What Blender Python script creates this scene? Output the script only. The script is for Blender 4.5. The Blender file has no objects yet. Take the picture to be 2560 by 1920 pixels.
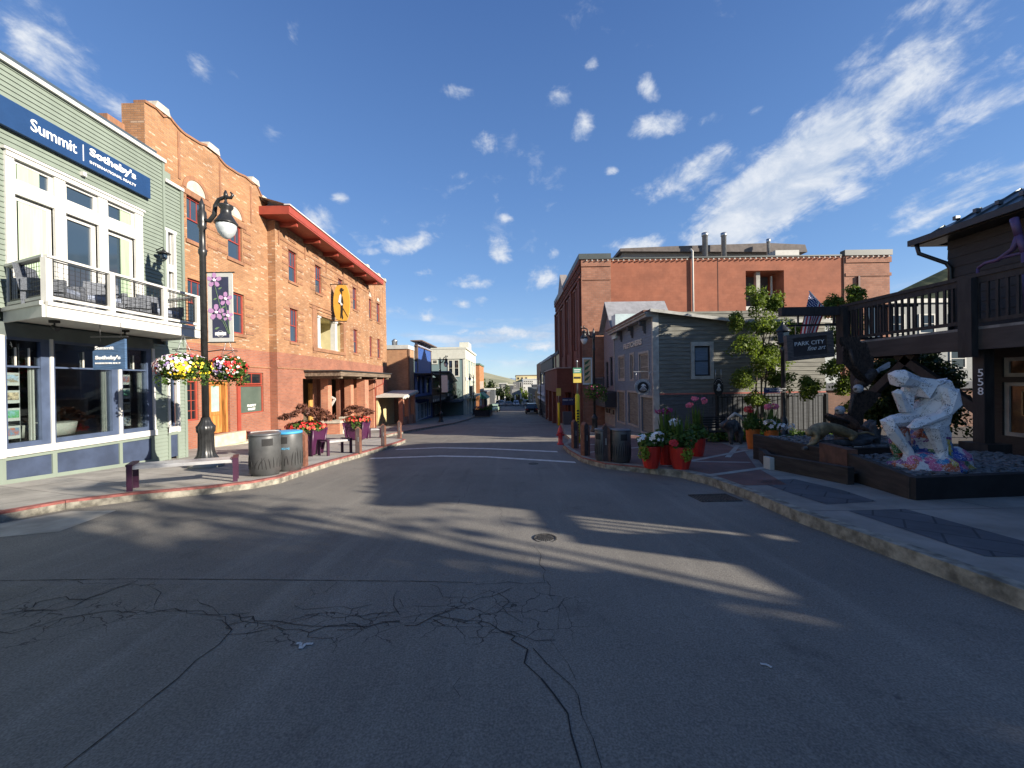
import bpy, math, random
from mathutils import Vector, Matrix, noise
R_ = random.Random(7)
S = bpy.context.scene
C = S.collection
# ---------------------------------------------------------------- camera
EYE = 1.6; FPX = 386.0
cam_d = bpy.data.cameras.new('camera'); cam = bpy.data.objects.new('camera', cam_d); C.objects.link(cam)
TH, PI_ = .0145, .0052
cf = Vector((0, math.cos(PI_), -math.sin(PI_))); cr = Vector((math.cos(TH), 0, -math.sin(TH))); cr = (cr - cf*cr.dot(cf)).normalized(); cu = cr.cross(cf)
cam.matrix_world = Matrix(((cr.x, cu.x, -cf.x, 0), (cr.y, cu.y, -cf.y, 0), (cr.z, cu.z, -cf.z, EYE), (0, 0, 0, 1)))
cam_d.sensor_width = 36; cam_d.lens = 36*FPX/1024; cam_d.clip_start = .05; cam_d.clip_end = 9000
S.camera = cam
# ---------------------------------------------------------------- sun and sky
SUN_K = .45; SUN_EL = math.radians(21.2)
to_sun = Vector((1, -SUN_K, 0)).normalized()*math.cos(SUN_EL) + Vector((0, 0, math.sin(SUN_EL)))
ld = bpy.data.lights.new('sun', 'SUN'); ld.energy = 5.0; ld.angle = math.radians(.55); ld.color = (1, .905, .77)
sun = bpy.data.objects.new('sun', ld); C.objects.link(sun); sun.location = (30, -14, 30)
sun.rotation_euler = to_sun.to_track_quat('Z', 'Y').to_euler()
S.view_settings.view_transform = 'Standard'; S.view_settings.look = 'None'; S.view_settings.exposure = 1.15; S.view_settings.gamma = 1
W = bpy.data.worlds.new('World'); S.world = W; W.use_nodes = True
wt = W.node_tree; wt.nodes.clear()
class NT:
    def __init__(s, t): s.t = t
    def n(s, ty, **k):
        nd = s.t.nodes.new(ty)
        for a, b in k.items():
            if a == 'i':
                for q, v in b.items():
                    if hasattr(v, 'links') or isinstance(v, bpy.types.NodeSocket): s.t.links.new(v, nd.inputs[q])
                    else: nd.inputs[q].default_value = v
            else: setattr(nd, a, b)
        return nd
    def m(s, op, a, b=0., c=0., clamp=False):
        return s.n('ShaderNodeMath', operation=op, use_clamp=clamp, i={0: a, 1: b, 2: c}).outputs[0]
    def ss(s, x, a, b):
        return s.n('ShaderNodeMapRange', interpolation_type='SMOOTHSTEP', i={0: x, 1: a, 2: b, 3: 0., 4: 1.}).outputs[0]
    def mix(s, f, a, b, bt='MIX'):
        nd = s.n('ShaderNodeMix', data_type='RGBA', blend_type=bt)
        for q, v in ((0, f), (6, a), (7, b)):
            if isinstance(v, bpy.types.NodeSocket): s.t.links.new(v, nd.inputs[q])
            else: nd.inputs[q].default_value = v if q == 0 else (*v[:3], 1)
        return nd.outputs[2]
w = NT(wt)
sky = w.n('ShaderNodeTexSky', sky_type='NISHITA', sun_disc=False, sun_elevation=SUN_EL, sun_rotation=math.atan2(to_sun.x, to_sun.y), altitude=2100, air_density=1.0, dust_density=.35, ozone_density=2.2)
tc = w.n('ShaderNodeTexCoord').outputs['Generated']
sep = w.n('ShaderNodeSeparateXYZ', i={0: tc}); dx, dy, dz = sep.outputs
hs = w.n('ShaderNodeHueSaturation', i={'Hue': .506, 'Saturation': 1.05, 'Value': 1.3, 'Color': sky.outputs[0]}).outputs[0]
ramp = w.n('ShaderNodeValToRGB', i={0: dz}).outputs[0]; er = ramp.node.color_ramp; er.elements[0].color = (2.3, 3.35, 4.4, 1); er.elements[1].position = 1.; er.elements[1].color = (.30, .80, 2.2, 1)
for p_, c_ in ((.10, (1.75, 2.9, 4.4)), (.25, (1.05, 2.15, 4.1)), (.43, (.72, 1.62, 3.6)), (.70, (.40, 1.0, 2.65))): e_ = er.elements.new(p_); e_.color = (*c_, 1)
hs = w.mix(.72, hs, ramp)
# cloud deck: direction projected on a plane at altitude
zc = w.m('ADD', w.m('MAXIMUM', dz, 0.), .10)
px = w.m('DIVIDE', dx, zc); py = w.m('DIVIDE', dy, zc)
pl = w.n('ShaderNodeCombineXYZ', i={0: px, 1: py, 2: 0.}).outputs[0]
def wn(scale, det, rough, vec, off=0., dist=0.):
    v = w.n('ShaderNodeVectorMath', operation='ADD', i={0: vec, 1: (off, off*.7, 0)}).outputs[0]
    return w.n('ShaderNodeTexNoise', i={'Vector': v, 'Scale': scale, 'Detail': det, 'Roughness': rough, 'Distortion': dist}).outputs[0]
big = wn(1.1, 2, .5, pl, 3.1); puff = wn(3.4, 7, .6, pl, 11.3, .4); fine = wn(15, 5, .6, pl, 1.7)
def px2dir(u, v):
    return (cf + cr*((u-512)/FPX) + cu*((384-v)/FPX)).normalized()
def blob(u, v, r0, r1, sx=1., sy=1., rot=0.):
    d = px2dir(u, v)
    rt = d.cross(Vector((0, 0, 1))).normalized(); upv = rt.cross(d)
    a = rt*math.cos(rot) + upv*math.sin(rot); b = -rt*math.sin(rot) + upv*math.cos(rot)
    da = w.n('ShaderNodeVectorMath', operation='DOT_PRODUCT', i={0: tc, 1: tuple(a/sx)}).outputs[1]
    db = w.n('ShaderNodeVectorMath', operation='DOT_PRODUCT', i={0: tc, 1: tuple(b/sy)}).outputs[1]
    dc = w.n('ShaderNodeVectorMath', operation='DOT_PRODUCT', i={0: tc, 1: tuple(d)}).outputs[1]
    rr = w.m('SQRT', w.m('ADD', w.m('MULTIPLY', da, da), w.m('MULTIPLY', db, db)))
    return w.m('MULTIPLY', w.ss(rr, r1, r0), w.m('GREATER_THAN', dc, 0.))
acc = None
# one entry per cloud that can be told apart in the sky
for (u, v, r0, r1, sx, sy, rot, k) in [
    (45, 50, .0, .10, 1.1, .75, -.6, .95), (98, 95, .0, .07, 1.6, .6, -.4, .7), (205, 70, 0, .05, .8, 1, .8, .8), (240, 86, 0, .05, 1.6, .8, -.3, .6), (270, 128, 0, .05, 1.3, .8, -.3, .75),
    (292, 37, 0, .04, .8, 1, 0, .55), (318, 222, 0, .07, 1.2, .8, 0, 1.0), (340, 198, 0, .035, 1, .8, 0, .9), (360, 240, 0, .05, 1.5, .6, .1, .9), (408, 245, 0, .07, 1.5, .55, .25, 1.1),
    (456, 93, 0, .045, 1.4, .6, .1, .85), (478, 145, 0, .055, 1.2, .9, 0, .85), (460, 174, 0, .045, 1.5, .6, .2, .65), (497, 251, 0, .062, .85, 1.0, .4, 1.1), (506, 218, 0, .03, 1.3, .6, 0, .8),
    (560, 100, 0, .055, .95, .8, 0, 1.0), (582, 129, 0, .055, .8, 1.0, -.3, 1.0), (648, 88, 0, .045, .8, 1.0, .5, 1.0), (656, 126, 0, .07, 1.5, .6, 0, 1.05), (594, 62, 0, .03, 1, .8, .6, .8), (711, 119, 0, .04, 1.4, .7, .2, .85),
    (425, 318, 0, .05, 1.6, .5, 0, .85), (462, 303, 0, .04, 1.4, .6, 0, .85), (505, 333, 0, .10, 2.6, .3, 0, 1.15), (540, 346, 0, .09, 2.4, .3, 0, .95), (481, 320, 0, .03, 1.3, .7, 0, .8), (385, 262, 0, .03, 1.3, .7, 0, .7), (372, 252, 0, .035, 1.4, .6, 0, .8), (430, 300, 0, .03, 1.5, .6, 0, .7), (552, 255, 0, .03, .9, .8, .4, .7), (612, 172, 0, .025, 1.3, .7, 0, .7), (757, 110, 0, .022, 1.3, .7, 0, .7), (600, 272, 0, .045, 1.2, .6, .3, .8), (300, 75, 0, .03, 1, .7, .4, .55),
    (475, 282, 0, .06, 1.6, .6, 0, .95), (540, 278, 0, .07, 1.3, .8, .6, 1.0), (426, 272, 0, .04, 1.4, .7, .3, .7), (395, 312, 0, .08, 2.2, .35, 0, .8), (640, 245, 0, .06, 2., .6, 0, .95), (480, 300, 0, .03, 1.5, .8, 0, .8),
    (775, 190, .02, .19, 1.75, .62, .55, 1.95), (850, 140, .0, .20, 1.8, .6, .72, 1.25), (700, 172, .0, .15, 1.6, .45, .05, 1.2), (905, 60, 0, .22, 1.8, .7, .9, .55), (965, 120, 0, .2, 1.9, .55, .5, .62), (925, 192, 0, .06, 1.6, .55, .35, .9), (990, 182, 0, .12, 2., .5, .25, .9), (740, 232, 0, .06, 1.5, .6, .2, .75), (1000, 205, 0, .05, 1.8, .5, .2, .8)]:
    b = w.m('MULTIPLY', blob(u, v, r0, r1, sx, sy, rot), k)
    acc = b if acc is None else w.m('MAXIMUM', acc, b)
# a low band of cloud near the horizon
low = w.m('MULTIPLY', w.ss(dz, .02, .07), w.ss(dz, .19, .11))
band = wn(2.0, 6, .6, w.n('ShaderNodeVectorMath', operation='MULTIPLY', i={0: tc, 1: (3.0, 3.0, 16.)}).outputs[0], 5.2)
band = w.m('MULTIPLY', w.m('MULTIPLY', low, w.ss(band, .42, .68)), .72)
# sharper small texture per direction, so that each cloud has a ragged rim
tcs = w.n('ShaderNodeVectorMath', operation='MULTIPLY', i={0: tc, 1: (1., 1., 1.6)}).outputs[0]
rag = wn(13, 8, .62, tcs, 2.2, .3)
streak = wn(7, 7, .65, w.n('ShaderNodeVectorMath', operation='MULTIPLY', i={0: pl, 1: (1.0, .28, 1.)}).outputs[0], 4.4, .5)
tex = w.m('ADD', w.m('MULTIPLY', rag, .62), w.m('MULTIPLY', streak, .38))
cl = w.m('ADD', w.m('MULTIPLY', acc, .40), w.m('MULTIPLY', w.m('SUBTRACT', tex, .5), 1.55))
cl = w.m('MULTIPLY', w.ss(cl, .15, .56), w.ss(acc, .02, .3))
# sparse scattered puffs elsewhere
sc = w.m('MULTIPLY', w.ss(w.m('ADD', w.m('MULTIPLY', big, .5), w.m('MULTIPLY', rag, .5)), .60, .74), .34)
dens = w.m('MAXIMUM', w.m('MAXIMUM', w.m('MULTIPLY', cl, .93), band), w.m('MULTIPLY', sc, w.ss(dz, .0, .12)))
shade = w.ss(rag, .3, .7)
ccol = w.mix(shade, (2.9, 3.5, 4.5), (5.0, 5.2, 5.5))
horizon_c = hs
col = w.mix(dens, horizon_c, ccol)
bg = w.n('ShaderNodeBackground', i={'Color': col, 'Strength': .078})
wo = w.n('ShaderNodeOutputWorld', i={0: bg.outputs[0]})
# ---------------------------------------------------------------- projection helpers (plan of the street)
def ray(u, v): return cf + cr*((u-512)/FPX) + cu*((384-v)/FPX)
def gz(Y):
    if Y < 40: return -.067*Y
    if Y < 115: return -2.68-.043*(Y-40)
    return -5.905-.02*(Y-115)
def G(u, v, h=0.):
    d = ray(u, v); lo, hi = .5, 400.
    for _ in range(50):
        m = (lo+hi)/2
        if EYE+d.z*m-gz(d.y*m)-h > 0: lo = m
        else: hi = m
    return Vector((d.x*lo, d.y*lo, gz(d.y*lo)+h))
def aX(u, v, X):
    d = ray(u, v); t = X/d.x; return (d.y*t, EYE+d.z*t)
def aY(u, v, Y):
    d = ray(u, v); t = Y/d.y; return (d.x*t, EYE+d.z*t)
# ---------------------------------------------------------------- object helpers
WL = {}
def tag(o, label=None, cat=None, group=None, kind=None):
    if label: o['label'] = label
    if cat: o['category'] = cat
    if group: o['group'] = group
    if kind: o['kind'] = kind
    return o
def thing(name, label, cat, loc=(0, 0, 0), group=None):
    o = bpy.data.objects.new(name, None); C.objects.link(o); o.location = loc; o.empty_display_size = .2
    WL[o.name] = Vector(loc); return tag(o, label, cat, group)
class MB:
    """collects faces; O,U,N give a frame: point (s,z,d) -> O + U*s + Z*z + N*d ; default frame is plain xyz"""
    def __init__(s, O=None, U=None, N=None):
        s.v = []; s.f = []; s.mi = []; s.k = 0; s.sm = set()
        s.fr = None if O is None else (Vector(O), Vector(U), Vector(N))
    def P(s, a, b, c):
        if s.fr is None: return (a, b, c)
        o, u, n = s.fr; p = o+u*a+n*c; return (p.x, p.y, p.z+b)
    def face(s, pts, raw=False):
        i = len(s.v); s.v += [tuple(p) if raw else s.P(*p) for p in pts]; s.f.append(tuple(range(i, i+len(pts)))); s.mi.append(s.k)
    def box(s, a0, a1, b0, b1, c0, c1):
        i = len(s.v)
        for a in (a0, a1):
            for b in (b0, b1):
                for c in (c0, c1): s.v.append(s.P(a, b, c))
        for q in ((0, 1, 3, 2), (4, 6, 7, 5), (0, 4, 5, 1), (2, 3, 7, 6), (0, 2, 6, 4), (1, 5, 7, 3)):
            s.f.append(tuple(i+j for j in q)); s.mi.append(s.k)
        return s
    def obox(s, c, h, M=None):
        """oriented box, centre c, half sizes h, 3x3 M"""
        c = Vector(c); i = len(s.v)
        for a in (-1, 1):
            for b in (-1, 1):
                for d in (-1, 1):
                    p = Vector((a*h[0], b*h[1], d*h[2]))
                    if M is not None: p = M @ p
                    p = c+p; s.v.append(s.P(*p))
        for q in ((0, 1, 3, 2), (4, 6, 7, 5), (0, 4, 5, 1), (2, 3, 7, 6), (0, 2, 6, 4), (1, 5, 7, 3)):
            s.f.append(tuple(i+j for j in q)); s.mi.append(s.k)
        return s
    def bar(s, p, q, w, h=None, up=(0, 0, 1)):
        p = Vector(p); q = Vector(q); h = h or w; d = (q-p)
        L = d.length
        if L < 1e-6: return s
        d /= L; up = Vector(up)
        if abs(d.dot(up)) > .98: up = Vector((1, 0, 0))
        x = d.cross(up).normalized(); y = x.cross(d)
        M = Matrix((x, d, y)).transposed()
        return s.obox((p+q)/2, (w/2, L/2, h/2), M)
    def tube(s, pts, r, n=8, cap=True, smooth=True):
        pts = [Vector(p) for p in pts]; rs = r if isinstance(r, (list, tuple)) else [r]*len(pts)
        i0 = len(s.v); prev = None
        for k, p in enumerate(pts):
            d = (pts[min(k+1, len(pts)-1)]-pts[max(k-1, 0)]).normalized()
            if prev is None:
                a = Vector((0, 0, 1)) if abs(d.z) < .9 else Vector((1, 0, 0)); x = d.cross(a).normalized()
            else: x = (prev-d*prev.dot(d)).normalized()
            prev = x; y = d.cross(x)
            for j in range(n):
                t = 2*math.pi*j/n; q = p+(x*math.cos(t)+y*math.sin(t))*rs[k]; s.v.append(s.P(*q))
        for k in range(len(pts)-1):
            for j in range(n):
                a = i0+k*n+j; b = i0+k*n+(j+1) % n
                if smooth: s.sm.add(len(s.f))
                s.f.append((a, b, b+n, a+n)); s.mi.append(s.k)
        if cap:
            s.f.append(tuple(i0+j for j in range(n))[::-1]); s.mi.append(s.k)
            s.f.append(tuple(i0+(len(pts)-1)*n+j for j in range(n))); s.mi.append(s.k)
        return s
    def lathe(s, c, prof, n=16, sx=1., sy=1., flute=0, fa=0., smooth=True):
        """prof: list of (r,z); around z through c"""
        i0 = len(s.v)
        for (r, z) in prof:
            for j in range(n):
                t = 2*math.pi*j/n; rr = r*(1+(fa*abs(math.sin(flute*t/2)) if flute else 0))
                s.v.append(s.P(c[0]+rr*math.cos(t)*sx, c[1]+rr*math.sin(t)*sy, c[2]+z) if s.fr is None else s.P(c[0]+rr*math.cos(t), c[1]+z, c[2]+rr*math.sin(t)))
        for k in range(len(prof)-1):
            for j in range(n):
                a = i0+k*n+j; b = i0+k*n+(j+1) % n
                if smooth: s.sm.add(len(s.f))
                s.f.append((a, b, b+n, a+n)); s.mi.append(s.k)
        s.f.append(tuple(i0+j for j in range(n))[::-1]); s.mi.append(s.k)
        s.f.append(tuple(i0+(len(prof)-1)*n+j for j in range(n))); s.mi.append(s.k)
        return s
    def prism(s, poly, c0, c1):
        """poly in (a,b), extruded in third coordinate c0..c1"""
        n = len(poly); i = len(s.v)
        for (a, b) in poly: s.v.append(s.P(a, b, c0))
        for (a, b) in poly: s.v.append(s.P(a, b, c1))
        s.f.append(tuple(range(i, i+n))[::-1]); s.mi.append(s.k)
        s.f.append(tuple(range(i+n, i+2*n))); s.mi.append(s.k)
        for j in range(n):
            k = (j+1) % n; s.f.append((i+j, i+k, i+n+k, i+n+j)); s.mi.append(s.k)
        return s
    def wall(s, a0, a1, b0, b1, holes=(), d=0., depth=.15):
        """flat wall at d with holes (a0,a1,b0,b1) and reveals going back by depth"""
        xs = sorted({a0, a1, *[h[0] for h in holes], *[h[1] for h in holes]}); ys = sorted({b0, b1, *[h[2] for h in holes], *[h[3] for h in holes]})
        xs = [x for x in xs if a0 <= x <= a1]; ys = [y for y in ys if b0 <= y <= b1]
        for i in range(len(xs)-1):
            for j in range(len(ys)-1):
                cx = (xs[i]+xs[i+1])/2; cy = (ys[j]+ys[j+1])/2
                if any(h[0] < cx < h[1] and h[2] < cy < h[3] for h in holes): continue
                s.face([(xs[i], ys[j], d), (xs[i+1], ys[j], d), (xs[i+1], ys[j+1], d), (xs[i], ys[j+1], d)])
        for h in holes: s.reveal(h, d, depth)
        return s
    def reveal(s, h, d, depth):
        a, b, c, e = h; q = d-depth
        s.face([(a, c, d), (a, e, d), (a, e, q), (a, c, q)]); s.face([(b, c, d), (b, c, q), (b, e, q), (b, e, d)])
        s.face([(a, c, d), (a, c, q), (b, c, q), (b, c, d)]); s.face([(a, e, d), (b, e, d), (b, e, q), (a, e, q)])
    def clap(s, a0, a1, b0, b1, holes=(), d=0., lap=.14, out=.02, depth=.12, top=None):
        """lapped boards: real sawtooth geometry. top(a) may cut the height"""
        n = math.ceil((b1-b0)/lap)
        for k in range(n):
            z0 = b0+k*lap; z1 = min(z0+lap, b1)
            ys = sorted({z0, z1, *[y for h in holes for y in h[2:4] if z0 < y < z1]})
            for y0, y1 in zip(ys, ys[1:]):
                cy = (y0+y1)/2
                cut = sorted([(max(h[0], a0), min(h[1], a1)) for h in holes if h[2] < cy < h[3] and h[1] > a0 and h[0] < a1])
                segs = []; x = a0
                for c0, c1 in cut:
                    if c0 > x: segs.append((x, c0))
                    x = max(x, c1)
                if x < a1: segs.append((x, a1))
                o0 = d+out*(1-(y0-z0)/lap); o1 = d+out*(1-(y1-z0)/lap)
                for x0, x1 in segs:
                    s.face([(x0, y0, o0), (x1, y0, o0), (x1, y1, o1), (x0, y1, o1)])
                    if y0 == z0: s.face([(x0, y0, d-.002), (x1, y0, d-.002), (x1, y0, o0), (x0, y0, o0)])
        for h in holes: s.reveal(h, d+out*.5, depth)
        return s
    def build(s, name, mat, parent=None, world=False):
        me = bpy.data.meshes.new(name)
        o0 = WL.get(parent.name, Vector()) if parent is not None else Vector()
        me.from_pydata([(v[0]-o0.x, v[1]-o0.y, v[2]-o0.z) for v in s.v], [], s.f)
        mats = mat if isinstance(mat, (list, tuple)) else [mat]
        for m in mats: me.materials.append(m)
        if len(mats) > 1: me.polygons.foreach_set('material_index', s.mi)
        if s.sm:
            fl = [False]*len(s.f)
            for q in s.sm: fl[q] = True
            me.polygons.foreach_set('use_smooth', fl)
        me.update()
        o = bpy.data.objects.new(name, me); C.objects.link(o)
        if parent is not None: o.parent = parent
        WL[o.name] = o0.copy(); return o
    def single(s, name, mat, label, cat, group=None, loc=None):
        """one-mesh thing with its origin at loc (defaults to base centre)"""
        if loc is None:
            xs = [v[0] for v in s.v]; ys = [v[1] for v in s.v]; zs = [v[2] for v in s.v]
            loc = Vector(((min(xs)+max(xs))/2, (min(ys)+max(ys))/2, min(zs)))
        loc = Vector(loc)
        s.v = [(v[0]-loc.x, v[1]-loc.y, v[2]-loc.z) for v in s.v]
        o = s.build(name, mat); o.location = loc; WL[o.name] = loc
        return tag(o, label, cat, group)
def copy_thing(src, loc, rotz=None, label=None, scale=None):
    c = src.copy(); C.objects.link(c); c.location = loc; WL[c.name] = Vector(loc)
    if rotz is not None: c.rotation_euler = (0, 0, rotz)
    if scale: c.scale = scale
    if label: c['label'] = label
    for ch in list(src.children):
        d = ch.copy(); C.objects.link(d); d.parent = c
        for g in list(ch.children):
            e = g.copy(); C.objects.link(e); e.parent = d
    return c
def struct(name, mb, mat): return tag(mb.build(name, mat), kind='structure')
def FL(X): return MB((X, 0, 0), (0, 1, 0), (1, 0, 0))     # left side facades, facing +x ; s = y
def FR(X): return MB((X, 0, 0), (0, 1, 0), (-1, 0, 0))    # right side facades, facing -x ; s = y
def FY(Y): return MB((0, Y, 0), (1, 0, 0), (0, -1, 0))    # walls facing the camera ; s = x
DG = None
def text(body, O, U, mat, parent, width=None, height=.2, name='lettering', ext=.004, bold=0., space=1., shear=0., up=(0, 0, 1), align='LEFT'):
    cu_ = bpy.data.curves.new('t', 'FONT'); cu_.body = body; cu_.size = 1; cu_.extrude = ext/height; cu_.offset = bold; cu_.space_character = space; cu_.shear = shear; cu_.resolution_u = 3
    t = bpy.data.objects.new('t', cu_); C.objects.link(t)
    me = bpy.data.meshes.new_from_object(t.evaluated_get(bpy.context.evaluated_depsgraph_get()))
    bpy.data.objects.remove(t)
    U = Vector(U).normalized(); V = Vector(up).normalized(); N = U.cross(V); O = Vector(O)
    xs = [v.co.x for v in me.vertices]; ys = [v.co.y for v in me.vertices]
    x0, x1, y0, y1 = min(xs), max(xs), min(ys), max(ys)
    sy = height/(y1-y0); sx = (width/(x1-x0)) if width else sy
    o0 = WL.get(parent.name, Vector()) if parent is not None else Vector()
    ax = (x1-x0)*sx/2 if align == 'CENTER' else 0
    for v in me.vertices:
        p = O+U*((v.co.x-x0)*sx-ax)+V*((v.co.y-y0)*sy)+N*(v.co.z*height)-o0; v.co = p
    me.materials.append(mat)
    o = bpy.data.objects.new(name, me); C.objects.link(o)
    if parent is not None: o.parent = parent
    WL[o.name] = o0.copy(); return o
# ---------------------------------------------------------------- materials
def _mat(name):
    m = bpy.data.materials.new(name); m.use_nodes = True; t = NT(m.node_tree); b = m.node_tree.nodes['Principled BSDF']; return m, t, b
def pos(t): return t.n('ShaderNodeNewGeometry').outputs['Position']
def M(name, col, rough=.7, var=.12, scale=3., metal=0., bump=0., spec=.5, stretch=(1, 1, 1), col2=None, emit=0., det=5):
    m, t, b = _mat(name)
    b.inputs['Roughness'].default_value = rough; b.inputs['Metallic'].default_value = metal; b.inputs['Specular IOR Level'].default_value = spec
    if var > 0 or bump > 0:
        v = t.n('ShaderNodeVectorMath', operation='MULTIPLY', i={0: pos(t), 1: stretch}).outputs[0]
        nz = t.n('ShaderNodeTexNoise', i={'Vector': v, 'Scale': scale, 'Detail': det, 'Roughness': .6}).outputs[0]
        f = t.ss(nz, .3, .7)
        c2 = col2 or tuple(min(1, c*(1+var)+.01*var) for c in col); c1 = tuple(c*(1-var) for c in col) if not col2 else col
        m.node_tree.links.new(t.mix(f, c1, c2), b.inputs['Base Color'])
        if bump: m.node_tree.links.new(t.n('ShaderNodeBump', i={'Strength': bump, 'Distance': .02, 'Height': nz}).outputs[0], b.inputs['Normal'])
    else: b.inputs['Base Color'].default_value = (*col, 1)
    if emit: b.inputs['Emission Color'].default_value = (*col, 1); b.inputs['Emission Strength'].default_value = emit
    return m
def wall_uv(t):
    g = t.n('ShaderNodeNewGeometry'); n = t.n('ShaderNodeSeparateXYZ', i={0: g.outputs['Normal']}); p = t.n('ShaderNodeSeparateXYZ', i={0: g.outputs['Position']})
    fx = t.m('GREATER_THAN', t.m('ABSOLUTE', n.outputs[0]), .6)
    s = t.m('ADD', t.m('MULTIPLY', p.outputs[1], fx), t.m('MULTIPLY', p.outputs[0], t.m('SUBTRACT', 1., fx)))
    return s, p.outputs[2], t.n('ShaderNodeCombineXYZ', i={0: s, 1: p.outputs[2], 2: 0.}).outputs[0], g.outputs['Position']
def brick(name, c1, c2, mortar, bw=.24, bh=.078, ms=.011, low=None, zlow=0., rough=.85, light=None, bump=.4):
    m, t, b = _mat(name); s, z, uv, p = wall_uv(t)
    def bt(a, c, mo):
        return t.n('ShaderNodeTexBrick', i={'Vector': uv, 'Color1': (*a, 1), 'Color2': (*c, 1), 'Mortar': (*mo, 1), 'Scale': 1., 'Mortar Size': ms, 'Mortar Smooth': .3, 'Bias': 0., 'Brick Width': bw, 'Row Height': bh})
    br = bt(c1, c2, mortar); col = br.outputs[0]
    if light:   # odd pale bricks
        cell = t.n('ShaderNodeTexWhiteNoise', noise_dimensions='2D', i={'Vector': t.n('ShaderNodeCombineXYZ', i={0: t.m('FLOOR', t.m('DIVIDE', s, bw)), 1: t.m('FLOOR', t.m('DIVIDE', z, bh)), 2: 0.}).outputs[0]}).outputs[0]
        col = t.mix(t.m('MULTIPLY', t.m('GREATER_THAN', cell, .93), t.m('SUBTRACT', 1., br.outputs[1])), col, light)
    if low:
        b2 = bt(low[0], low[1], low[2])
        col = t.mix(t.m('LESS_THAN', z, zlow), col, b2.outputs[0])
    nz = t.n('ShaderNodeTexNoise', i={'Vector': p, 'Scale': .9, 'Detail': 6, 'Roughness': .65}).outputs[0]
    col = t.mix(1., col, t.mix(t.ss(nz, .25, .75), (.80, .80, .82), (1.16, 1.13, 1.1)), 'MULTIPLY')
    m.node_tree.links.new(col, b.inputs['Base Color']); b.inputs['Roughness'].default_value = rough; b.inputs['Specular IOR Level'].default_value = .25
    h = t.m('SUBTRACT', 1., br.outputs[1])
    m.node_tree.links.new(t.n('ShaderNodeBump', i={'Strength': bump, 'Distance': .012, 'Height': h}).outputs[0], b.inputs['Normal'])
    return m
def glass_dark(name, col=(.012, .016, .02), rough=.04, spec=.9):
    m, t, b = _mat(name); b.inputs['Base Color'].default_value = (*col, 1); b.inputs['Roughness'].default_value = rough; b.inputs['Specular IOR Level'].default_value = spec
    nz = t.n('ShaderNodeTexNoise', i={'Vector': pos(t), 'Scale': 1.3, 'Detail': 1}).outputs[0]
    m.node_tree.links.new(t.n('ShaderNodeBump', i={'Strength': .08, 'Distance': .02, 'Height': nz}).outputs[0], b.inputs['Normal']); return m
def glass_clear(name, tint=(.8, .85, .85), refl=.10):
    m, t, b = _mat(name); nt = m.node_tree; out = [n for n in nt.nodes if n.type == 'OUTPUT_MATERIAL'][0]
    tr = t.n('ShaderNodeBsdfTransparent', i={0: (*tint, 1)}); gl = t.n('ShaderNodeBsdfGlossy', i={0: (.9, .95, 1, 1), 'Roughness': .03})
    fr = t.n('ShaderNodeFresnel', i={0: 1.5}).outputs[0]
    mx = t.n('ShaderNodeMixShader', i={0: t.m('MULTIPLY', fr, .55 + refl*.2, clamp=True), 1: tr.outputs[0], 2: gl.outputs[0]})
    nt.links.new(mx.outputs[0], out.inputs[0]); return m
def leafmat(name, c1, c2, tr=.35, scale=2.2):
    m, t, b = _mat(name); nt = m.node_tree; out = [n for n in nt.nodes if n.type == 'OUTPUT_MATERIAL'][0]
    nz = t.n('ShaderNodeTexNoise', i={'Vector': pos(t), 'Scale': scale, 'Detail': 4}).outputs[0]
    wn_ = t.n('ShaderNodeNewGeometry').outputs['Random Per Island']
    col = t.mix(t.m('ADD', t.m('MULTIPLY', t.ss(nz, .35, .65), .6), t.m('MULTIPLY', wn_, .4)), c1, c2)
    nt.links.new(col, b.inputs['Base Color']); b.inputs['Roughness'].default_value = .55; b.inputs['Specular IOR Level'].default_value = .3
    tl = t.n('ShaderNodeBsdfTranslucent', i={0: t.mix(1., col, (1.3, 1.35, .6), 'MULTIPLY')})
    mx = t.n('ShaderNodeMixShader', i={0: tr, 1: b.outputs[0], 2: tl.outputs[0]}); nt.links.new(mx.outputs[0], out.inputs[0]); return m
# ---------------------------------------------------------------- shared materials
white = M('white_paint', (.52, .515, .485), .6, .06, 4); white2 = M('warm_white', (.47, .46, .41), .65, .08, 3)
sage = M('sage_paint', (.178, .215, .178), .7, .07, 2.5, stretch=(1, 1, .3)); navy = M('navy_panel', (.036, .052, .095), .6, .2, 2); dblue = M('blue_grey_frame', (.055, .078, .135), .5, .15, 3)
black = M('black_metal', (.03, .031, .032), .34, .2, 8, .3); blackm = M('matte_black', (.015, .015, .016), .8, .2, 6)
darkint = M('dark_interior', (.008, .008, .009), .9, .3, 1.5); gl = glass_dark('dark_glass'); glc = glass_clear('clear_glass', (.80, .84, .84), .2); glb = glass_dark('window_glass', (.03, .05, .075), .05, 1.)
steel = M('galvanised_steel', (.42, .43, .44), .35, .15, 5, .8); dsteel = M('dark_steel', (.10, .105, .11), .4, .15, 5, .5)
concrete = M('concrete', (.33, .31, .27), .85, .22, 2.2, bump=.1, det=8); pale = M('pale_stone', (.46, .42, .34), .8, .15, 4)
redtrim = M('dark_red_trim', (.27, .045, .035), .5, .12, 5); redpaint = M('red_eave_paint', (.29, .052, .032), .5, .1, 3)
wood = M('door_wood', (.42, .17, .045), .45, .35, 3, stretch=(3, 3, .4)); plum = M('plum_paint', (.045, .013, .034), .4, .1, 4)
white_c = M('cream_curtain', (.40, .50, .36), .8, .12, 14, stretch=(1, 1, .05)); lettw = M('white_lettering', (.82, .82, .8), .6, 0)
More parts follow.
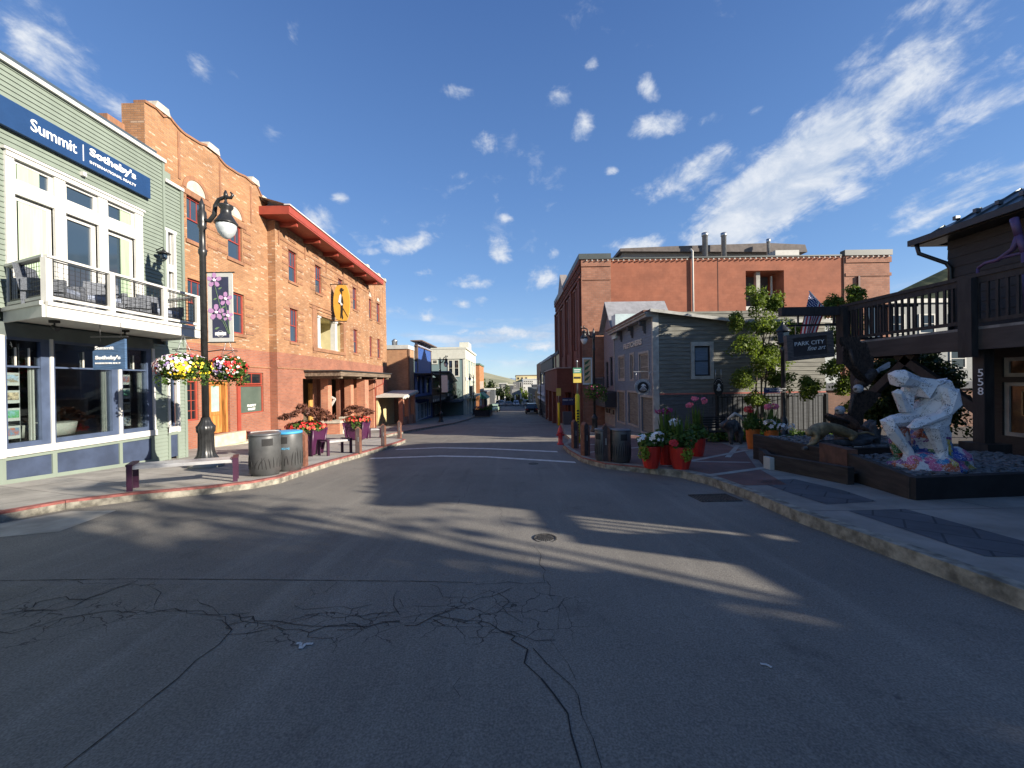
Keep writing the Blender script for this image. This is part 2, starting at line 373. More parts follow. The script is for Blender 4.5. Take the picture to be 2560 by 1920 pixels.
brk = brick('tan_brick', (.30, .150, .070), (.385, .21, .108), (.235, .155, .105), low=((.25, .092, .056), (.31, .122, .072), (.235, .15, .12)), zlow=3.35, light=(.44, .31, .21), bump=.5)
brk2 = brick('tan_brick_trim', (.245, .118, .065), (.305, .155, .088), (.22, .135, .09), .08, .24, .008, bump=.4)
# ---------------------------------------------------------------- asphalt, kerbs and pavements
def asphalt():
    m, t, b = _mat('asphalt'); p = pos(t)
    n1 = t.n('ShaderNodeTexNoise', i={'Vector': p, 'Scale': .35, 'Detail': 6, 'Roughness': .6}).outputs[0]
    n2 = t.n('ShaderNodeTexNoise', i={'Vector': p, 'Scale': 90., 'Detail': 3}).outputs[0]
    st = t.n('ShaderNodeVectorMath', operation='MULTIPLY', i={0: p, 1: (2.2, .12, 1)}).outputs[0]
    n3 = t.n('ShaderNodeTexNoise', i={'Vector': st, 'Scale': 1.4, 'Detail': 6, 'Roughness': .62}).outputs[0]
    c = t.mix(t.ss(n1, .3, .7), (.140, .131, .118), (.195, .181, .160))
    # older, coarser surfacing on the near left and a patched strip
    ps = t.n('ShaderNodeSeparateXYZ', i={0: p}).outputs
    edge = t.m('ADD', t.m('ADD', ps[0], 1.6), t.m('MULTIPLY', t.m('SUBTRACT', n1, .5), 2.5))
    old = t.m('MULTIPLY', t.ss(edge, .3, -.3), t.m('LESS_THAN', ps[1], 3.6))
    c = t.mix(t.m('MULTIPLY', old, .35), c, (.135, .125, .098))
    n4 = t.n('ShaderNodeTexNoise', i={'Vector': p, 'Scale': 1.8, 'Detail': 8, 'Roughness': .7}).outputs[0]
    c = t.mix(t.m('MULTIPLY', t.ss(n4, .56, .72), .45), c, (.062, .058, .054))
    c = t.mix(t.m('MULTIPLY', t.ss(n3, .48, .8), .5), c, (.25, .235, .205))
    c = t.mix(t.m('MULTIPLY', t.ss(n3, .42, .2), .5), c, (.075, .074, .075))
    c = t.mix(.85, c, t.mix(t.ss(n2, .25, .8), (.6, .6, .6), (1.45, 1.45, 1.4)), 'MULTIPLY')
    # crazed patch of fine cracks
    vp = t.n('ShaderNodeVectorMath', operation='ADD', i={0: p, 1: t.n('ShaderNodeVectorMath', operation='SCALE', i={0: t.n('ShaderNodeTexNoise', i={'Vector': p, 'Scale': 5., 'Detail': 4}).outputs[1], 3: .22}).outputs[0]}).outputs[0]
    ve = t.n('ShaderNodeTexVoronoi', feature='DISTANCE_TO_EDGE', i={'Vector': vp, 'Scale': 3.4}).outputs[0]
    mk = None
    for (x_, y_, rx_, ry_) in ((-.05, 3.0, .8, .45), (-1.3, 2.85, 1.0, .25), (-3.9, 3.0, 1.2, .4)):
        gx_ = t.m('DIVIDE', t.m('SUBTRACT', ps[0], x_), rx_); gy_ = t.m('DIVIDE', t.m('SUBTRACT', ps[1], y_), ry_); q_ = t.ss(t.m('ADD', t.m('ADD', t.m('MULTIPLY', gx_, gx_), t.m('MULTIPLY', gy_, gy_)), t.m('MULTIPLY', t.m('SUBTRACT', n4, .5), 1.5)), 1.1, .5); mk = q_ if mk is None else t.m('MAXIMUM', mk, q_)
    c = t.mix(t.m('MULTIPLY', t.m('MULTIPLY', t.ss(ve, .016, .006), mk), .85), c, (.025, .024, .023))
    sp = t.n('ShaderNodeTexVoronoi', i={'Vector': p, 'Scale': 1.1, 'Randomness': 1.}).outputs[0]
    c = t.mix(t.m('MULTIPLY', t.ss(sp, .035, .015), .6), c, (.04, .04, .04))
    m.node_tree.links.new(c, b.inputs['Base Color']); b.inputs['Roughness'].default_value = .82; b.inputs['Specular IOR Level'].default_value = .35
    m.node_tree.links.new(t.n('ShaderNodeBump', i={'Strength': .55, 'Distance': .006, 'Height': n2}).outputs[0], b.inputs['Normal']); return m
asph = asphalt()
def sheet(name, xs, ys, dz, mat, kind='structure'):
    mb = MB(); nx = len(xs)
    for y in ys:
        for x in xs: mb.v.append((x, y, gz(y)+dz))
    for j in range(len(ys)-1):
        for i in range(nx-1): a = j*nx+i; mb.f.append((a, a+1, a+1+nx, a+nx)); mb.mi.append(0)
    return tag(mb.build(name, mat), kind=kind)
soil = M('valley_ground', (.13, .125, .075), .95, .3, .02, stretch=(1, 1, 1))
YB = [-60, -30, 0, 20, 40, 60, 80, 100, 115, 200, 400, 900, 1600, 3200]
sheet('ground', [-1500, -400, -60, 0, 60, 400, 1500], YB, -.30, soil)
sheet('road', [-9, -4, 0, 4, 7], [-30, -10, 0, 5, 10, 20, 30, 40, 60, 80, 100, 115, 160], 0, asph)
sheet('cross_street', [-45, -9.01], [112, 130], .0, asph); sheet('cross_street', [7.01, 40], [112, 130], .0, asph)
LK = [(-7.9, -30), (-7.9, 3.5), (-7.8, 5.2), (-7.5, 6.45), (-6.91, 7.01), (-5.95, 7.50), (-5.4, 8.0), (-5.16, 8.56), (-5.22, 9.6), (-5.25, 11.07), (-5.16, 12.7), (-5.1, 16.2), (-5.1, 17.7), (-5.25, 18.9), (-5.8, 19.5), (-6.7, 20.2), (-7.2, 21.2), (-7.4, 23.2), (-6.9, 30), (-6.2, 38), (-5.3, 48), (-5.3, 62), (-5.6, 80), (-5.6, 112)]
RK = [(3.85, -30), (3.87, 3.8), (3.82, 5.2), (3.93, 6.45), (3.92, 7.6), (3.7, 8.5), (3.19, 9.13), (2.35, 9.9), (1.98, 11.1), (1.9, 13.3), (1.95, 15.0), (2.3, 16.2), (2.65, 18.), (2.81, 20.8), (4.0, 31), (4.6, 40), (4.5, 49), (4.6, 62), (4.9, 80), (5., 112)]
def dense(pl, step=.6):
    out = []
    for (x0, y0), (x1, y1) in zip(pl, pl[1:]):
        n = max(1, int(math.hypot(x1-x0, y1-y0)/step)); n = min(n, 14)
        out += [(x0+(x1-x0)*i/n, y0+(y1-y0)*i/n) for i in range(n)]
    return out+[pl[-1]]
def offs(pl, w):
    o = []
    for i, (x, y) in enumerate(pl):
        a = pl[max(i-1, 0)]; b = pl[min(i+1, len(pl)-1)]; d = Vector((b[0]-a[0], b[1]-a[1])).normalized(); o.append((x-d.y*w, y+d.x*w))
    return o
def paving(name, c1, c2, joint, bw, bh, ms=.006, rot=0., var=.25, bumpy=.3, bias=0.):
    m, t, b = _mat(name); p = pos(t)
    v = t.n('ShaderNodeVectorRotate', rotation_type='Z_AXIS', i={'Vector': p, 'Angle': rot}).outputs[0]
    s = t.n('ShaderNodeSeparateXYZ', i={0: v}); v = t.n('ShaderNodeCombineXYZ', i={0: s.outputs[0], 1: s.outputs[1], 2: 0.}).outputs[0]
    br = t.n('ShaderNodeTexBrick', i={'Vector': v, 'Color1': (*c1, 1), 'Color2': (*c2, 1), 'Mortar': (*joint, 1), 'Scale': 1., 'Mortar Size': ms, 'Mortar Smooth': .2, 'Bias': bias, 'Brick Width': bw, 'Row Height': bh})
    nz = t.n('ShaderNodeTexNoise', i={'Vector': p, 'Scale': 1.3, 'Detail': 9, 'Roughness': .68}).outputs[0]
    c = t.mix(1., br.outputs[0], t.mix(t.ss(nz, .28, .75), (1-var,)*3, (1+var,)*3), 'MULTIPLY')
    m.node_tree.links.new(c, b.inputs['Base Color']); b.inputs['Roughness'].default_value = .85; b.inputs['Specular IOR Level'].default_value = .3
    m.node_tree.links.new(t.n('ShaderNodeBump', i={'Strength': bumpy, 'Distance': .008, 'Height': t.m('SUBTRACT', 1., br.outputs[1])}).outputs[0], b.inputs['Normal']); return m
pavL = paving('slab_paving', (.34, .32, .29), (.30, .285, .26), (.16, .15, .14), 1.25, .95, .012, rot=.35)
pavR = paving('brick_paving', (.20, .095, .075), (.155, .085, .075), (.11, .09, .08), .20, .10, .006, rot=.6)
pavC = paving('concrete_paving', (.245, .228, .20), (.225, .21, .185), (.10, .095, .085), 2.6, 2.6, .01, rot=0.)
slate = paving('blue_grey_paving', (.088, .093, .102), (.076, .082, .092), (.04, .045, .05), .55, .45, .012, rot=.75)
kerbm = M('kerb_concrete', (.22, .205, .165), .9, .55, 6, bump=.6, det=9); kerbred = M('red_kerb_paint', (.22, .07, .06), .8, .35, 7, det=8)
def pavement(name, K, xout, side, mat, y_split=None, mat2=None):
    K = dense(K); Ko = offs(K, .16 if side < 0 else -.16)
    mb = MB()
    for i in range(len(K)-1):
        (xa, ya), (xb, yb) = Ko[i], Ko[i+1]
        if y_split and (ya+yb)/2 > y_split: mb.k = 1
        q = [(xa, ya), (xb, yb), (xout, yb), (xout, ya)]
        mb.face([(x, y, gz(y)+.15) for x, y in q])
    struct(name, mb, [mat, mat2 or mat])
    kb = MB(); n = len(K)
    for i in range(n-1):
        a, b = K[i], K[i+1]; c, d = Ko[i+1], Ko[i]; f = lambda p, h: (p[0], p[1], gz(p[1])+h)
        e, g = offs([a, b], .012 if side < 0 else -.012)
        kb.k = 0; kb.face([f(a, -.05), f(b, -.05), f(g, .115), f(e, .115)])
        kb.k = 1 if (side < 0 or a[1] > 9.) else 0
        kb.face([f(e, .115), f(g, .115), f(g, .153), f(e, .153)]); kb.k = 1 if side < 0 and 0 < a[1] < 22 else 0
        kb.face([f(e, .153), f(g, .153), f(c, .155), f(d, .155)])
    struct('kerb', kb, [kerbm, kerbred])
pavement('pavement', LK, -32, -1, pavL, 24, pavC)
pavement('pavement', RK, 40, 1, pavC)
# right pavement inlays: brick field, pale bands and blue-grey panels, each a thin sheet above the one below
def poly_sheet(name, pts, dz, mat):
    mb = MB(); mb.face([(x, y, gz(y)+dz) for x, y in pts]); return struct(name, mb, mat)
poly_sheet('brick_paving', [(2.05, 11.3), (2.5, 10.1), (3.3, 9.42), (3.85, 8.9), (4.15, 8.0), (4.12, 6.9), (4.9, 6.9), (5.6, 8.9), (7.2, 12.0), (7.9, 14.6), (7.0, 15.8), (6.9, 19.0), (3.2, 19.0), (2.5, 16.2), (2.1, 14.9)], .154, pavR)
for k, (p, q, w_) in enumerate([((4.0, 7.9), (6.2, 9.0), .17), ((3.6, 9.2), (7.4, 12.2), .16), ((4.6, 9.9), (5.9, 9.6), .14), ((2.4, 12.2), (6.6, 14.9), .16), ((5.9, 10.6), (8.0, 13.7), .14), ((2.2, 14.2), (4.6, 15.6), .15)]):
    d = Vector((q[0]-p[0], q[1]-p[1])).normalized(); nx, ny = -d.y*w_/2, d.x*w_/2
    poly_sheet('pale_paving_band', [(p[0]+nx, p[1]+ny), (p[0]-nx, p[1]-ny), (q[0]-nx, q[1]-ny), (q[0]+nx, q[1]+ny)], .158, concrete)
def sp(*uv): return [tuple(G(u, v, .15)[:2]) for u, v in uv]
cR = lambda x, y: ((1300+x*.5696)/2.5, (1100+y*.5696)/2.5)
poly_sheet('blue_grey_paving', sp(cR(1030, 178), cR(1205, 172), cR(1420, 222), cR(1565, 270), cR(1345, 284), cR(1180, 232)), .154, slate)
poly_sheet('blue_grey_paving', sp(cR(1440, 312), cR(1690, 303), cR(2212, 445), cR(2212, 515), cR(2040, 512)), .154, slate)
poly_sheet('concrete_gutter', [(-7.88, 4.6), (-6.2, 5.25), (-6.55, 6.35), (-7.3, 6.35), (-7.75, 5.2)], .004, concrete)
# crosswalk bands and small road furniture
cx = lambda x, y: ((900+x*.3165)/2.5, (1040+y*.3165)/2.5)
def band(pts, w_, dz, mat, name='crosswalk_line'):
    mb = MB()
    for (p, q) in zip(pts, pts[1:]): mb.face([(p[0], p[1]-w_/2, gz(p[1]-w_/2)+dz), (q[0], q[1]-w_/2, gz(q[1]-w_/2)+dz), (q[0], q[1]+w_/2, gz(q[1]+w_/2)+dz), (p[0], p[1]+w_/2, gz(p[1]+w_/2)+dz)])
    return struct(name, mb, mat)
xw = M('worn_white_marking', (.60, .59, .54), .8, .25, 6, det=8)
band(sp(cx(285, 235), cx(620, 222), cx(1000, 228), cx(1560, 250)), .34, .004, xw)
band(sp(cx(80, 300), cx(620, 282), cx(1000, 287), cx(1700, 325)), .30, .004, xw)
# cracks, joints
crk = M('crack_filler', (.022, .021, .021), .95, 0)
def road_cracks():
    mb = MB(); rc = random.Random(3)
    cL = lambda x, y: (x*.452/2.5, (1180+y*.452)/2.5); cD = lambda x, y: (x*.4629, y*.4629)
    L = []
    L += [([cL(*p) for p in P], w) for P, w in [
        ([(0, 600), (700, 590), (1400, 594), (2212, 603)], .012),
        ([(0, 725), (150, 670), (330, 600), (500, 592)], .006), ([(0, 785), (140, 770), (310, 770), (430, 735), (560, 670), (760, 600)], .016),
        ([(170, 740), (200, 715), (480, 690), (640, 640), (700, 625), (860, 620)], .010), ([(160, 770), (200, 718)], .008), ([(300, 770), (330, 795), (250, 830)], .012),
        ([(0, 875), (70, 890), (250, 830), (330, 800), (560, 770), (850, 772), (1120, 770), (1250, 800), (1400, 795), (1550, 840), (1800, 855), (2000, 850), (2212, 822)], .010),
        ([(0, 812), (130, 775)], .008), ([(1250, 800), (1275, 880), (1200, 950), (1100, 1040), (950, 1160), (760, 1320), (620, 1430), (500, 1530), (350, 1637)], .009),
        ([(1275, 880), (1330, 900), (1450, 860), (1580, 875), (1900, 848), (2212, 828)], .009), ([(930, 710), (1060, 715), (1160, 745), (1215, 790)], .006),
        ([(430, 604), (660, 620), (740, 600)], .007), ([(1300, 795), (1380, 830), (1560, 842), (1700, 800), (2212, 770)], .007), ([(1690, 795), (1980, 800), (2212, 800)], .005),
        ([(1860, 605), (1820, 660), (1740, 680), (1610, 760)], .004), ([(1730, 640), (1740, 680)], .004), ([(1900, 905), (1860, 900), (1840, 1000)], .004), ([(840, 600), (855, 650), (850, 760)], .005),
        ([(1190, 262), (1400, 215), (1640, 180), (1760, 172)], .006), ([(900, 272), (1190, 262), (1580, 265)], .004), ([(620, 770), (1000, 762), (1250, 800)], .006), ([(1640, 745), (1970, 745), (2060, 730)], .005), ([(2190, 650), (2212, 690), (2175, 740), (2212, 790)], .006)]]
    L += [([cD(*p) for p in P], w) for P, w in [
        ([(1000, 1338), (1060, 1345), (1110, 1365), (1140, 1405), (1162, 1455), (1190, 1500), (1215, 1560), (1240, 1600), (1256, 1659)], .012),
        ([(1110, 1365), (1150, 1380), (1200, 1382)], .007), ([(1162, 1400), (1190, 1440), (1240, 1480), (1255, 1540), (1290, 1600), (1300, 1659)], .006),
        ([(1172, 1255), (1192, 1295), (1212, 1340), (1195, 1385), (1215, 1425), (1245, 1470)], .004), ([(930, 1335), (985, 1310), (1040, 1290), (1105, 1270)], .007), ([(1000, 1338), (1035, 1315), (1080, 1300), (1120, 1302)], .008),
        ([(850, 1290), (862, 1310), (848, 1330), (870, 1345)], .005), ([(930, 1262), (960, 1285), (1010, 1290), (1060, 1275)], .005), ([(862, 1345), (900, 1350), (935, 1341), (1000, 1338)], .009), ([(864, 1329), (905, 1326), (935, 1330), (985, 1316)], .006), ([(862, 1254.5), (1022, 1258)], .012), ([(866, 1310), (930, 1308), (985, 1300), (1040, 1302)], .005), ([(935, 1341), (960, 1352), (1000, 1350), (1060, 1352)], .007), ([(1060, 1345), (1050, 1372), (1010, 1378)], .005), ([(1080, 1275), (1100, 1300), (1090, 1330), (1130, 1345)], .006),
        ([(1040, 1330), (1080, 1320), (1130, 1322)], .006), ([(985, 1463), (975, 1480), (995, 1505)], .004), ([(1158, 1180), (1166, 1220), (1176, 1256)], .007), ([(980, 1625), (955, 1659)], .004), ([(700, 1190), (640, 1200)], .003), ([(1022, 1258), (1178, 1258)], .006),
        ([(1010, 1048), (1005, 1070), (990, 1088)], .006), ([(875, 1086), (960, 1088), (1070, 1094)], .008), ([(1070, 1094), (1106, 1082)], .005), ([(985, 985), (965, 1010), (950, 1030)], .005), ([(1076, 1095), (1080, 1110), (1090, 1140)], .004)]]
    for P, w_ in L:
        pts = [G(u, v, .004) for u, v in P]; out = []
        for a, b in zip(pts, pts[1:]):
            n = max(1, int((b-a).length/.10)); n = min(n, 60); amp = 0 if (w_ == .012 and len(P) in (2, 4)) else .024
            for i in range(n):
                q = a.lerp(b, i/n); out.append(Vector((q.x+rc.gauss(0, amp), q.y+rc.gauss(0, amp), 0)))
        out.append(pts[-1])
        for i in range(len(out)-1):
            a, b = out[i], out[i+1]; d = (b-a); d.z = 0
            if d.length < 1e-4: continue
            nn = Vector((-d.y, d.x, 0)).normalized(); wa = w_*.5*(.35+.7*rc.random()); wb = wa*.9
            mb.face([(p.x, p.y, gz(p.y)+.004) for p in (a-nn*wa, a+nn*wa, b+nn*wb, b-nn*wb)])
        if w_ > .006 and len(P) > 4:      # short side branches
            for _ in range(len(out)//5):
                i = rc.randrange(len(out)-1); a = out[i]; an = rc.random()*6.28; L_ = .1+.22*rc.random()
                for s in range(3):
                    b = a+Vector((math.cos(an), math.sin(an)*.6, 0))*L_/3; an += rc.gauss(0, .5); nn = (b-a).cross(Vector((0, 0, 1))).normalized()*.0025
                    mb.face([(p.x, p.y, gz(p.y)+.005) for p in (a-nn, a+nn, b+nn, b-nn)]); a = b
    return tag(mb.build('road_cracks', crk), kind='structure')
road_cracks()
chalk = M('chalk_mark', (.45, .45, .44), .9, .3, 30)
mb = MB()
for P in [[(1640, 948), (1665, 945), (1660, 975)], [(1668, 975), (1690, 950), (1730, 950)]]:
    q = [G(x*.452/2.5, (1180+y*.452)/2.5, .006) for x, y in P]
    for a, b in zip(q, q[1:]): mb.bar(a, b, .018, .004)
tag(mb.build('chalk_mark', chalk), kind='structure')
mb = MB(); q = [G(*cR(x, y), .006) for x, y in [(1055, 981), (1085, 986), (1104, 998)]]
for a, b in zip(q, q[1:]): mb.bar(a, b, .014, .003)
tag(mb.build('paint_scrape', chalk), kind='structure')
mc = G(*cx(1462, 968)); iron = M('cast_iron', (.05, .047, .042), .7, .5, 25, .4, bump=.5)
mb = MB(); mb.lathe((mc.x, mc.y, gz(mc.y)-.01), [(.145, 0), (.145, .018), (.125, .018), (.12, .012)], 28)
for k in range(-4, 5):
    for j in range(-4, 5):
        if k*k+j*j < 17: mb.box(mc.x+k*.025-.009, mc.x+k*.025+.009, mc.y+j*.025-.009, mc.y+j*.025+.009, gz(mc.y), gz(mc.y)+.008)
mb.single('manhole_cover', iron, 'round rusty manhole cover sunk in the asphalt', 'manhole cover')
for (x, y, l) in [(1370, 378, 'small oval utility cover in the road before the second crosswalk line')]:
    p = G(*cx(x, y)); MB().lathe((p.x, p.y, gz(p.y)), [(.14, -.01), (.14, .01), (.12, .012)], 20).single('utility_cover', iron, l, 'utility cover')
p0 = [G(*cR(x, y)) for x, y in [(740, 243), (900, 238), (975, 268), (800, 272)]]
mb = MB()
for i in range(14):
    f = i/13; a = p0[0].lerp(p0[1], f); b = p0[3].lerp(p0[2], f); mb.bar((a.x, a.y, gz(a.y)+.006), (b.x, b.y, gz(b.y)+.006), .018, .012)
for a, b in ((p0[0], p0[1]), (p0[3], p0[2])): mb.bar((a.x, a.y, gz(a.y)+.006), (b.x, b.y, gz(b.y)+.006), .03, .014)
mb.single('storm_drain', iron, 'slotted storm drain grate in the gutter by the right kerb', 'storm drain')
# ---------------------------------------------------------------- hills
def hill(name, pts, depth, base, mat, rough=8., seed=0):
    """pts: ridge points (x,y,z); falls toward the viewer"""
    mb = MB(); n = 9; R = []
    for (x, y, z) in pts:
        row = []
        for k in range(n):
            f = k/(n-1); yy = y-depth*(1-f); hh = base+(z-base)*(f**.8)
            hh += noise.noise(Vector((x*.004+seed, yy*.006, 0)))*rough*math.sin(f*3.14159)
            row.append((x, yy, hh))
        row.append((x*1.02, y+depth*.8, base)); R.append(row)
    for i in range(len(R)-1):
        for k in range(n): mb.face([R[i][k], R[i+1][k], R[i+1][k+1], R[i][k+1]])
    return struct(name, mb, mat)
def interp(pl, n):
    out = []
    for a, b in zip(pl, pl[1:]): out += [tuple(a[k]+(b[k]-a[k])*i/n for k in range(3)) for i in range(n)]
    return out+[pl[-1]]
sage_hill = M('sagebrush_hillside', (.15, .155, .095), .95, .3, .012, col2=(.27, .255, .16), det=8)
wood_hill = M('wooded_hillside', (.025, .04, .012), .95, .3, .12, col2=(.17, .16, .06), det=12)
far_hill = M('haze_blue_ridge', (.16, .22, .30), .95, .1, .004)  # aerial haze put into the ridge colour as a blue tint
def ridge(uvs, Y): return [(aY(u, v, Y)[0], Y, aY(u, v, Y)[1]) for u, v in uvs]
hill('hill', interp(ridge([(300, 352), (420, 362), (478, 370.5), (495, 375), (510, 378.5), (522, 382.5), (545, 390)], 900), 8), 520, -30, sage_hill, 14, 1)
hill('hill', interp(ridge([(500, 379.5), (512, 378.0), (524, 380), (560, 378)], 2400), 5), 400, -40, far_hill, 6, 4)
hill('hill', interp(ridge([(528, 382), (542, 377), (556, 372.5), (575, 366), (640, 350)], 620), 6), 330, -20, wood_hill, 8, 7)
wh = hill('hill', interp([(150, 330, 2), (225, 300, 22), (268, 285, 56), (330, 280, 86), (460, 285, 120), (700, 300, 150)], 8), 170, -8, wood_hill, 10, 9)
# ---------------------------------------------------------------- windows
def window(F, bld, s0, s1, z0, z1, fm, d=-.10, fw=.06, nx=0, rail=True, pane=None, name='window', th=.05, ny=0, upper=.5, curtain=None):
    mb = F(); mb.box(s0, s0+fw, z0, z1, d, d+th); mb.box(s1-fw, s1, z0, z1, d, d+th); mb.box(s0+fw, s1-fw, z0, z0+fw, d, d+th*.99); mb.box(s0+fw, s1-fw, z1-fw, z1, d, d+th*.99)
    zm = z0+(z1-z0)*upper
    if rail: mb.box(s0+fw, s1-fw, zm-.025, zm+.025, d+.002, d+th*.9)
    for i in range(nx):
        x = s0+(s1-s0)*(i+1)/(nx+1); mb.box(x-.012, x+.012, zm if rail else z0+fw, z1-fw, d+.004, d+th*.7)
    for i in range(ny):
        z = z0+(z1-z0)*(i+1)/(ny+1); mb.box(s0+fw, s1-fw, z-.012, z+.012, d+.006, d+th*.6)
    w_ = mb.build(name, fm, bld)
    F().box(s0+fw*.5, s1-fw*.5, z0+fw*.5, z1-fw*.5, d-.006, d+.006).build('pane', pane or glb, w_)
    if curtain: 
        c = F(); c.box(s0+fw, s0+(s1-s0)*.38, z0+fw, z1-fw, d+.0062, d+.009); c.build('curtain', curtain, w_)
    return w_
# ================================================================ GREEN SHOPFRONT BUILDING (left, nearest)
XG = -10.65
gb = thing('shop_building', 'sage green clapboard two-storey building with white balcony and navy shop windows, nearest on the left', 'building', (XG, 9, gz(9)))
F = lambda: FL(XG)
upH = [(8.15, 11.18, 3.3, 6.68), (11.95, 12.24, 3.9, 6.42)]
mb = F(); mb.clap(6.2, 11.9, 3.3, 8.5, upH[:1], 0, .112, .022, .0)
mb.clap(11.93, 12.56, 2.9, 7.95, upH[1:], -.03, .112, .022, .1)
mb.clap(11.47, 12.56, gz(12.6)+.1, 2.9, [(11.95, 12.28, -.75, 1.86)], 0, .112, .022, .0)
mb.k = 0; mb.box(-4, 6.2, gz(6)-.4, 8.5, -.3, 0); mb.box(-4, 12.52, 3.03, 8.48, -6, -.3); mb.box(-4, 12.52, gz(13)-.4, 3.029, -6, -3.2); mb.box(-4, 7.45, gz(8)-.5, 3.029, -3.19, -.3); mb.box(11.56, 12.52, gz(13)-.4, 3.029, -3.19, -.3)
mb.box(11.86, 11.93, 2.9, 8.55, -.02, .045); mb.box(12.53, 12.62, gz(12.6)-.1, 7.98, -.14, .03)
mb.build('wall', sage, gb)
mb = F(); mb.box(-4, 11.95, 8.5, 8.6, -.3, .09); mb.box(11.95, 12.62, 7.95, 8.05, -.3, .06)
mb.box(6, 8.06, .16, .34, 0, .06)
mb.build('cornice', white, gb)
F().box(-4, 11.7, 8.6, 8.72, -1.2, .02).build('roof_edge', M('roof_flashing', (.05, .07, .09), .5, .1), gb)
# upper french doors with transoms
mb = F(); mb.box(8.15, 11.18, 6.55, 6.68, -.01, .075)
for a, b in [(8.15, 8.30), (9.03, 9.25), (9.99, 10.21), (10.96, 11.18)]: mb.box(a, b, 3.3, 6.55, -.01, .05)
mb.box(8.30, 10.96, 5.80, 6.08, -.02, .046); mb.box(8.1, 11.22, 6.66, 6.72, 0, .10)
mb.build('door_casing', white, gb)
for a, b in [(8.30, 9.03), (9.25, 9.99), (10.21, 10.96)]:
    window(F, gb, a, b, 6.08, 6.55, white, -.06, .07, 0, False, name='transom_window', curtain=None)
    window(F, gb, a, b, 3.32, 5.80, white, -.10, .10, 0, False, name='balcony_door')
def curtain(a, b, z0, z1, d=-.07, name='curtain'):
    mb = F(); n = 14
    for i in range(n):
        x0 = a+(b-a)*i/n; x1 = a+(b-a)*(i+1)/n; m_ = (x0+x1)/2
        mb.face([(x0, z0, d), (m_, z0, d-.03), (m_, z1, d-.03), (x0, z1, d)]); mb.face([(m_, z0, d-.03), (x1, z0, d), (x1, z1, d), (m_, z1, d-.03)])
    return mb.build(name, white_c, gb)
curtain(8.41, 8.96, 3.43, 5.69, -.03); curtain(8.38, 8.78, 6.15, 6.48, -.005); curtain(10.62, 10.88, 3.4, 5.71, -.045); curtain(10.6, 10.88, 6.15, 6.48, -.02)
# narrow window
mb = F(); mb.box(11.93, 12.0, 3.85, 6.42, -.02, .05); mb.box(12.2, 12.28, 3.85, 6.42, -.02, .05); mb.box(11.9, 12.31, 6.42, 6.52, -.02, .06); mb.box(11.93, 12.28, 5.2, 5.42, -.02, .045); mb.build('window_casing', white, gb)
window(F, gb, 12.0, 12.2, 3.9, 6.42, white, -.08, .03, 0, False)
# sign board
sb = thing('sign_board', 'long navy fascia sign with white lettering above the balcony doors', 'sign', (XG+.06, 9, 7.1))
F().box(6.3, 11.35, 7.12, 7.72, .03, .13).build('board', M('sign_blue', (.010, .042, .125), .45, .08, 2), sb)
text('Summit', (XG+.135, 8.53, 7.30), (0, 1, 0), lettw, sb, .90, .27, bold=.012); F().box(9.565, 9.58, 7.22, 7.62, .131, .14).build('divider', lettw, sb)
text("Sotheby's", (XG+.135, 9.72, 7.39), (0, 1, 0), lettw, sb, 1.19, .26, bold=.035); text('INTERNATIONAL REALTY', (XG+.135, 9.72, 7.245), (0, 1, 0), lettw, sb, 1.19, .07, bold=.01)
F().box(9.60, 9.68, 6.88, 6.98, 0, .1).build('sensor', white, gb)
# wall lantern
la = thing('wall_lantern', 'black lantern on the green clapboards beside the narrow window', 'lantern', (XG, 11.6, 5.4))
mb = MB(); mb.tube([(XG+.02, 11.62, 5.72), (XG+.22, 11.62, 5.80), (XG+.24, 11.62, 5.70)], .015); mb.lathe((XG+.24, 11.62, 5.42), [(.02, .32), (.05, .27), (.17, .2), (.17, .18), (.09, .17)], 12); mb.build('shade', black, la)
MB().lathe((XG+.24, 11.62, 5.42), [(.05, 0), (.09, .05), (.09, .17)], 10).build('lamp_glass', glb, la)
# balcony
zf, zd, zr = 3.0, 3.3, 4.2
BP = [(-10.65, 8.15), (-9.08, 7.53), (-9.05, 11.25), (-10.65, 11.75)]
mb = MB(); mb.prism([(x, y) for x, y in BP], zf+.06, zd)
mb.build('balcony_deck', white2, gb)
mb = MB()
for (a, b) in zip(BP, BP[1:]):
    A = Vector((*a, 0)); B = Vector((*b, 0)); d = (B-A).normalized(); n_ = Vector((d.y, -d.x, 0))
    n_ = n_ if n_.x > 0 or abs(n_.y) > .5 else -n_
    mb.bar(A+n_*.02+Vector((0, 0, 3.12)), B+n_*.02+Vector((0, 0, 3.12)), .04, .24); mb.bar(A+n_*.045+Vector((0, 0, 3.27)), B+n_*.045+Vector((0, 0, 3.27)), .05, .08)
mb.build('fascia', white, gb)
rl = thing('balcony_railing', 'white balcony railing with black square wire mesh panels over the shop', 'railing', (-9.1, 9.3, zd))
posts = [(-9.12, 7.6), (-9.09, 8.78), (-9.09, 10.12), (-9.09, 11.18)]
mb = MB()
for (x, y) in posts: mb.box(x-.055, x+.055, y-.055, y+.055, zf+.02, zr-.02)
mb.build('post', white, rl)
mb = MB(); mb.bar((-10.6, 8.16, zr), (-9.12, 7.58, zr), .10, .05); mb.bar((-9.09, 7.55, zr+.001), (-9.09, 11.25, zr+.001), .10, .05); mb.bar((-9.09, 11.2, zr), (-10.6, 11.7, zr), .1, .05)
mb.bar((-10.6, 8.16, zd+.10), (-9.12, 7.58, zd+.10), .05, .06); mb.bar((-9.09, 7.6, zd+.10), (-9.09, 11.2, zd+.10), .05, .06); mb.build('rail', white, rl)
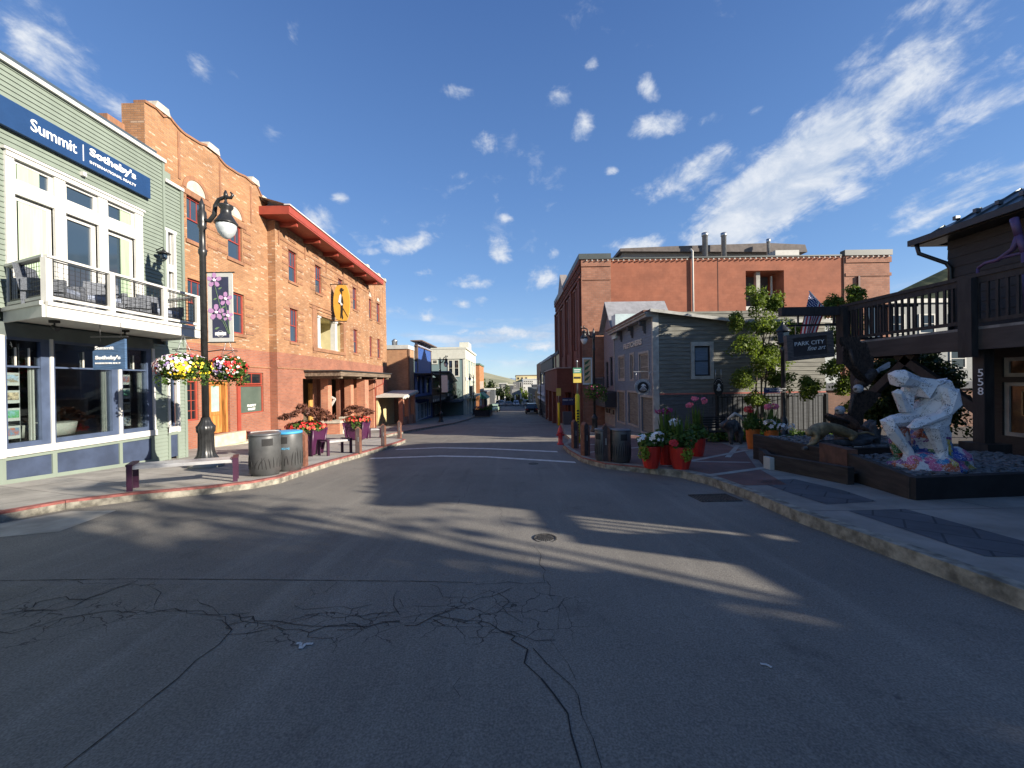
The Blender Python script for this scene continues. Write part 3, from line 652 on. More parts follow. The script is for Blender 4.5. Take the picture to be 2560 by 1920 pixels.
def mesh_panel(A, B, z0, z1):
    A = Vector(A); B = Vector(B); L = (B-A).length; d = (B-A)/L; q = MB(); Z = Vector((0, 0, 1))
    for z in (z0, z1): q.bar(A+Z*z, B+Z*z, .022)
    for P in (A, B): q.bar(P+Z*z0, P+Z*z1, .022)
    n = round(L/.10)
    for i in range(1, n): p = A+d*(L*i/n); q.bar(p+Z*z0, p+Z*z1, .006)
    for i in range(1, 7): z = z0+(z1-z0)*i/7; q.bar(A+Z*z, B+Z*z, .006)
    q.build('mesh_panel', black, rl)
for a, b in zip(posts, posts[1:]): mesh_panel((a[0], a[1]+.09, 0), (b[0], b[1]-.09, 0), zd+.16, zr-.06)
mesh_panel((-10.5, 8.12, 0), (-9.2, 7.63, 0), zd+.16, zr-.06); mesh_panel((-9.2, 11.26, 0), (-10.4, 11.64, 0), zd+.16, zr-.06)
# wicker chairs on the balcony
wick = M('grey_wicker', (.10, .11, .13), .8, .35, 40); cush = M('grey_cushion', (.20, .23, .30), .9, .1, 5)
def wicker_chair(x, y, rz, label):
    t = thing('wicker_chair', label, 'chair', (0, 0, 0), 'wicker armchairs on the balcony')
    MB().box(-.33, .33, -.33, .33, .12, .32).build('seat', wick, t); MB().box(-.27, .27, -.30, .22, .32, .42).build('cushion', cush, t)
    m = MB(); m.bar((0, .32, .30), (0, .46, .86), .62, .07, up=(1, 0, 0)) if False else m.prism([(-.33, 0), (.33, 0), (.29, .56), (-.29, .56)], 0, .06)
    m.v = [(v[0], .28+v[2]+(v[1])*.22, .30+v[1]) for v in m.v]; m.build('backrest', wick, t)
    for s in (-1, 1): MB().box(s*.33-.05, s*.33+.05, -.33, .30, .30, .56).build('armrest', wick, t)
    for a in (-.3, .3):
        for b in (-.3, .3): MB().box(a-.025, a+.025, b-.025, b+.025, 0, .12).build('leg', wick, t)
    t.location = (x, y, zd); t.rotation_euler = (0, 0, rz); WL[t.name] = Vector((x, y, zd)); return t
wicker_chair(-9.75, 8.25, 2.0, 'grey wicker armchair on the balcony behind the curtained door panel, at the corner post')
wicker_chair(-9.7, 9.2, .9, 'grey wicker armchair on the balcony in front of the middle door')
wicker_chair(-9.7, 9.95, 2.3, 'grey wicker armchair on the balcony beside the middle railing post')
wicker_chair(-9.75, 10.75, 1.3, 'grey wicker armchair at the far end of the balcony, by the clapboard wall')
# lower shopfront
mb = F()
mb.box(6.0, 8.06, gz(8)-.1, .16, -.08, -.01); mb.box(6.0, 11.47, 2.72, 3.02, -.05, .02); mb.build('storey_band', M('grey_green_band', (.10, .12, .115), .8, .1), gb)  # darker grey-green than the wall boards
mb = F(); sl = [8.04, 8.90, 10.42, 11.42]
for a, b in [(7.98, 8.08), (8.88, 8.94), (10.42, 10.50), (11.40, 11.48)]: mb.box(a, b, .34, 2.74, -.02, .05)
mb.box(7.98, 11.5, .18, .34, -.03, .075); mb.build('window_surround', white, gb)
mb = F()
for a, b in [(7.96, 8.08), (8.90, 8.99), (10.42, 10.50), (11.36, 11.46)]: mb.box(a, b, gz(b)-.1, .18, -.04, .03)
mb.box(7.96, 11.46, .10, .18, -.05, .028)
mb.face([(7.96, gz(7.96)+.10, .029), (11.46, gz(11.46)+.10, .029), (11.46, gz(11.46)+.24, .029), (7.96, gz(7.96)+.24, .029)])
mb.build('base_trim', sage, gb)
F().box(8.0, 11.4, gz(12), .12, -.12, -.002).build('base_panel', navy, gb)
for a, b, nx in [(8.08, 8.88, 2), (8.94, 10.42, 1), (10.50, 11.40, 1)]:
    m = F(); fw = .075
    m.box(a, a+.05, .34, 2.72, -.08, .02); m.box(b-.16, b, .34, 2.72, -.08, .02); m.box(a+.05, b-.16, .34, .45, -.08, .021); m.box(a+.05, b-.16, 2.66, 2.72, -.08, .021)
    m.box(a+.05, b-.16, 2.07, 2.11, -.05, .0)
    w_ = m.build('shop_window', dblue, gb)
    m = F(); [m.box(a+(b-.1-a)*(i+1)/(nx+1)-.012, a+(b-.1-a)*(i+1)/(nx+1)+.012, 2.11, 2.5, -.046, -.02) for i in range(nx)]; m.box(b-.22, b-.19, .45, 2.07, -.15, -.10); m.box(b-.27, b-.25, .45, 2.07, -.15, -.10); m.build('muntin', white2, w_)
    F().box(a+.05, b-.16, .45, 2.66, -.06, -.05).build('pane', glc, w_)
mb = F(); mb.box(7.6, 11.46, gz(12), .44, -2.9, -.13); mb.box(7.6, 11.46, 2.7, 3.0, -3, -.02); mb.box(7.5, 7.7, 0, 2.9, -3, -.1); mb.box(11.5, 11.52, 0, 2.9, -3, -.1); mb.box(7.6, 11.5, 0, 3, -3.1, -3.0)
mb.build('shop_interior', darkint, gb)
# window photo displays (each a hanging rack of four cards)
pic = [M('photo_card', (.4, .55, .7), .4, .9, 14, col2=(.30, .22, .12)), M('photo_card', (.75, .6, .4), .4, .9, 14, col2=(.12, .10, .08)), M('photo_card', (.10, .35, .08), .4, .9, 14, col2=(.3, .5, .6)), M('photo_card', (.5, .15, .08), .4, .9, 14, col2=(.15, .3, .45))]
for a, b, lab, ps in [(8.21, 8.50, 'rack of four bright house photos in the nearest shop window', pic), (10.64, 10.96, 'rack of four dark house photos in the shop window beside the basket shadow', pic[::-1])]:
    t = thing('photo_rack', lab, 'display rack', (XG-.2, (a+b)/2, .45))
    m = F(); [m.box(s-.006, s+.006, .45, 2.6, -.205, -.195) for s in (a, b)]
    m.build('wire', steel, t)
    for k in range(4):
        z = 1.68-k*.385
        F().box(a+.01, b-.01, z, z+.28, -.19, -.18).build('card_holder', white, t)
        F().box(a+.03, b-.03, z+.07, z+.235, -.1795, -.176).build('photo', ps[k], t)
mb = F(); mb.lathe((9.55, .45, -1.0), [(.55, 0), (.6, .30)], 20); mb.single('round_table', white2, 'pale round table inside the middle shop window', 'table')
# narrow lower window and panel
mb = F(); mb.box(11.90, 11.98, .18, 1.88, -.03, .05); mb.box(12.22, 12.32, .18, 1.88, -.03, .05); mb.box(11.90, 12.32, .2, .36, -.03, .055); mb.build('window_casing', white, gb)
window(F, gb, 11.98, 12.22, .36, 1.88, dblue, -.09, .05, 0, False, pane=gl)
F().box(11.98, 12.24, gz(12.3)+.24, .10, -.03, .012).build('base_panel', navy, gb)
mb = F(); mb.box(11.90, 11.98, gz(12)+.1, .2, -.03, .035); mb.box(12.24, 12.30, gz(12.3)+.1, .2, -.03, .035); mb.box(11.9, 12.3, .10, .2, -.03, .034); mb.build('base_trim', sage, gb)
# hanging sign and two spot lights under the balcony
hs_ = thing('hanging_sign', 'blue wooden hanging sign with a slanted top under the balcony', 'sign', (-9.6, 8.7, 2.1))
Y0 = 8.6; pts = [(231, 240.+46.3), (313, 247), (313, 284.6), (231, 284.6)]
sgp = [aY(u, v, Y0) for u, v in [(92.6, 353.5), (124.5, 338), (124.5, 370), (92.6, 370)]]
x0 = sgp[0][0]; x1 = sgp[1][0]
def SZ(v): return aY(108, v, Y0)[1]
m = MB(); m.prism([(x0, SZ(369.5)), (x1, SZ(369.5)), (x1, SZ(339)), (x0, SZ(351))], 0, .05); m.v = [(v[0], Y0+v[2], v[1]) for v in m.v]
m.build('board', M('blue_wood', (.05, .10, .19), .6, .3, 6, stretch=(1, 1, 8)), hs_)
text('Summit', (x0+.06, Y0-.006, SZ(349.5)), (1, 0, 0), lettw, hs_, (x1-x0)*.58, .075, bold=.01); text("Sotheby's", (x0+.06, Y0-.006, SZ(360.5)), (1, 0, 0), lettw, hs_, (x1-x0)*.78, .11, bold=.04); text('INTERNATIONAL REALTY', (x0+.06, Y0-.006, SZ(364)), (1, 0, 0), lettw, hs_, (x1-x0)*.78, .035, bold=.01)
m = MB(); m.bar((x0-.05, Y0+.025, 2.74), (x1+.05, Y0+.025, 2.74), .03); [m.tube([(x, Y0+.025, SZ(342)), (x, Y0+.025, 3.05)], .006, 5) for x in (x0+.15, x1-.1)]; m.build('bracket', black, hs_)
for (x, y, l) in [(-9.75, 8.25, 'small black spot light under the balcony, left of the hanging sign'), (-9.75, 9.75, 'small black spot light under the balcony, right of the hanging sign')]:
    m = MB(); m.box(x-.07, x+.07, y-.05, y+.05, 3.0, 3.06); m.tube([(x, y, 3.0), (x, y, 2.93)], .015); m.tube([(x-.05, y, 2.94), (x+.07, y, 2.86)], [.035, .05], 10); m.single('spot_light', black, l, 'spot light')
# ================================================================ BRICK HOTEL (left)
XH, XC = -12.7, -12.3
ht = thing('brick_hotel', 'three-storey tan brick hotel with dark red windows and a red overhanging eave', 'building', (XH, 26, gz(26)))
FH = lambda: FL(XH); FC = lambda: FL(XC)
holesL = [(15.22, 16.15, 7.42, 9.18), (17.42, 18.33, 7.44, 9.08), (15.2, 16.15, 4.03, 5.9), (17.5, 18.42, 4.03, 5.92), (15.08, 15.62, .24, 1.85), (15.92, 17.36, -.45, 1.82), (17.98, 19.72, .27, 2.25)]
zt = 10.85
def parapet(y): return 0
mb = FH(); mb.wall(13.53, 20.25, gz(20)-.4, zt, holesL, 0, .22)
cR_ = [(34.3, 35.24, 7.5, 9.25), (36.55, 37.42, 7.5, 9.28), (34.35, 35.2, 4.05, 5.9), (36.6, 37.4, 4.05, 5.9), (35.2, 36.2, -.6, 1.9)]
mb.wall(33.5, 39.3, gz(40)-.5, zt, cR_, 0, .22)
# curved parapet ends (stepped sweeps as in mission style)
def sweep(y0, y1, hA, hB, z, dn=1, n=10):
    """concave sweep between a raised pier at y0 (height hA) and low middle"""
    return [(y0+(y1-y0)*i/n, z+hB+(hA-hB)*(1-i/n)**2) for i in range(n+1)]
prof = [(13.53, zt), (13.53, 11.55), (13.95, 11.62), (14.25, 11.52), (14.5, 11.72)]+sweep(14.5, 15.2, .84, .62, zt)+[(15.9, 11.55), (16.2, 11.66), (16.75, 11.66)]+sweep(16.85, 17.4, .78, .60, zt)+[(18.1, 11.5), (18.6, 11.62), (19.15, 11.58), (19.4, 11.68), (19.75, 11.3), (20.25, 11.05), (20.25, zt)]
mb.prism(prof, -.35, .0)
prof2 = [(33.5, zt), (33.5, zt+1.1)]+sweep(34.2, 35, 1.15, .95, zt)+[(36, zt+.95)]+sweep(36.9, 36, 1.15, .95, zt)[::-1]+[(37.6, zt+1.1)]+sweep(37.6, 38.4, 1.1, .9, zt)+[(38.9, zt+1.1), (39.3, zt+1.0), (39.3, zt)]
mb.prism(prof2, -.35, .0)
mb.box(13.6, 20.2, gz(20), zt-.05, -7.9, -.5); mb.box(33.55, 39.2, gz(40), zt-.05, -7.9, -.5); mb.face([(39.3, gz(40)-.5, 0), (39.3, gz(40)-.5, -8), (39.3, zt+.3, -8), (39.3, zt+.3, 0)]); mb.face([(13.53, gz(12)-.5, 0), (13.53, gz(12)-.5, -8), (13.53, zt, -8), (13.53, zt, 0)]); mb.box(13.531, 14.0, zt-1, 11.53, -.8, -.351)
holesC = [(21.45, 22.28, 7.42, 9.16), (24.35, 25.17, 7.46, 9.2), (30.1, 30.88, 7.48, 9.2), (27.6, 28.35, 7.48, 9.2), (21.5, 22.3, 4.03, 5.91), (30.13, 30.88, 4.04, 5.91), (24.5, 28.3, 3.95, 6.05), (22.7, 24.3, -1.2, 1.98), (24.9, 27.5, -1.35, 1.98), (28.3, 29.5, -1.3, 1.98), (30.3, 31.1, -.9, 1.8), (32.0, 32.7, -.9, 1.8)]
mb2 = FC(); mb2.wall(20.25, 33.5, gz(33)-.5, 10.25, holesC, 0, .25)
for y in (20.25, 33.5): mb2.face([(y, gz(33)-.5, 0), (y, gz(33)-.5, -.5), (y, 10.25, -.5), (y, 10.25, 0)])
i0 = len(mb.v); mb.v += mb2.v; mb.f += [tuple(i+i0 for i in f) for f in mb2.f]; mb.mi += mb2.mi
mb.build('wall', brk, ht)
# raised brick trims: belts, quoin strips, corbels, arches, sills
mb = FH()
for a, b, z, h in [(13.53, 20.25, 2.50, .07)]: mb.box(a, b, z, z+h, 0, .04)
mb.box(33.5, 39.3, 2.5, 2.57, 0, .04)
for h in holesL[:4]+cR_[:4]:
    mb.box(h[0]-.08, h[1]+.08, h[2]-.14, h[2], 0, .06)
    for k in range(5):
        z = h[2]+.12+k*(h[3]-h[2]-.2)/4
        for (a, b) in ((h[0]-.62, h[0]-.07), (h[1]+.07, h[1]+.62)): mb.box(a, b, z-.08, z+.05, 0, .022)
for h in holesL[:2]+cR_[:2]:
    mb.box(h[0]-.25, h[1]+.3, h[3], h[3]+.22, 0, .03)
for a in (14.9, 17.0, 19.0): mb.box(a-.05, a+.05, 9.6, 11.4, 0, .03); 
for a in (36.0, 38.3): mb.box(a-.05, a+.05, 9.6, 11.1, 0, .03)
for c, r in [(15.68, .48), (17.88, .46), (34.77, .44), (36.98, .43)]:
    n = 14; z = 9.42
    for i in range(n):
        t0 = math.pi*i/n; t1 = math.pi*(i+1)/n
        for (ra, rb, dd) in ((r, r+.16, .035),):
            q = [(c+ra*math.cos(t0), z+ra*math.sin(t0)), (c+rb*math.cos(t0), z+rb*math.sin(t0)), (c+rb*math.cos(t1), z+rb*math.sin(t1)), (c+ra*math.cos(t1), z+ra*math.sin(t1))]
            mb.prism(q, .0, dd)
# parapet coping
for P in (prof, prof2):
    for (a, b) in zip(P[1:-1], P[2:-1]):
        if abs(a[0]-b[0]) > .02: mb.prism([(a[0], a[1]), (b[0], b[1]), (b[0], b[1]+.09), (a[0], a[1]+.09)], -.38, .05)
m2 = FC()
m2.box(20.25, 33.5, 2.50, 2.57, 0, .04)
for h in holesC[:6]:
    m2.box(h[0]-.08, h[1]+.08, h[2]-.13, h[2], 0, .06); m2.box(h[0]-.1, h[1]+.1, h[3], h[3]+.2, 0, .02)
    for k in range(5):
        z = h[2]+.12+k*(h[3]-h[2]-.2)/4
        for (a, b) in ((h[0]-.6, h[0]-.06), (h[1]+.06, h[1]+.6)): m2.box(a, b, z-.08, z+.05, 0, .022)
for i in range(5):       # corbel table under the eave
    y0 = 20.5+i*2.62
    m2.box(y0, y0+.08, 9.1, 10.2, 0, .05); m2.box(y0, y0+2.6, 9.42, 9.5, 0, .03)
    for k in range(5): m2.box(y0+1.0+k*.14, y0+1.07+k*.14, 9.75, 10.0, 0, .03)
    m2.box(y0+.92, y0+1.7, 10.02, 10.08, 0, .035); m2.box(y0+.92, y0+1.7, 9.66, 9.72, 0, .035)
m2.box(23.9, 24.45, 3.6, 6.6, 0, .03); m2.box(28.3, 28.6, 3.6, 6.6, 0, .03); m2.box(23.6, 28.9, 6.35, 6.42, 0, .05); m2.box(23.6, 28.9, 6.55, 6.6, 0, .05); m2.box(23.9, 28.6, 3.72, 3.92, .0, .07)
i0 = len(mb.v); mb.v += m2.v; mb.f += [tuple(i+i0 for i in f) for f in m2.f]; mb.mi += m2.mi
mb.build('brick_trim', brk2, ht)
mb = FH()      # pale stone: arch infills and parapet caps
for c, r in [(15.68, .47), (17.88, .45), (34.77, .43), (36.98, .42)]:
    mb.prism([(c+r*math.cos(math.pi*i/14), 9.42+r*math.sin(math.pi*i/14)) for i in range(15)], -.02, .012)
    mb.box(c-.12, c+.12, 9.5, 9.74, .012, .02)
for a, b, z in [(13.88, 14.5, 11.66), (16.25, 16.95, 11.66), (19.0, 19.6, 11.66), (19.75, 20.27, 11.1), (34.1, 34.7, 11.95), (36.9, 37.6, 11.95), (38.8, 39.32, 11.95)]:
    mb.prism([(a, z), (b, z), (b-.08, z+.26), (a+.08, z+.26)], -.42, .08)
mb.build('stone_cap', pale, ht)
for h in holesL[:4]+cR_[:4]: window(FH, ht, *h, redtrim, -.14, .075, 2)
for h in holesC[:6]: window(FC, ht, *h, redtrim, -.14, .065, 2)
window(FC, ht, *holesC[10], redtrim, -.14, .07, 0); window(FC, ht, *holesC[11], redtrim, -.14, .07, 0); window(FH, ht, *cR_[4], redtrim, -.14, .07, 1)
w_ = window(FH, ht, *holesL[4], redpaint, -.1, .07, 1, False, ny=3, pane=gl)
# shop window of the left wing with two small lights above
red2 = redpaint
sw = window(FH, ht, 17.98, 19.72, .27, 1.62, red2, -.1, .05, 0, False, pane=M('green_window', (.085, .11, .09), .08, .1, 2), name='shop_window')
window(FH, ht, 18.2, 19.68, 1.66, 2.25, red2, -.1, .07, 1, False, pane=gl, name='transom_window')
text('PROSPECT', (XH-.085, 18.62, .58), (0, 1, 0), lettw, sw, .62, .11, bold=.03); text('GALLERY', (XH-.085, 18.66, .41), (0, 1, 0), lettw, sw, .54, .11, bold=.03)
FH().box(17.78, 17.98, gz(18)+.1, 2.3, -.05, .06).build('red_post', red2, ht)
# timber double door
dr = FH(); dr.box(15.92, 16.02, -.45, 1.82, -.3, -.1); dr.box(17.24, 17.36, -.45, 1.82, -.3, -.1); dr.box(16.02, 17.24, 1.72, 1.82, -.3, -.1)
dr = dr.build('door_frame', wood, ht)
for a, b in [(16.03, 16.42), (16.45, 17.12)]:
    m = FH(); z0, z1 = -.43, 1.72; m.box(a, a+.09, z0, z1, -.26, -.2); m.box(b-.09, b, z0, z1, -.26, -.2); m.box(a+.09, b-.09, z0, z0+.16, -.26, -.2); m.box(a+.09, b-.09, .35, .5, -.26, -.2); m.box(a+.09, b-.09, z1-.1, z1, -.26, -.2); m.box(a+.09, b-.09, z0+.16, .35, -.25, -.23)
    d_ = m.build('door', wood, ht); FH().box(a+.08, b-.08, .5, z1-.1, -.24, -.235).build('door_glass', M('frosted_glass', (.30, .40, .37), .25, .1), d_)
mb = FH(); mb.box(15.7, 17.9, gz(17)-.3, -.47, -.3, .32); mb.box(13.5, 20.9, gz(21)-.2, gz(17)+.18, -.2, .5); mb.box(20.9, 24.0, gz(24)-.3, gz(22)+.15, .2, .9); mb.build('stone_step', M('sandstone', (.46, .41, .30), .85, .2, 3), ht)
# red eave
mb = FC(); y0, y1 = 19.6, 34.0
mb.prism([(y0, 10.28), (y1, 10.28), (y1, 10.36), (y0, 10.36)], -.4, 1.12)
mb.box(y0, y1, 10.36, 10.72, 1.02, 1.14); mb.box(y0, y0+.1, 10.36, 10.70, -.6, 1.02); mb.box(y1-.1, y1, 10.36, 10.70, -.6, 1.02)
for i in range(6): y = 20.6+i*2.42; mb.box(y, y+.14, 10.06, 10.279, .0, .95)
mb.build('eave', redpaint, ht)
mb = FC(); mb.box(y0-.04, y1+.04, 10.72, 10.78, .9, 1.2); mb.face([(y0, 10.75, 1.12), (y1, 10.75, 1.12), (y1, 12.0, -3), (y0, 12.0, -3)]); mb.build('roof', M('pale_roof', (.55, .53, .5), .7, .1), ht)
# loggia with white columns
mb = FC(); mb.box(24.5, 28.3, 3.95, 6.05, -1.9, -1.8); mb.box(24.45, 24.5, 3.9, 6.1, -1.85, -.25); mb.box(28.3, 28.35, 3.9, 6.1, -1.85, -.25); mb.box(24.45, 28.35, 3.85, 3.94, -1.85, -.25); mb.box(24.45, 28.35, 6.06, 6.15, -1.85, -.25)
mb.build('loggia', M('cream_plaster', (.50, .45, .27), .85, .1, 2), ht)
for y in (24.85, 27.25):
    m = FC(); m.box(y-.20, y+.20, 5.92, 6.04, -.42, .0); m.box(y-.16, y+.16, 3.96, 5.92, -.38, -.05); m.box(y-.2, y+.2, 3.95, 4.05, -.42, -.01); m.build('column', white, ht)
# porch: piers, dark recess, canopy
mb = FC(); mb.box(22.5, 31.5, gz(31), 2.3, -3.2, -3.1); mb.box(22.5, 22.6, gz(31), 2.3, -3.1, -.25); mb.box(31.4, 31.5, gz(31), 2.3, -3.1, -.25); mb.box(22.5, 31.5, 2.0, 2.2, -3.1, -.26); mb.build('porch_recess', M('porch_interior', (.12, .085, .055), .9, .3, 1), ht)
mb = FC(); mb.box(22.4, 31.0, gz(31), -1.15, -3.1, .2); mb.build('porch_floor', concrete, ht)
m = FC(); m.box(23.2, 23.8, .0, 1.15, -.9, -.88); m.box(23.35, 23.5, 1.2, 1.6, -.9, -.88); n_ = m.build('notice', white2, ht)
for y0_, c_ in [(26.3, (.50, .27, .08)), (28.5, (.5, .28, .05))]:
    FC().box(y0_, y0_+.7, -1.1, 1.7, -1.6, -1.5).build('door', M('ochre_door', c_, .5, .2, 3), ht)
brk3 = brick('red_brick', (.40, .15, .085), (.48, .21, .12), (.36, .24, .19), bump=.5)
mb = MB()
for (x, y, wx, wy) in [(-11.7, 24.3, .45, .5), (-11.7, 27.7, .45, .5), (-10.95, 28.3, .6, .7), (-12.0, 29.9, .5, .5), (-11.5, 31.6, .5, .5)]: mb.box(x-wx/2, x+wx/2, y-wy/2, y+wy/2, gz(y)-.1, 1.95)
mb.box(-11.9, -10.5, 23.45, 23.85, gz(24)-.1, -.72); mb.box(-11.9, -10.5, 26.6, 27.0, gz(27)-.1, -.75)
mb.build('porch_pier', brk3, ht)
mb = MB()
for k in range(5): mb.box(-10.9-k*.32, -10.55-k*.32+.3 if k else -10.55, 23.86, 26.59, gz(26)-.2, gz(24.5)+.15+.16*(k+1)-.03*k)
for y in (23.65, 26.8): mb.box(-11.95, -10.45, y-.26, y+.26, -.75, -.64)
mb.build('stone_step', pale, ht)
mb = MB(); timber = M('weathered_timber', (.16, .12, .085), .85, .4, 2, stretch=(4, .4, 3))
mb.box(-12.3, -10.15, 22.9, 32.3, 2.12, 2.40); mb.build('canopy', timber, ht)
MB().box(-12.3, -10.05, 22.8, 32.4, 2.40, 2.47).build('canopy_roof', M('bitumen_roof', (.03, .03, .03), .9, .1), ht)
mb = MB()
for y in (23.3, 26.2, 29.2, 32.0): mb.box(-12.28, -10.25, y-.1, y+.1, 1.97, 2.119)
mb.build('canopy_beam', timber, ht)
mb = MB(); mb.tube([(-10.4, 31.3, 2.2), (-10.4, 31.1, 1.6), (-11.0, 31.0, 1.3), (-11.0, 31.0, gz(31)+.1)], .05, 8); mb.build('downpipe', redpaint, ht)
# oval miner sign
os_ = thing('oval_sign', 'amber oval hanging sign with a painted standing figure, high on the brick hotel', 'sign', (-11.5, 26.3, 5.9))
YS = 26.3; cxs, czs, hw, hh = -11.52, 7.15, .56, 1.36
def ovalpt(t, k=1.):
    c, s_ = math.cos(t), math.sin(t); return (cxs+hw*k*math.copysign(abs(c)**.85, c), czs+hh*k*math.copysign(abs(s_)**1.0, s_))
m = MB(); P = [ovalpt(2*math.pi*i/40) for i in range(40)]; P = [(x, max(min(z, czs+1.22), czs-1.22)) for x, z in P]
m.prism(P, 0, .08); m.v = [(v[0], YS+v[2], v[1]) for v in m.v]; m.build('board', M('amber_board', (.62, .33, .05), .5, .08, 3), os_)
fg = M('figure_black', (.015, .013, .012), .6, 0)
def figp(P, m_, d, name):
    q = MB(); q.prism([(cxs+x*.46, czs+z*1.02) for x, z in P], 0, d); q.v = [(v[0], YS-.002-v[2], v[1]) for v in q.v]; return q.build(name, m_, os_)
figp([(-.1, .98), (.0, 1.0), (.18, .98), (.22, .88), (.42, .92), (.3, .78), (.1, .8), (.14, .6), (.02, .5), (.0, .66), (-.12, .72), (-.22, .85)], fg, .012, 'painted_hat')
figp([(-.02, .55), (.16, .42), (.26, .15), (.30, -.05), (.22, -.1), (.2, -.4), (.14, -.75), (.22, -1.0), (.1, -1.1), (.0, -1.0), (.03, -.65), (-.08, -.98), (-.2, -1.05), (-.18, -.8), (-.12, -.4), (-.14, -.12), (-.45, -.02), (-.42, .05), (-.1, .1)], fg, .010, 'painted_clothes')
figp([(-.12, .6), (.0, .5), (-.05, .2), (-.08, .04), (.15, -.08), (.14, -.16), (-.1, -.16), (-.2, .0), (-.46, .05), (-.34, .35), (-.28, .5)], lettw, .014, 'painted_shirt')
figp([(.22, -.38), (.26, -.36), (.92, -.92), (.9, -.97), (.24, -.44)], fg, .011, 'painted_pick')
m = MB(); m.bar((-12.3, YS+.04, czs+1.28), (-11.1, YS+.04, czs+1.28), .05); m.bar((-12.3, YS+.04, czs-1.25), (-11.2, YS+.04, czs-1.25), .05)
m.tube([(-12.3, YS-1.6, czs+1.5), (-11.5, YS, czs+1.28)], .015, 5); m.tube([(-12.3, YS-1.8, czs-1.0), (-11.5, YS, czs-1.25)], .015, 5); m.build('bracket', black, os_)
# unfinished side building south of the hotel (dark parapet seen above the green roof)
mb = MB(); mb.box(-17, -13.35, 12.9, 13.5, 8, 10.75); mb.build('rear_block', brk2, ht)
# leaning white frame sculpture on the porch steps
sc_ = thing('frame_sculpture', 'white square frame sculpture balanced on one corner beside the hotel steps', 'sculpture', (-10.7, 26.0, -1.2))
cz0 = .0; q = [aY(u, v, 24.6) for u, v in [(322.3, 392), (335.2, 399), (325.2, 415.5), (321, 411)]]
m = MB()
for a, b in zip(q, q[1:]+q[:1]): m.bar((a[0], 24.6, a[1]), (b[0], 24.6, b[1]), .13, .10)
m.build('frame', white, sc_)
m = MB(); m.prism(q, 0, .03); m.v = [(v[0], 24.62+v[2], v[1]) for v in m.v]; m.build('panel', M('tarp', (.35, .33, .22), .6, .3, 4), sc_)
# ================================================================ FURTHER BUILDINGS ON THE LEFT
cA = lambda x, y: ((940+x*.14463)/2.5, (820+y*.14463)/2.5)
cB = lambda x, y: ((1180+x*.13258)/2.5, (840+y*.13258)/2.5)
tanb = brick('far_tan_brick', (.36, .19, .10), (.44, .24, .13), (.34, .24, .17), .3, .1, .012)
t = thing('brick_shop', 'plain tan brick building between the hotel and the blue false-front house', 'building', (-13, 42.5, gz(42)))
def zY(v, Y, u=400): return aY(u, v, Y)[1]
zt_ = zY(349, 41.2)
mb = MB(); mb.box(-20, -11.05, 41.2, 43.6, gz(43)-.5, zt_); mb.build('wall', tanb, t)
mb = MB(); mb.box(-20.1, -10.98, 41.1, 43.7, zt_, zt_+.42); mb.build('parapet', M('pale_grey_flashing', (.45, .47, .46), .6, .1), t)
mb = MB(); mb.box(-11.04, -10.9, 41.15, 41.45, gz(41), zt_-.05); mb.build('corner_trim', M('brown_trim', (.14, .08, .05), .7, .1), t)
MB().lathe((-13.3, 44, zt_+.4), [(.3, 0), (.3, .7), (.38, .75), (.1, 1.0)], 12).single('roof_vent', steel, 'round metal vent on the roof behind the tan brick shop', 'roof vent')
# garden wall and snowy-looking awning in front of it
t = thing('patio_awning', 'low patio roof with a ragged pale edge at the end of the brick hotel', 'awning', (-11, 37.5, gz(38)))
mb = MB(); z = zY(396, 36); mb.prism([(35.3, z-.1), (40.6, z+.35), (40.6, z+.45), (35.3, z+.02)], -12.6, -9.9); mb.v = [(v[2], v[0], v[1]) for v in mb.v]; mb.build('roof', white2, t)
rr = random.Random(5); mb = MB()
for i in range(60):
    y = 35.3+rr.random()*5.2; f = (y-35.3)/5.3; mb.lathe((-9.95+rr.gauss(0, .05), y, z-.12+f*.42+rr.gauss(0, .05)), [(.03, -.14), (.10, -.05), (.08, .06)], 6)
mb.build('garland', white2, t)
mb = MB(); [mb.box(-10.5, -10.1, y, y+.45, gz(y), z) for y in (35.6, 37.6, 39.8)]; mb.box(-10.45, -10.25, 36, 40, gz(40), gz(37)+.9); mb.build('pier', brk3, t)
MB().box(-12.6, -12.4, 35.6, 40.5, gz(40), z).build('back_wall', M('yellow_plaster', (.5, .42, .22), .8, .1), t)
# blue false-front house
bl = M('blue_boards', (.025, .075, .27), .6, .12, 6, stretch=(1, 1, 6)); FB = lambda: FL(-11.0)
t = thing('blue_house', 'bright blue false-front house with brown cornice and an iron balcony', 'building', (-12, 48, gz(48)))
mb = FB(); hb = [(44.9, 46.3, .3, 2.45), (47.2, 48.6, .3, 2.45), (49.8, 51.6, .3, 2.3)]
ztop = zY(346, 45.2)
mb.clap(43.7, 53, gz(50)-.5, zY(362, 45), hb, 0, .16, .02, .2); mb.clap(45.2, 52.5, zY(362, 45)+.01, ztop, [], 0, .16, .02)
mb.box(43.75, 53, gz(50)-.5, 2.9, -8, -.4); mb.box(45.2, 52.5, 3, ztop, -.3, -.01); mb.build('wall', bl, t)
brn = M('brown_cornice', (.13, .085, .06), .6, .15); mb = FB(); mb.box(44.9, 45.25, 2.9, ztop+.1, -.3, .06); mb.box(52.4, 52.7, 2.9, ztop, -.3, .06); mb.box(44.8, 52.9, ztop-.12, ztop-.02, -.1, .10)
mb.prism([(44.3, ztop+.45), (53.3, ztop+.45), (53.2, ztop+.58), (44.4, ztop+.58)], -.6, .75); mb.build('cornice', brn, t)
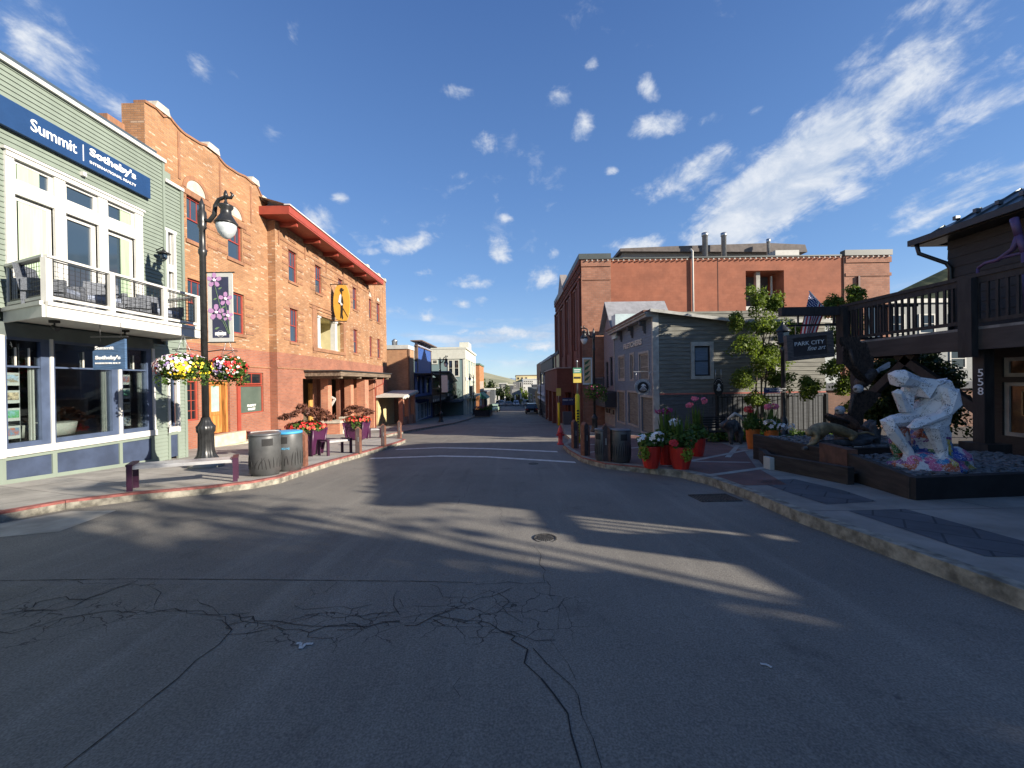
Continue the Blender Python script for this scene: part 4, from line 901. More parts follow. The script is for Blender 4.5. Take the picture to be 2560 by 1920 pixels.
mb = FB(); [mb.box(45.4+k*1.8, 46.9+k*1.8, ztop+.06, ztop+.4, -.1, .04) for k in range(4)]; mb.box(45.2, 52.5, ztop, ztop+.45, -.3, -.02); mb.build('frieze', M('pale_blue_trim', (.42, .46, .60), .6, .1), t)
for h in hb: window(FB, t, *h, M('deep_blue_frame', (.02, .04, .12), .5, .1), -.12, .09, 1, False, pane=gl)
mb = FB(); mb.box(43.8, 53, -.22, .05, 0, 2.0); mb.box(43.8, 53, -.62, -.22, 1.5, 1.95); mb.box(43.75, 43.85, -.6, 2.7, 1.9, 2.0); mb.box(52.9, 53, -.6, 2.7, 1.9, 2.0); mb.box(43.75, 53.1, 2.62, 2.75, .0, 2.1); mb.build('balcony', M('dark_balcony_wood', (.045, .04, .04), .7, .2), t)
mb = FB(); [mb.lathe((44.3+k*1.05, -.42, 1.98), [(.14, 0), (.14, .01)], 12) for k in range(8)]
mb = FB()
for k in range(8): mb.prism([(44.3+k*1.05+.15*math.cos(a*.6283), -.42+.15*math.sin(a*.6283)) for a in range(10)], 1.951, 1.975)
mb.build('disc_ornament', white2, t)
rl = mb = FB(); mb.box(43.9, 52.9, .95, 1.02, 1.9, 1.96); mb.box(43.9, 52.9, .1, .15, 1.9, 1.96)
for k in range(60): mb.box(43.95+k*.15, 43.975+k*.15, .15, .95, 1.92, 1.945)
mb.build('railing', black, t)
wf = M('blue_white_frame', (.50, .58, .66), .6, .1)
for a, b in [(44.4, 45.6), (45.9, 47.6), (47.9, 49.3), (50.2, 51.6)]: window(FB, t, a, b, gz(50)+.4, -.75, wf, .04, .09, 2, False, pane=gl, name='shop_window', ny=1)
mb = FB(); mb.box(43.7, 43.95, gz(44), -.6, -.02, .2); mb.build('corner_post', white, t)
def lampcopy(): pass
# dark verandah house with hanging flower boxes
t = thing('verandah_house', 'dark house with a covered upper verandah beyond the blue false front', 'building', (-11, 56, gz(56)))
dk = M('dark_boards', (.05, .055, .065), .8, .2, 3); mb = FL(-11); mb.box(53.1, 61, gz(60)-.5, 2.4, -7, 0); mb.build('wall', dk, t)
mb = FL(-11); mb.prism([(53, 3.1), (60.6, 1.75), (60.6, 1.9), (53, 3.25)], -.2, 2.6); mb.build('roof', M('grey_metal_roof', (.16, .17, .18), .5, .2), t)
mb = FL(-11); [mb.box(53.4+k*.9, 53.5+k*.9, -.3, 2.6-k*.15, 2.3, 2.4) for k in range(8)]; mb.box(53.1, 61, -.75, -.3, 0, 2.5); mb.build('verandah', M('verandah_timber', (.035, .032, .03), .8, .2), t)
mb = FL(-11); [mb.box(53.5+k*.95, 54.2+k*.95, -.2, 2.0-k*.12, 2.05, 2.1) for k in range(7)]; mb.build('white_panel', white2, t)
mb = FL(-11); mb.prism([(54, -1.1), (61.5, -1.1), (61.5, -.95), (54, -.75)], 0, 3.6); mb.build('awning', M('grey_awning', (.10, .11, .13), .8, .1), t)
for a, b in [(54.5, 56.2), (57, 59.5)]: window(lambda: FL(-11), t, a, b, gz(56)+.4, -1.4, white2, .03, .1, 1, False, pane=gl)
# pale sage three-storey building
t = thing('sage_white_building', 'tall pale sage and white three-storey building with a raised corner tower', 'building', (-10, 66, gz(66)))
sg2 = M('pale_sage_boards', (.16, .225, .22), .7, .08, 3, stretch=(1, 1, 5)); cream = M('cream_white', (.55, .54, .45), .6, .06)
X0_ = aY(465, 380, 60)[0]; zs = aY(450, 359, 60)[1]; zc = aY(450, 347.5, 60)[1]
mb = MB(); mb.box(-24, X0_, 60, 76, gz(66)-.5, zs); mb.build('wall', sg2, t)
mb = MB(); mb.box(-24.1, X0_+.15, 59.85, 76.2, zs, zc); mb.box(X0_-1.2, X0_+.3, 63, 67, zc, zc+1.1); mb.box(-24, X0_+.35, 59.8, 76.3, zc-.25, zc+.05)
for y in (60, 62.7, 67, 71, 75.2): mb.box(X0_-.05, X0_+.18, y, y+.7, gz(60), zs)
for z in (zs-3.4, zs-6.6): mb.box(X0_-.05, X0_+.12, 60, 76, z, z+.5)
mb.box(X0_-.3, X0_+.05, 59.93, 60, gz(60), zs); mb.build('cornice', cream, t)
FYs = lambda: FY(60)
for a, b, z0, z1 in [(aY(448, 375, 60)[0], aY(453.5, 375, 60)[0], aY(450, 382, 60)[1], aY(450, 357, 60)[1]), (aY(453.7, 375, 60)[0], aY(459.5, 375, 60)[0], aY(450, 382, 60)[1], aY(450, 357, 60)[1]), (aY(432, 375, 60)[0], aY(438, 375, 60)[0], aY(432, 363, 60)[1]-1, aY(432, 357, 60)[1])]:
    window(FYs, t, a, b, z0+.8, z1-.4, cream, .0, .16, 0, True, pane=gl, th=.08)
FS = lambda: FL(X0_)
for y in (61, 68, 69.6, 72, 73.6):
    for z in (zs-2.9, zs-6.1): window(FS, t, y, y+1.1, z, z+2.2, cream, .0, .2, 0, True, pane=gl, th=.06)
mb = FL(X0_); mb.box(60.5, 75.5, gz(66)+2.9, gz(66)+3.3, 0, 1.0); mb.build('awning', cream, t)
# orange brick and smaller ones behind
def simple(name, label, X0, X1, Y0, Y1, zt, mat, cornice=None, wins=(), zb=None, side='L', wm=None, cat='building', sidewins=()):
    t = thing(name, label, cat, ((X0+X1)/2, (Y0+Y1)/2, gz(Y0)))
    MB().box(X0, X1, Y0, Y1, gz(Y1)-.8, zt).build('wall', mat, t)
    if cornice: MB().box(X0-.15, X1+.15, Y0-.15, Y1+.15, zt, zt+.35).build('cornice', cornice, t)
    FF = (lambda: FL(X1)) if side == 'L' else (lambda: FR(X0))
    for w_ in wins: window(FF, t, *w_, wm or white2, .0, .1, 0, True, pane=gl, th=.06)
    for w_ in sidewins: window(lambda: FY(Y0), t, *w_, wm or white2, .0, .12, 0, True, pane=gl, th=.06)
    return t
org = brick('orange_brick', (.34, .13, .05), (.38, .16, .06), (.4, .25, .15), .4, .14, .015)
x1 = aY(479.5, 375, 80)[0]
t = simple('orange_brick_building', 'narrow orange brick building behind the sage and white one', -14, x1, 80, 92, aY(478, 365, 80)[1], org, M('green_cornice', (.10, .16, .12), .6, .1), [(81+k*2, 82+k*2, gz(80)+4.2, gz(80)+6.2) for k in range(5)])
mb = MB(); mb.prism([(80, gz(80)+3.6), (88, gz(80)+3.6), (88, gz(80)+2.6)], x1, x1+1.5); mb.v = [(v[2], v[0], v[1]) for v in mb.v]
mb = FL(x1); mb.face([(80, gz(80)+3.9, 0), (90, gz(80)+3.9, 0), (90, gz(80)+2.6, 1.6), (80, gz(80)+2.6, 1.6)]); mb.face([(80, gz(80)+3.9, 0), (80, gz(80)+2.6, 1.6), (80, gz(80)+2.6, 0)]); mb.build('awning', M('green_awning', (.03, .16, .10), .7, .2), t)
t = simple('dark_brown_building', 'low dark brown shop row past the green awning', -10, aY(486, 375, 93)[0], 93, 108, gz(100)+4.4, M('dark_brown', (.06, .045, .04), .8, .2), M('grey_cap', (.12, .12, .13), .7, .1), [(94+k*3, 95.6+k*3, gz(96)+1, gz(96)+3) for k in range(4)])
simple('tan_stucco_building', 'small tan building behind the dark brown shop row', -16, aY(484.5, 375, 110)[0]-1.5, 109, 118, aY(480, 381, 110)[1], M('tan_stucco', (.38, .31, .20), .8, .1), None)
# the end of the street
def farbox(name, label, u0, u1, v0, Y, depth, mat, cap=None, wins=(), ratio=None, wmat=None):
    X0 = aY(u0, 375, Y)[0]; X1 = aY(u1, 375, Y)[0]; zt = aY((u0+u1)/2, v0, Y)[1]
    t = thing(name, label, 'building', ((X0+X1)/2, Y+depth/2, gz(Y)))
    MB().box(X0, X1, Y, Y+depth, gz(Y)-2, zt).build('wall', mat, t)
    if cap: MB().box(X0-.2, X1+.2, Y-.2, Y+depth, zt, zt+.4).build('roof', cap, t)
    for (a, b, c, d) in wins:
        xa = aY(a, 375, Y)[0]; xb = aY(b, 375, Y)[0]; zc_ = aY((a+b)/2, c, Y)[1]; zd_ = aY((a+b)/2, d, Y)[1]
        window(lambda: FY(Y), t, xa, xb, zd_, zc_, wmat or white2, .0, .14, 0, False, pane=gl, th=.08)
    return t
dgrey = M('dark_grey_wall', (.07, .075, .085), .8, .2, .5); mgrey = M('mid_grey_wall', (.13, .13, .13), .8, .2, .5)
cE = lambda x, y: ((1180+x*.09946)/2.5, (930+y*.09946)/2.5)
def E2(x0, x1, y): return cE(x0, 0)[0], cE(x1, 0)[0], cE(0, y)[1]
a, b, c = E2(680, 860, 300); farbox('grey_block', 'tall dark grey block with vertical white bands at the far end of the street', a, b, c, 150, 20, dgrey, white2, [(cE(740+k*45, 0)[0], cE(765+k*45, 0)[0], cE(0, 320)[1], cE(0, 560)[1]) for k in range(2)])
a, b, c = E2(860, 1030, 335); farbox('plain_grey_block', 'plain dark block with a pale lit roof edge, right of the banded grey block', a, b, c, 152, 20, dgrey, cream)
a, b, c = E2(1030, 1270, 250); farbox('grey_gable_house', 'grey house with a porch in the middle of the street end', a, b, c, 156, 14, mgrey, None, [(cE(1060, 0)[0], cE(1100, 0)[0], cE(0, 310)[1], cE(0, 370)[1]), (cE(1190, 0)[0], cE(1240, 0)[0], cE(0, 250)[1], cE(0, 400)[1])])
a, b, c = E2(1275, 1640, 190); farbox('white_modern_building', 'white modern building with a grid of green windows, right of the street end', a, b, c, 165, 20, white, white, [(cE(1300+k*48, 0)[0], cE(1338+k*48, 0)[0], cE(0, y)[1], cE(0, y+42)[1]) for k in range(5) for y in (215, 270)]+[(cE(1300, 0)[0], cE(1340, 0)[0], cE(0, y)[1], cE(0, y+50)[1]) for y in (370, 440)])
a, b, c = E2(1105, 1640, 95); farbox('yellow_building', 'large pale yellow building with dark openings above the white modern one', a, b, c, 185, 25, M('pale_yellow', (.55, .47, .26), .8, .08), M('brown_roof', (.2, .15, .1), .8, .1), [(cE(1130+k*100, 0)[0], cE(1190+k*100, 0)[0], cE(0, 130)[1], cE(0, 190)[1]) for k in range(3)], wmat=M('ochre_frame', (.4, .3, .15), .8, .1))
a, b, c = E2(510, 670, 420); farbox('red_brick_far_house', 'small dark house with a brick end and white cap left of the grey block', a, b, c, 145, 12, M('dark_green_wall', (.03, .045, .035), .9, .2), white2, [(cE(620, 0)[0], cE(655, 0)[0], cE(0, 460)[1], cE(0, 560)[1])])
# porch gateway of the middle house
a, b, c = E2(1000, 1260, 440); Xa, Xb = aY(a, 375, 140)[0], aY(b, 375, 140)[0]; zt = aY(520, c, 140)[1]; zb = gz(140)
t = thing('timber_gateway', 'grey timber gateway with a flat railed top at the end of the street', 'gateway', ((Xa+Xb)/2, 140, zb)); gy = M('grey_timber', (.25, .25, .24), .8, .2)
MB().box(Xa, Xb, 140, 144, zt-1.9, zt).build('beam', gy, t); [MB().box(x, x+.5, 140, 140.5, zb-1, zt-1.9).build('post', gy, t) for x in (Xa, Xb-.5)]
MB().box(Xa+.2, Xb-.2, 146, 150, zb-1, zt-1.5).build('back_wall', M('brown_dark', (.07, .05, .04), .9, .2), t)
# small shops that fill both rows towards the crossing
simple('narrow_grey_shop', 'narrow grey shop with pale cornice past the dark brown shop row', -9, -4.9, 108.2, 114, gz(110)+5.2, M('shop_grey', (.09, .10, .11), .8, .15), cream, [(109, 110.4, gz(110)+.8, gz(110)+2.6), (111.5, 113, gz(110)+.8, gz(110)+2.6)])
simple('cream_corner_shop', 'small cream corner shop at the far left of the crossing', -16, -6.5, 132, 142, gz(132)+5.5, M('shop_cream', (.42, .38, .28), .8, .1), dgrey, [], sidewins=[(-12, -10.6, gz(132)+1, gz(132)+3), (-9.4, -8, gz(132)+1, gz(132)+3)])
simple('dark_corner_shop', 'small dark corner shop at the far right of the crossing', 7.2, 16, 132, 142, gz(132)+6.5, M('shop_dark', (.05, .05, .055), .8, .2), dgrey, [], side='R', sidewins=[(8, 9.4, gz(132)+1, gz(132)+3), (8, 9.4, gz(132)+4, gz(132)+5.6)])
# ---- right side, far
def rbox(name, label, u_near, u_far, X, v_top_near, mat, cap=None, wins=0, depth=8, low=None, wm=None):
    """building on the right whose street face is the plane x = X between the two image columns"""
    Y0 = aX(u_near, 380, X)[0]; Y1 = aX(u_far, 380, X)[0]; zt = aX(u_near, v_top_near, X)[1]
    ws = []
    if wins:
        st = (Y1-Y0)/wins
        for fl in (gz(Y0)+1.0, gz(Y0)+4.2):
            if fl+1.8 < zt-.3: ws += [(Y0+st*(k+.25), Y0+st*(k+.75), fl, fl+1.9) for k in range(wins)]
    return simple(name, label, X, X+depth, Y0, Y1, zt, mat, cap, ws, side='R', wm=wm), Y0, Y1, zt
cbx = lambda x: cB(x, 0)[0]; cby = lambda y: cB(0, y)[1]
t, a, b, z = rbox('cream_house', 'cream walled house with a dark roof just beyond the red brick building', cbx(1650), cbx(1520), 4.6+.8, cby(330), M('cream_wall', (.62, .55, .30), .8, .08), dgrey, 1)
t, a, b, z = rbox('navy_shop', 'dark navy shop with grey bay windows and a white balcony on the right', cbx(1520), cbx(1300), 5.2, cby(400), M('navy_wall', (.022, .032, .045), .7, .2), M('grey_gable', (.22, .25, .30), .7, .1), 3, wm=M('grey_bay', (.35, .38, .42), .7, .1))
m = FR(5.2); m.box(a-2, a+10, gz(a)+2.9, gz(a)+3.2, 0, 1.3); m.box(a-2, a+10, gz(a)+2.2, gz(a)+2.5, 0, 1.3); m.build('balcony', M('pale_blue_balcony', (.40, .46, .55), .6, .1), t)
m = FR(5.2); [m.box(a-2+k*.24, a-1.93+k*.24, gz(a)+3.2, gz(a)+4.1, 1.2, 1.26) for k in range(50)]; m.box(a-2, a+10, gz(a)+4.1, gz(a)+4.2, 1.18, 1.3); m.build('balcony_railing', M('white_blue_rail', (.5, .55, .62), .6, .1), t)
m = FR(5.2); [m.box(a+k*2.2, a+.12+k*2.2, gz(a)-.3, gz(a)+2.2, 1.1, 1.22) for k in range(5)]; m.build('post', dgrey, t)
t, a, b, z = rbox('brown_brick_hall', 'tall brown brick hall further down on the right', cbx(1300), cbx(1222), 5.6, cby(480), brick('far_brown_brick', (.19, .13, .09), (.23, .16, .11), (.2, .15, .12), .4, .14), None, 2)
t, a, b, z = rbox('tan_gable_shop', 'low shop row with a tan gable end far down on the right', cbx(1215), cbx(1050), 5.2, cby(1010), M('dark_olive', (.06, .065, .055), .8, .2), None, 3)
m = FY(a-.1); x0 = 5.2; m.prism([(x0, gz(a)), (x0+7, gz(a)), (x0+7, z+1.6), (x0+1.2, z+2.0), (x0-.4, z-.6)], 0, .3); m.build('gable', M('tan_gable', (.36, .29, .19), .8, .1), t)
# ================================================================ RED BRICK BUILDING (right)
XR, YR = 5.5, 30.
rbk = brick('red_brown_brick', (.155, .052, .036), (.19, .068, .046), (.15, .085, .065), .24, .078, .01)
rbl = brick('pale_pilaster_brick', (.27, .125, .08), (.33, .165, .11), (.22, .145, .11), .32, .16, .012)  # paler brick than the street wall
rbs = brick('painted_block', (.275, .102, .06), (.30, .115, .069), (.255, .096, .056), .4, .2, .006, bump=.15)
t = thing('red_brick_building', 'long red brick building with a smooth painted side wall, behind the grey clapboard shop', 'building', (XR, YR, gz(YR)))
zT = aY(600, 259.5, YR)[1]; X2 = aY(612, 375, YR)[0]; X3 = aY(844.5, 375, YR)[0]; X4 = aY(890, 375, YR)[0]
oh = (aY(746.8, 375, YR)[0], aY(785, 375, YR)[0], aY(766, 311, YR)[1]-2.5, aY(766, 270.5, YR)[1])
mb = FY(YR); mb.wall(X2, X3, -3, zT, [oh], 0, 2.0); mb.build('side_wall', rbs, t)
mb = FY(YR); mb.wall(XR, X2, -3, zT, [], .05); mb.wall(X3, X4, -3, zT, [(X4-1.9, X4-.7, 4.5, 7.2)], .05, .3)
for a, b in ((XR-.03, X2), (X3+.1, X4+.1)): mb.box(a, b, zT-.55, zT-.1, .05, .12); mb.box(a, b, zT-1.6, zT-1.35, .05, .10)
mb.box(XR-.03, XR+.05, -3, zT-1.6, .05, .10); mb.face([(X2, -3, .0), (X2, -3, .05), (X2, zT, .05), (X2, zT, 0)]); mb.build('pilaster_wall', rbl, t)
window(lambda: FY(YR), t, X4-1.9, X4-.7, 4.5, 7.2, M('grey_frame', (.3, .33, .33), .6, .1), -.1, .2, 1, False)
YE = 47.5
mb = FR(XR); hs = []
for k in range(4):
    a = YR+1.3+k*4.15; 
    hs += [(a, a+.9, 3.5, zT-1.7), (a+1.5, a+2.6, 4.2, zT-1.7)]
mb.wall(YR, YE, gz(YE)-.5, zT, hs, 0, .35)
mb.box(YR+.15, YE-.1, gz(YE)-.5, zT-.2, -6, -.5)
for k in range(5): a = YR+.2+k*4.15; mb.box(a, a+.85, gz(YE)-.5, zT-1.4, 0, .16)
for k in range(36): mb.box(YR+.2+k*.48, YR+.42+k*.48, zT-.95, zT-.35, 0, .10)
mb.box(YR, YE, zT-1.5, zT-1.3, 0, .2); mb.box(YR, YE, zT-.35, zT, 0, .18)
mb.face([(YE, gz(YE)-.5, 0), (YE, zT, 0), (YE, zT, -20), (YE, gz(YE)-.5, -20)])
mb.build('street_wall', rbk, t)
mb = FR(XR)
for h in hs: mb.box(h[0]-.1, h[0]-.04, h[2], h[3]+.12, -.02, .06); mb.box(h[0]-.1, h[1]+.1, h[3]+.02, h[3]+.10, -.02, .061)
mb.build('bay_edging', M('pinkish_edging', (.32, .2, .18), .7, .1), t)
mb = FR(XR)
for h in hs: mb.box(h[0], h[1], h[2], h[3], -.34, -.3)
mb.build('window_strip', gl, t)
mb = FR(XR); c_ = YR+11.4; mb.prism([(c_-2.4, zT-.3), (c_+2.4, zT-.3), (c_, zT+2.0)], -.5, .22); mb.build('pediment', M('grey_pediment', (.25, .22, .2), .7, .1), t)
cap = M('dark_metal_cap', (.06, .07, .065), .5, .1)
mb = MB(); mb.box(XR-.2, X2, YR-.16, YR+.3, zT, zT+.42); mb.box(X2, X3, YR-.08, YR+.2, zT, zT+.1); mb.box(X3, X4+.15, YR-.16, YR+.3, zT, zT+.42); mb.box(XR-.2, XR+.2, YR+.3, YE, zT, zT+.42); mb.build('roof_cap', cap, t)
mb = MB()      # little scuppers under the cap
n = 58
for k in range(n):
    x = XR+.4+(X4-XR-.6)*k/(n-1); 
    if abs(x-X3) > .2: mb.box(x-.045, x+.045, YR-.24 if x < X2 or x > X3 else YR-.17, YR-.04, zT-.16, zT-.08)
mb.build('roof_bracket', white2, t)
mb = MB(); mb.box(XR+.3, X4, YR+.4, YE, zT-.3, zT-.05); mb.box(oh[0], oh[1], YR+1.9, YR+2, oh[2], oh[3]); mb.build('roof', dgrey, t)
# opening with column, rails and a duct
mb = FY(YR); xm = oh[0]+(oh[1]-oh[0])*.39; mb.box(xm-.15, xm+.15, oh[2], oh[3], -.6, -.3); mb.build('column', concrete, t)
mb = FY(YR)
for k in range(7): z = oh[3]-3.6-k*.32; mb.box(oh[0], oh[1]-.1, z, z+.07, -.25, -.2)
mb.box(xm+1.3, xm+1.36, oh[3]-6, oh[3]-3.5, -.24, -.19); mb.build('railing', steel, t)
mb = FY(YR); mb.box(xm+.3, xm+1.5, oh[3]-1.9, oh[3]-1.75, -1, -.9); mb.box(xm+1.4, xm+1.52, oh[3]-1.9, oh[3]-.2, -1, -.9); mb.box(oh[0], oh[1], oh[2]+2.6, oh[2]+2.9, -.8, -.1); mb.build('duct', white2, t)
mb = MB(); xd = aY(693.3, 375, YR)[0]; mb.tube([(xd, YR-.12, zT-7.5), (xd, YR-.12, zT+.5), (xd-.1, YR, zT+.7)], .075, 8); mb.build('downpipe', white2, t)
for x in (aY(719, 375, YR)[0], X3-.02): MB().box(x-.02, x+.02, YR-.015 if x < X3-1 else YR-.07, YR, -2, zT).build('expansion_joint', M('joint_dark', (.06, .02, .015), .8, 0), t)
mb = MB(); xr_ = aY(858, 375, YR)[0]; mb.box(xr_-.07, xr_+.07, YR-.2, YR-.05, 0, zT-1.6); mb.build('dark_pipe', M('brown_pipe', (.07, .02, .015), .6, 0), t)
# penthouse roof
mb = MB(); Yp = 34; xa, xb = aY(624, 375, Yp)[0], aY(802, 375, Yp)[0]; za = aY(650, 249.5, Yp)[1]
mb.box(xa, xb, Yp, Yp+9, zT-.1, za-.25); mb.build('penthouse', M('tan_fascia', (.27, .22, .18), .7, .1), t)
mb = MB(); mb.prism([(xa-.3, za-.25), (xb+.3, za-.55), (xb+.1, za+.1), (xb-3, za+.28), (xa+4, za+.12), (xa-.3, za)], 0, 9.5); mb.v = [(v[0], Yp-.4+v[2], v[1]) for v in mb.v]; mb.build('penthouse_roof', M('brown_shingles', (.12, .10, .09), .8, .2), t)
for u, v0, r in [(706.5, 233, .22), (725.3, 233, .2), (769.8, 239, .13)]:
    x = aY(u, 375, 33)[0]; zz = aY(u, v0, 33)[1]; MB().lathe((x, 33, zT), [(r, 0), (r, zz-zT-.3), (r*1.2, zz-zT-.28), (r*1.2, zz-zT)], 12).build('flue', steel, t)
x = aY(788, 375, 31)[0]; MB().box(x-.9, x+1., 31, 32, zT+.1, zT+.85).build('rooftop_unit', white2, t)
# arcade projecting to the pavement
ar = rbk
mb = MB(); mb.box(4.05, 5.5, 34.6, YE, .6, 2.75); mb.build('arcade_wall', ar, t)
for y in (34.6, 38.6, 42.8, 46.4): MB().box(4.05, 4.75, y, y+.9, gz(y)-.3, .6).build('arcade_pier', ar, t)
for a in (31, 32.3, 33.5, 36.5, 40.5, 44.5): MB().box(5.42, 5.47, a, a+1.0, gz(a)+.2, .5).build('shop_pane', gl, t)
MB().box(3.95, 5.5, 34.5, YE+.1, 2.75, 2.85).build('arcade_cap', M('pinkish_edging2', (.35, .3, .28), .7, .1), t)
t2 = thing('shop_banner', 'small blue and red shop banner under the brick arcade', 'banner', (4.6, 33.6, -.3)); MB().box(4.4, 5.4, 33.9, 33.94, -.5, .15).build('cloth', M('banner_navy', (.03, .035, .10), .8, .2), t2); text('PARK CITY', (4.45, 33.89, -.12), (1, 0, 0), lettw, t2, .9, .14)
# ================================================================ GREY CLAPBOARD SHOP (right)
XF, YF = 7.05, 19.1
FFs = lambda: FR(XF); FFc = lambda: FY(YF)
blg = M('blue_grey_boards', (.125, .17, .225), .7, .15, 4, stretch=(1, .5, 6)); grg = M('weathered_grey_boards', (.15, .147, .122), .75, .3, 2.2, stretch=(.6, 1, 6)); gtrim = M('grey_trim', (.30, .30, .28), .7, .15, 3)
dgb = M('dark_grey_boards', (.075, .08, .085), .8, .2, 3, stretch=(1, 1, 5)); wtrim = M('worn_white_trim', (.36, .355, .32), .7, .2, 3)
t = thing('clapboard_shop', 'two-storey grey clapboard shop with bracketed cornice and dark lower boards', 'building', (XF, YF, gz(YF)))
zq = 4.9
def fu(u): return aX(u, 380, XF)[0]
cF = lambda x, y: ((1360+x*.2049)/2.5, (860+y*.2049)/2.5)
def fwin(x0, x1, y0, y1):
    Ya = fu(cF(x1, 0)[0]); Yb = fu(cF(x0, 0)[0]); um = (cF(x0, 0)[0]+cF(x1, 0)[0])/2; z1 = aX(cF(x1, 0)[0], cF(0, y0)[1], XF)[1]; z0 = aX(cF(x1, 0)[0], cF(0, y1)[1], XF)[1]; return (Ya, Yb, z0, z1)
wu = [fwin(1170, 1280, 105, 440), fwin(1062, 1100, 125, 430), fwin(918, 985, 150, 430)]
sw = [fwin(1190, 1335, 660, 1110), fwin(1030, 1150, 600, 1000), fwin(900, 985, 590, 960)]
YN = fu(614.7)
mb = FFs(); mb.clap(YF, YN, gz(YN)-.4, zq, wu+sw, 0, .15, .02, .16); mb.box(YF+.05, YN, gz(YN)-.4, zq, -3, -.2); mb.build('street_wall', blg, t)
XE = 15.5
cS = lambda x, y: ((1700+x*.217)/2.5, (600+y*.217)/2.5)
def sx(u): return aY(u, 375, YF)[0]
w1 = (sx(cS(165, 0)[0]), sx(cS(345, 0)[0]), aY(735, cS(0, 1560)[1], YF)[1], aY(735, cS(0, 1215)[1], YF)[1])
w2 = (sx(cS(1000, 0)[0]), sx(cS(1095, 0)[0]), aY(778, cS(0, 1540)[1], YF)[1], aY(778, cS(0, 1215)[1], YF)[1])
zl = aY(680, 394.5, YF)[1]       # level of the red line
mb = FFc(); mb.clap(XF, XE, zl+.08, 4.95, [w1, w2], 0, .205, .028, .14); mb.box(XF+.05, XE, gz(YF)-1, 4.9, -6.8, -.2)
mb.build('side_wall', grg, t)
mb = FFc(); mb.clap(XF, 8.9, gz(YF)-.2, zl-.01, [], 0, .205, .028); 
for k in range(46): x = 8.9+k*.145; mb.box(x, x+.125, gz(YF)-.2, zl, -.01, .03)
mb.build('lower_wall', dgb, t)
FFc().box(XF, XE, zl, zl+.07, 0, .045).build('red_strip', M('faded_red_strip', (.40, .13, .10), .7, .2), t)
FFc().box(XF-.08, XF+.22, gz(YF)-.1, 4.9, 0, .05).build('corner_board', wtrim, t)
mb = FFs(); mb.box(YF, YF+.22, gz(YF)-.1, 4.9, 0, .04); mb.box(YN-.12, YN, gz(YN)-.2, 4.9, 0, .05); mb.build('corner_board', gtrim, t)
for w_ in wu: window(FFs, t, w_[0], w_[1], w_[2], w_[3], gtrim, -.08, .08, 0 if w_[1]-w_[0] < 1 else 0, True, pane=glb)
mb = FFs()
for w_ in wu+sw: 
    mb.box(w_[0]-.12, w_[0], w_[2]-.1, w_[3]+.12, 0, .045); mb.box(w_[1], w_[1]+.12, w_[2]-.1, w_[3]+.12, 0, .045); mb.box(w_[0], w_[1], w_[3], w_[3]+.12, 0, .046); mb.box(w_[0], w_[1], w_[2]-.1, w_[2], 0, .05)
mb.build('window_casing', gtrim, t)
for w_ in sw: window(FFs, t, w_[0], w_[1], w_[2], w_[3], dgrey, -.12, .07, 1, False, pane=glb, name='shop_window')
mb = FFc()
for w_ in (w1, w2): mb.box(w_[0]-.17, w_[0], w_[2]-.16, w_[3]+.2, 0, .06); mb.box(w_[1], w_[1]+.17, w_[2]-.16, w_[3]+.2, 0, .06); mb.box(w_[0], w_[1], w_[3], w_[3]+.2, 0, .061); mb.box(w_[0], w_[1], w_[2]-.16, w_[2], 0, .063)
mb.build('window_casing', wtrim, t)
for w_ in (w1, w2): window(FFc, t, *w_, blackm, -.08, .07, 0, True, pane=gl)
# cornice with three brackets, sloped
mb = FFs(); mb.box(YF-.1, YN+.1, 4.72, 4.86, 0, .42); mb.box(YF-.12, YN+.12, 4.86, 4.95, 0, .5); mb.build('cornice', gtrim, t)
mb = FFs(); mb.prism([(YF-.12, 4.95), (YN+.12, 4.95), (YN+.12, 5.05), (YF-.12, 5.05)], -.5, .55); mb.build('roof_edge', M('brown_roof_edge', (.16, .08, .06), .8, .2), t)
for y in (YF+1.1, YF+3.2, YF+5.4):
    mb = FFs(); mb.box(y, y+.16, 4.2, 4.72, 0, .16); mb.box(y+.01, y+.15, 4.45, 4.719, .16, .34); mb.box(y+.02, y+.14, 4.05, 4.2, 0, .1); mb.build('bracket', dgrey, t)
mb = MB(); zA, zB = 4.95, aY(732, 321, YF)[1]
xm = sx(cS(620, 0)[0]); mb.face([(XF-.3, YF-.35, zA+.1), (xm, YF-.35, zB), (xm, YF+6, zB), (XF-.3, YF+6, zA+.1)]); mb.prism([(XF-.3, zA-.02), (xm, zB-.12), (XE, zB-.2), (XE, zB-.05), (xm, zB+.03), (XF-.3, zA+.12)], 0, .1); n = 12
for i in range(len(mb.v)-n, len(mb.v)): v = mb.v[i]; mb.v[i] = (v[0], YF-.4+v[2], v[1])
mb.face([(xm, YF-.35, zB), (XE, YF-.35, zB-.07), (XE, YF+6, zB), (xm, YF+6, zB)]); mb.build('roof', wtrim, t)
ya_, yb_ = fu(625), fu(643); zt_l = aX(642, 338.5, XF)[1]; zb_l = aX(642, 344.5, XF)[1]
lt = text('FLETCHERS', (XF-.045, ya_, zb_l), (0, -1, 0), M('cream_letters', (.55, .52, .46), .6, .1), t, ya_-yb_, zt_l-zb_l, bold=.03, ext=.02)
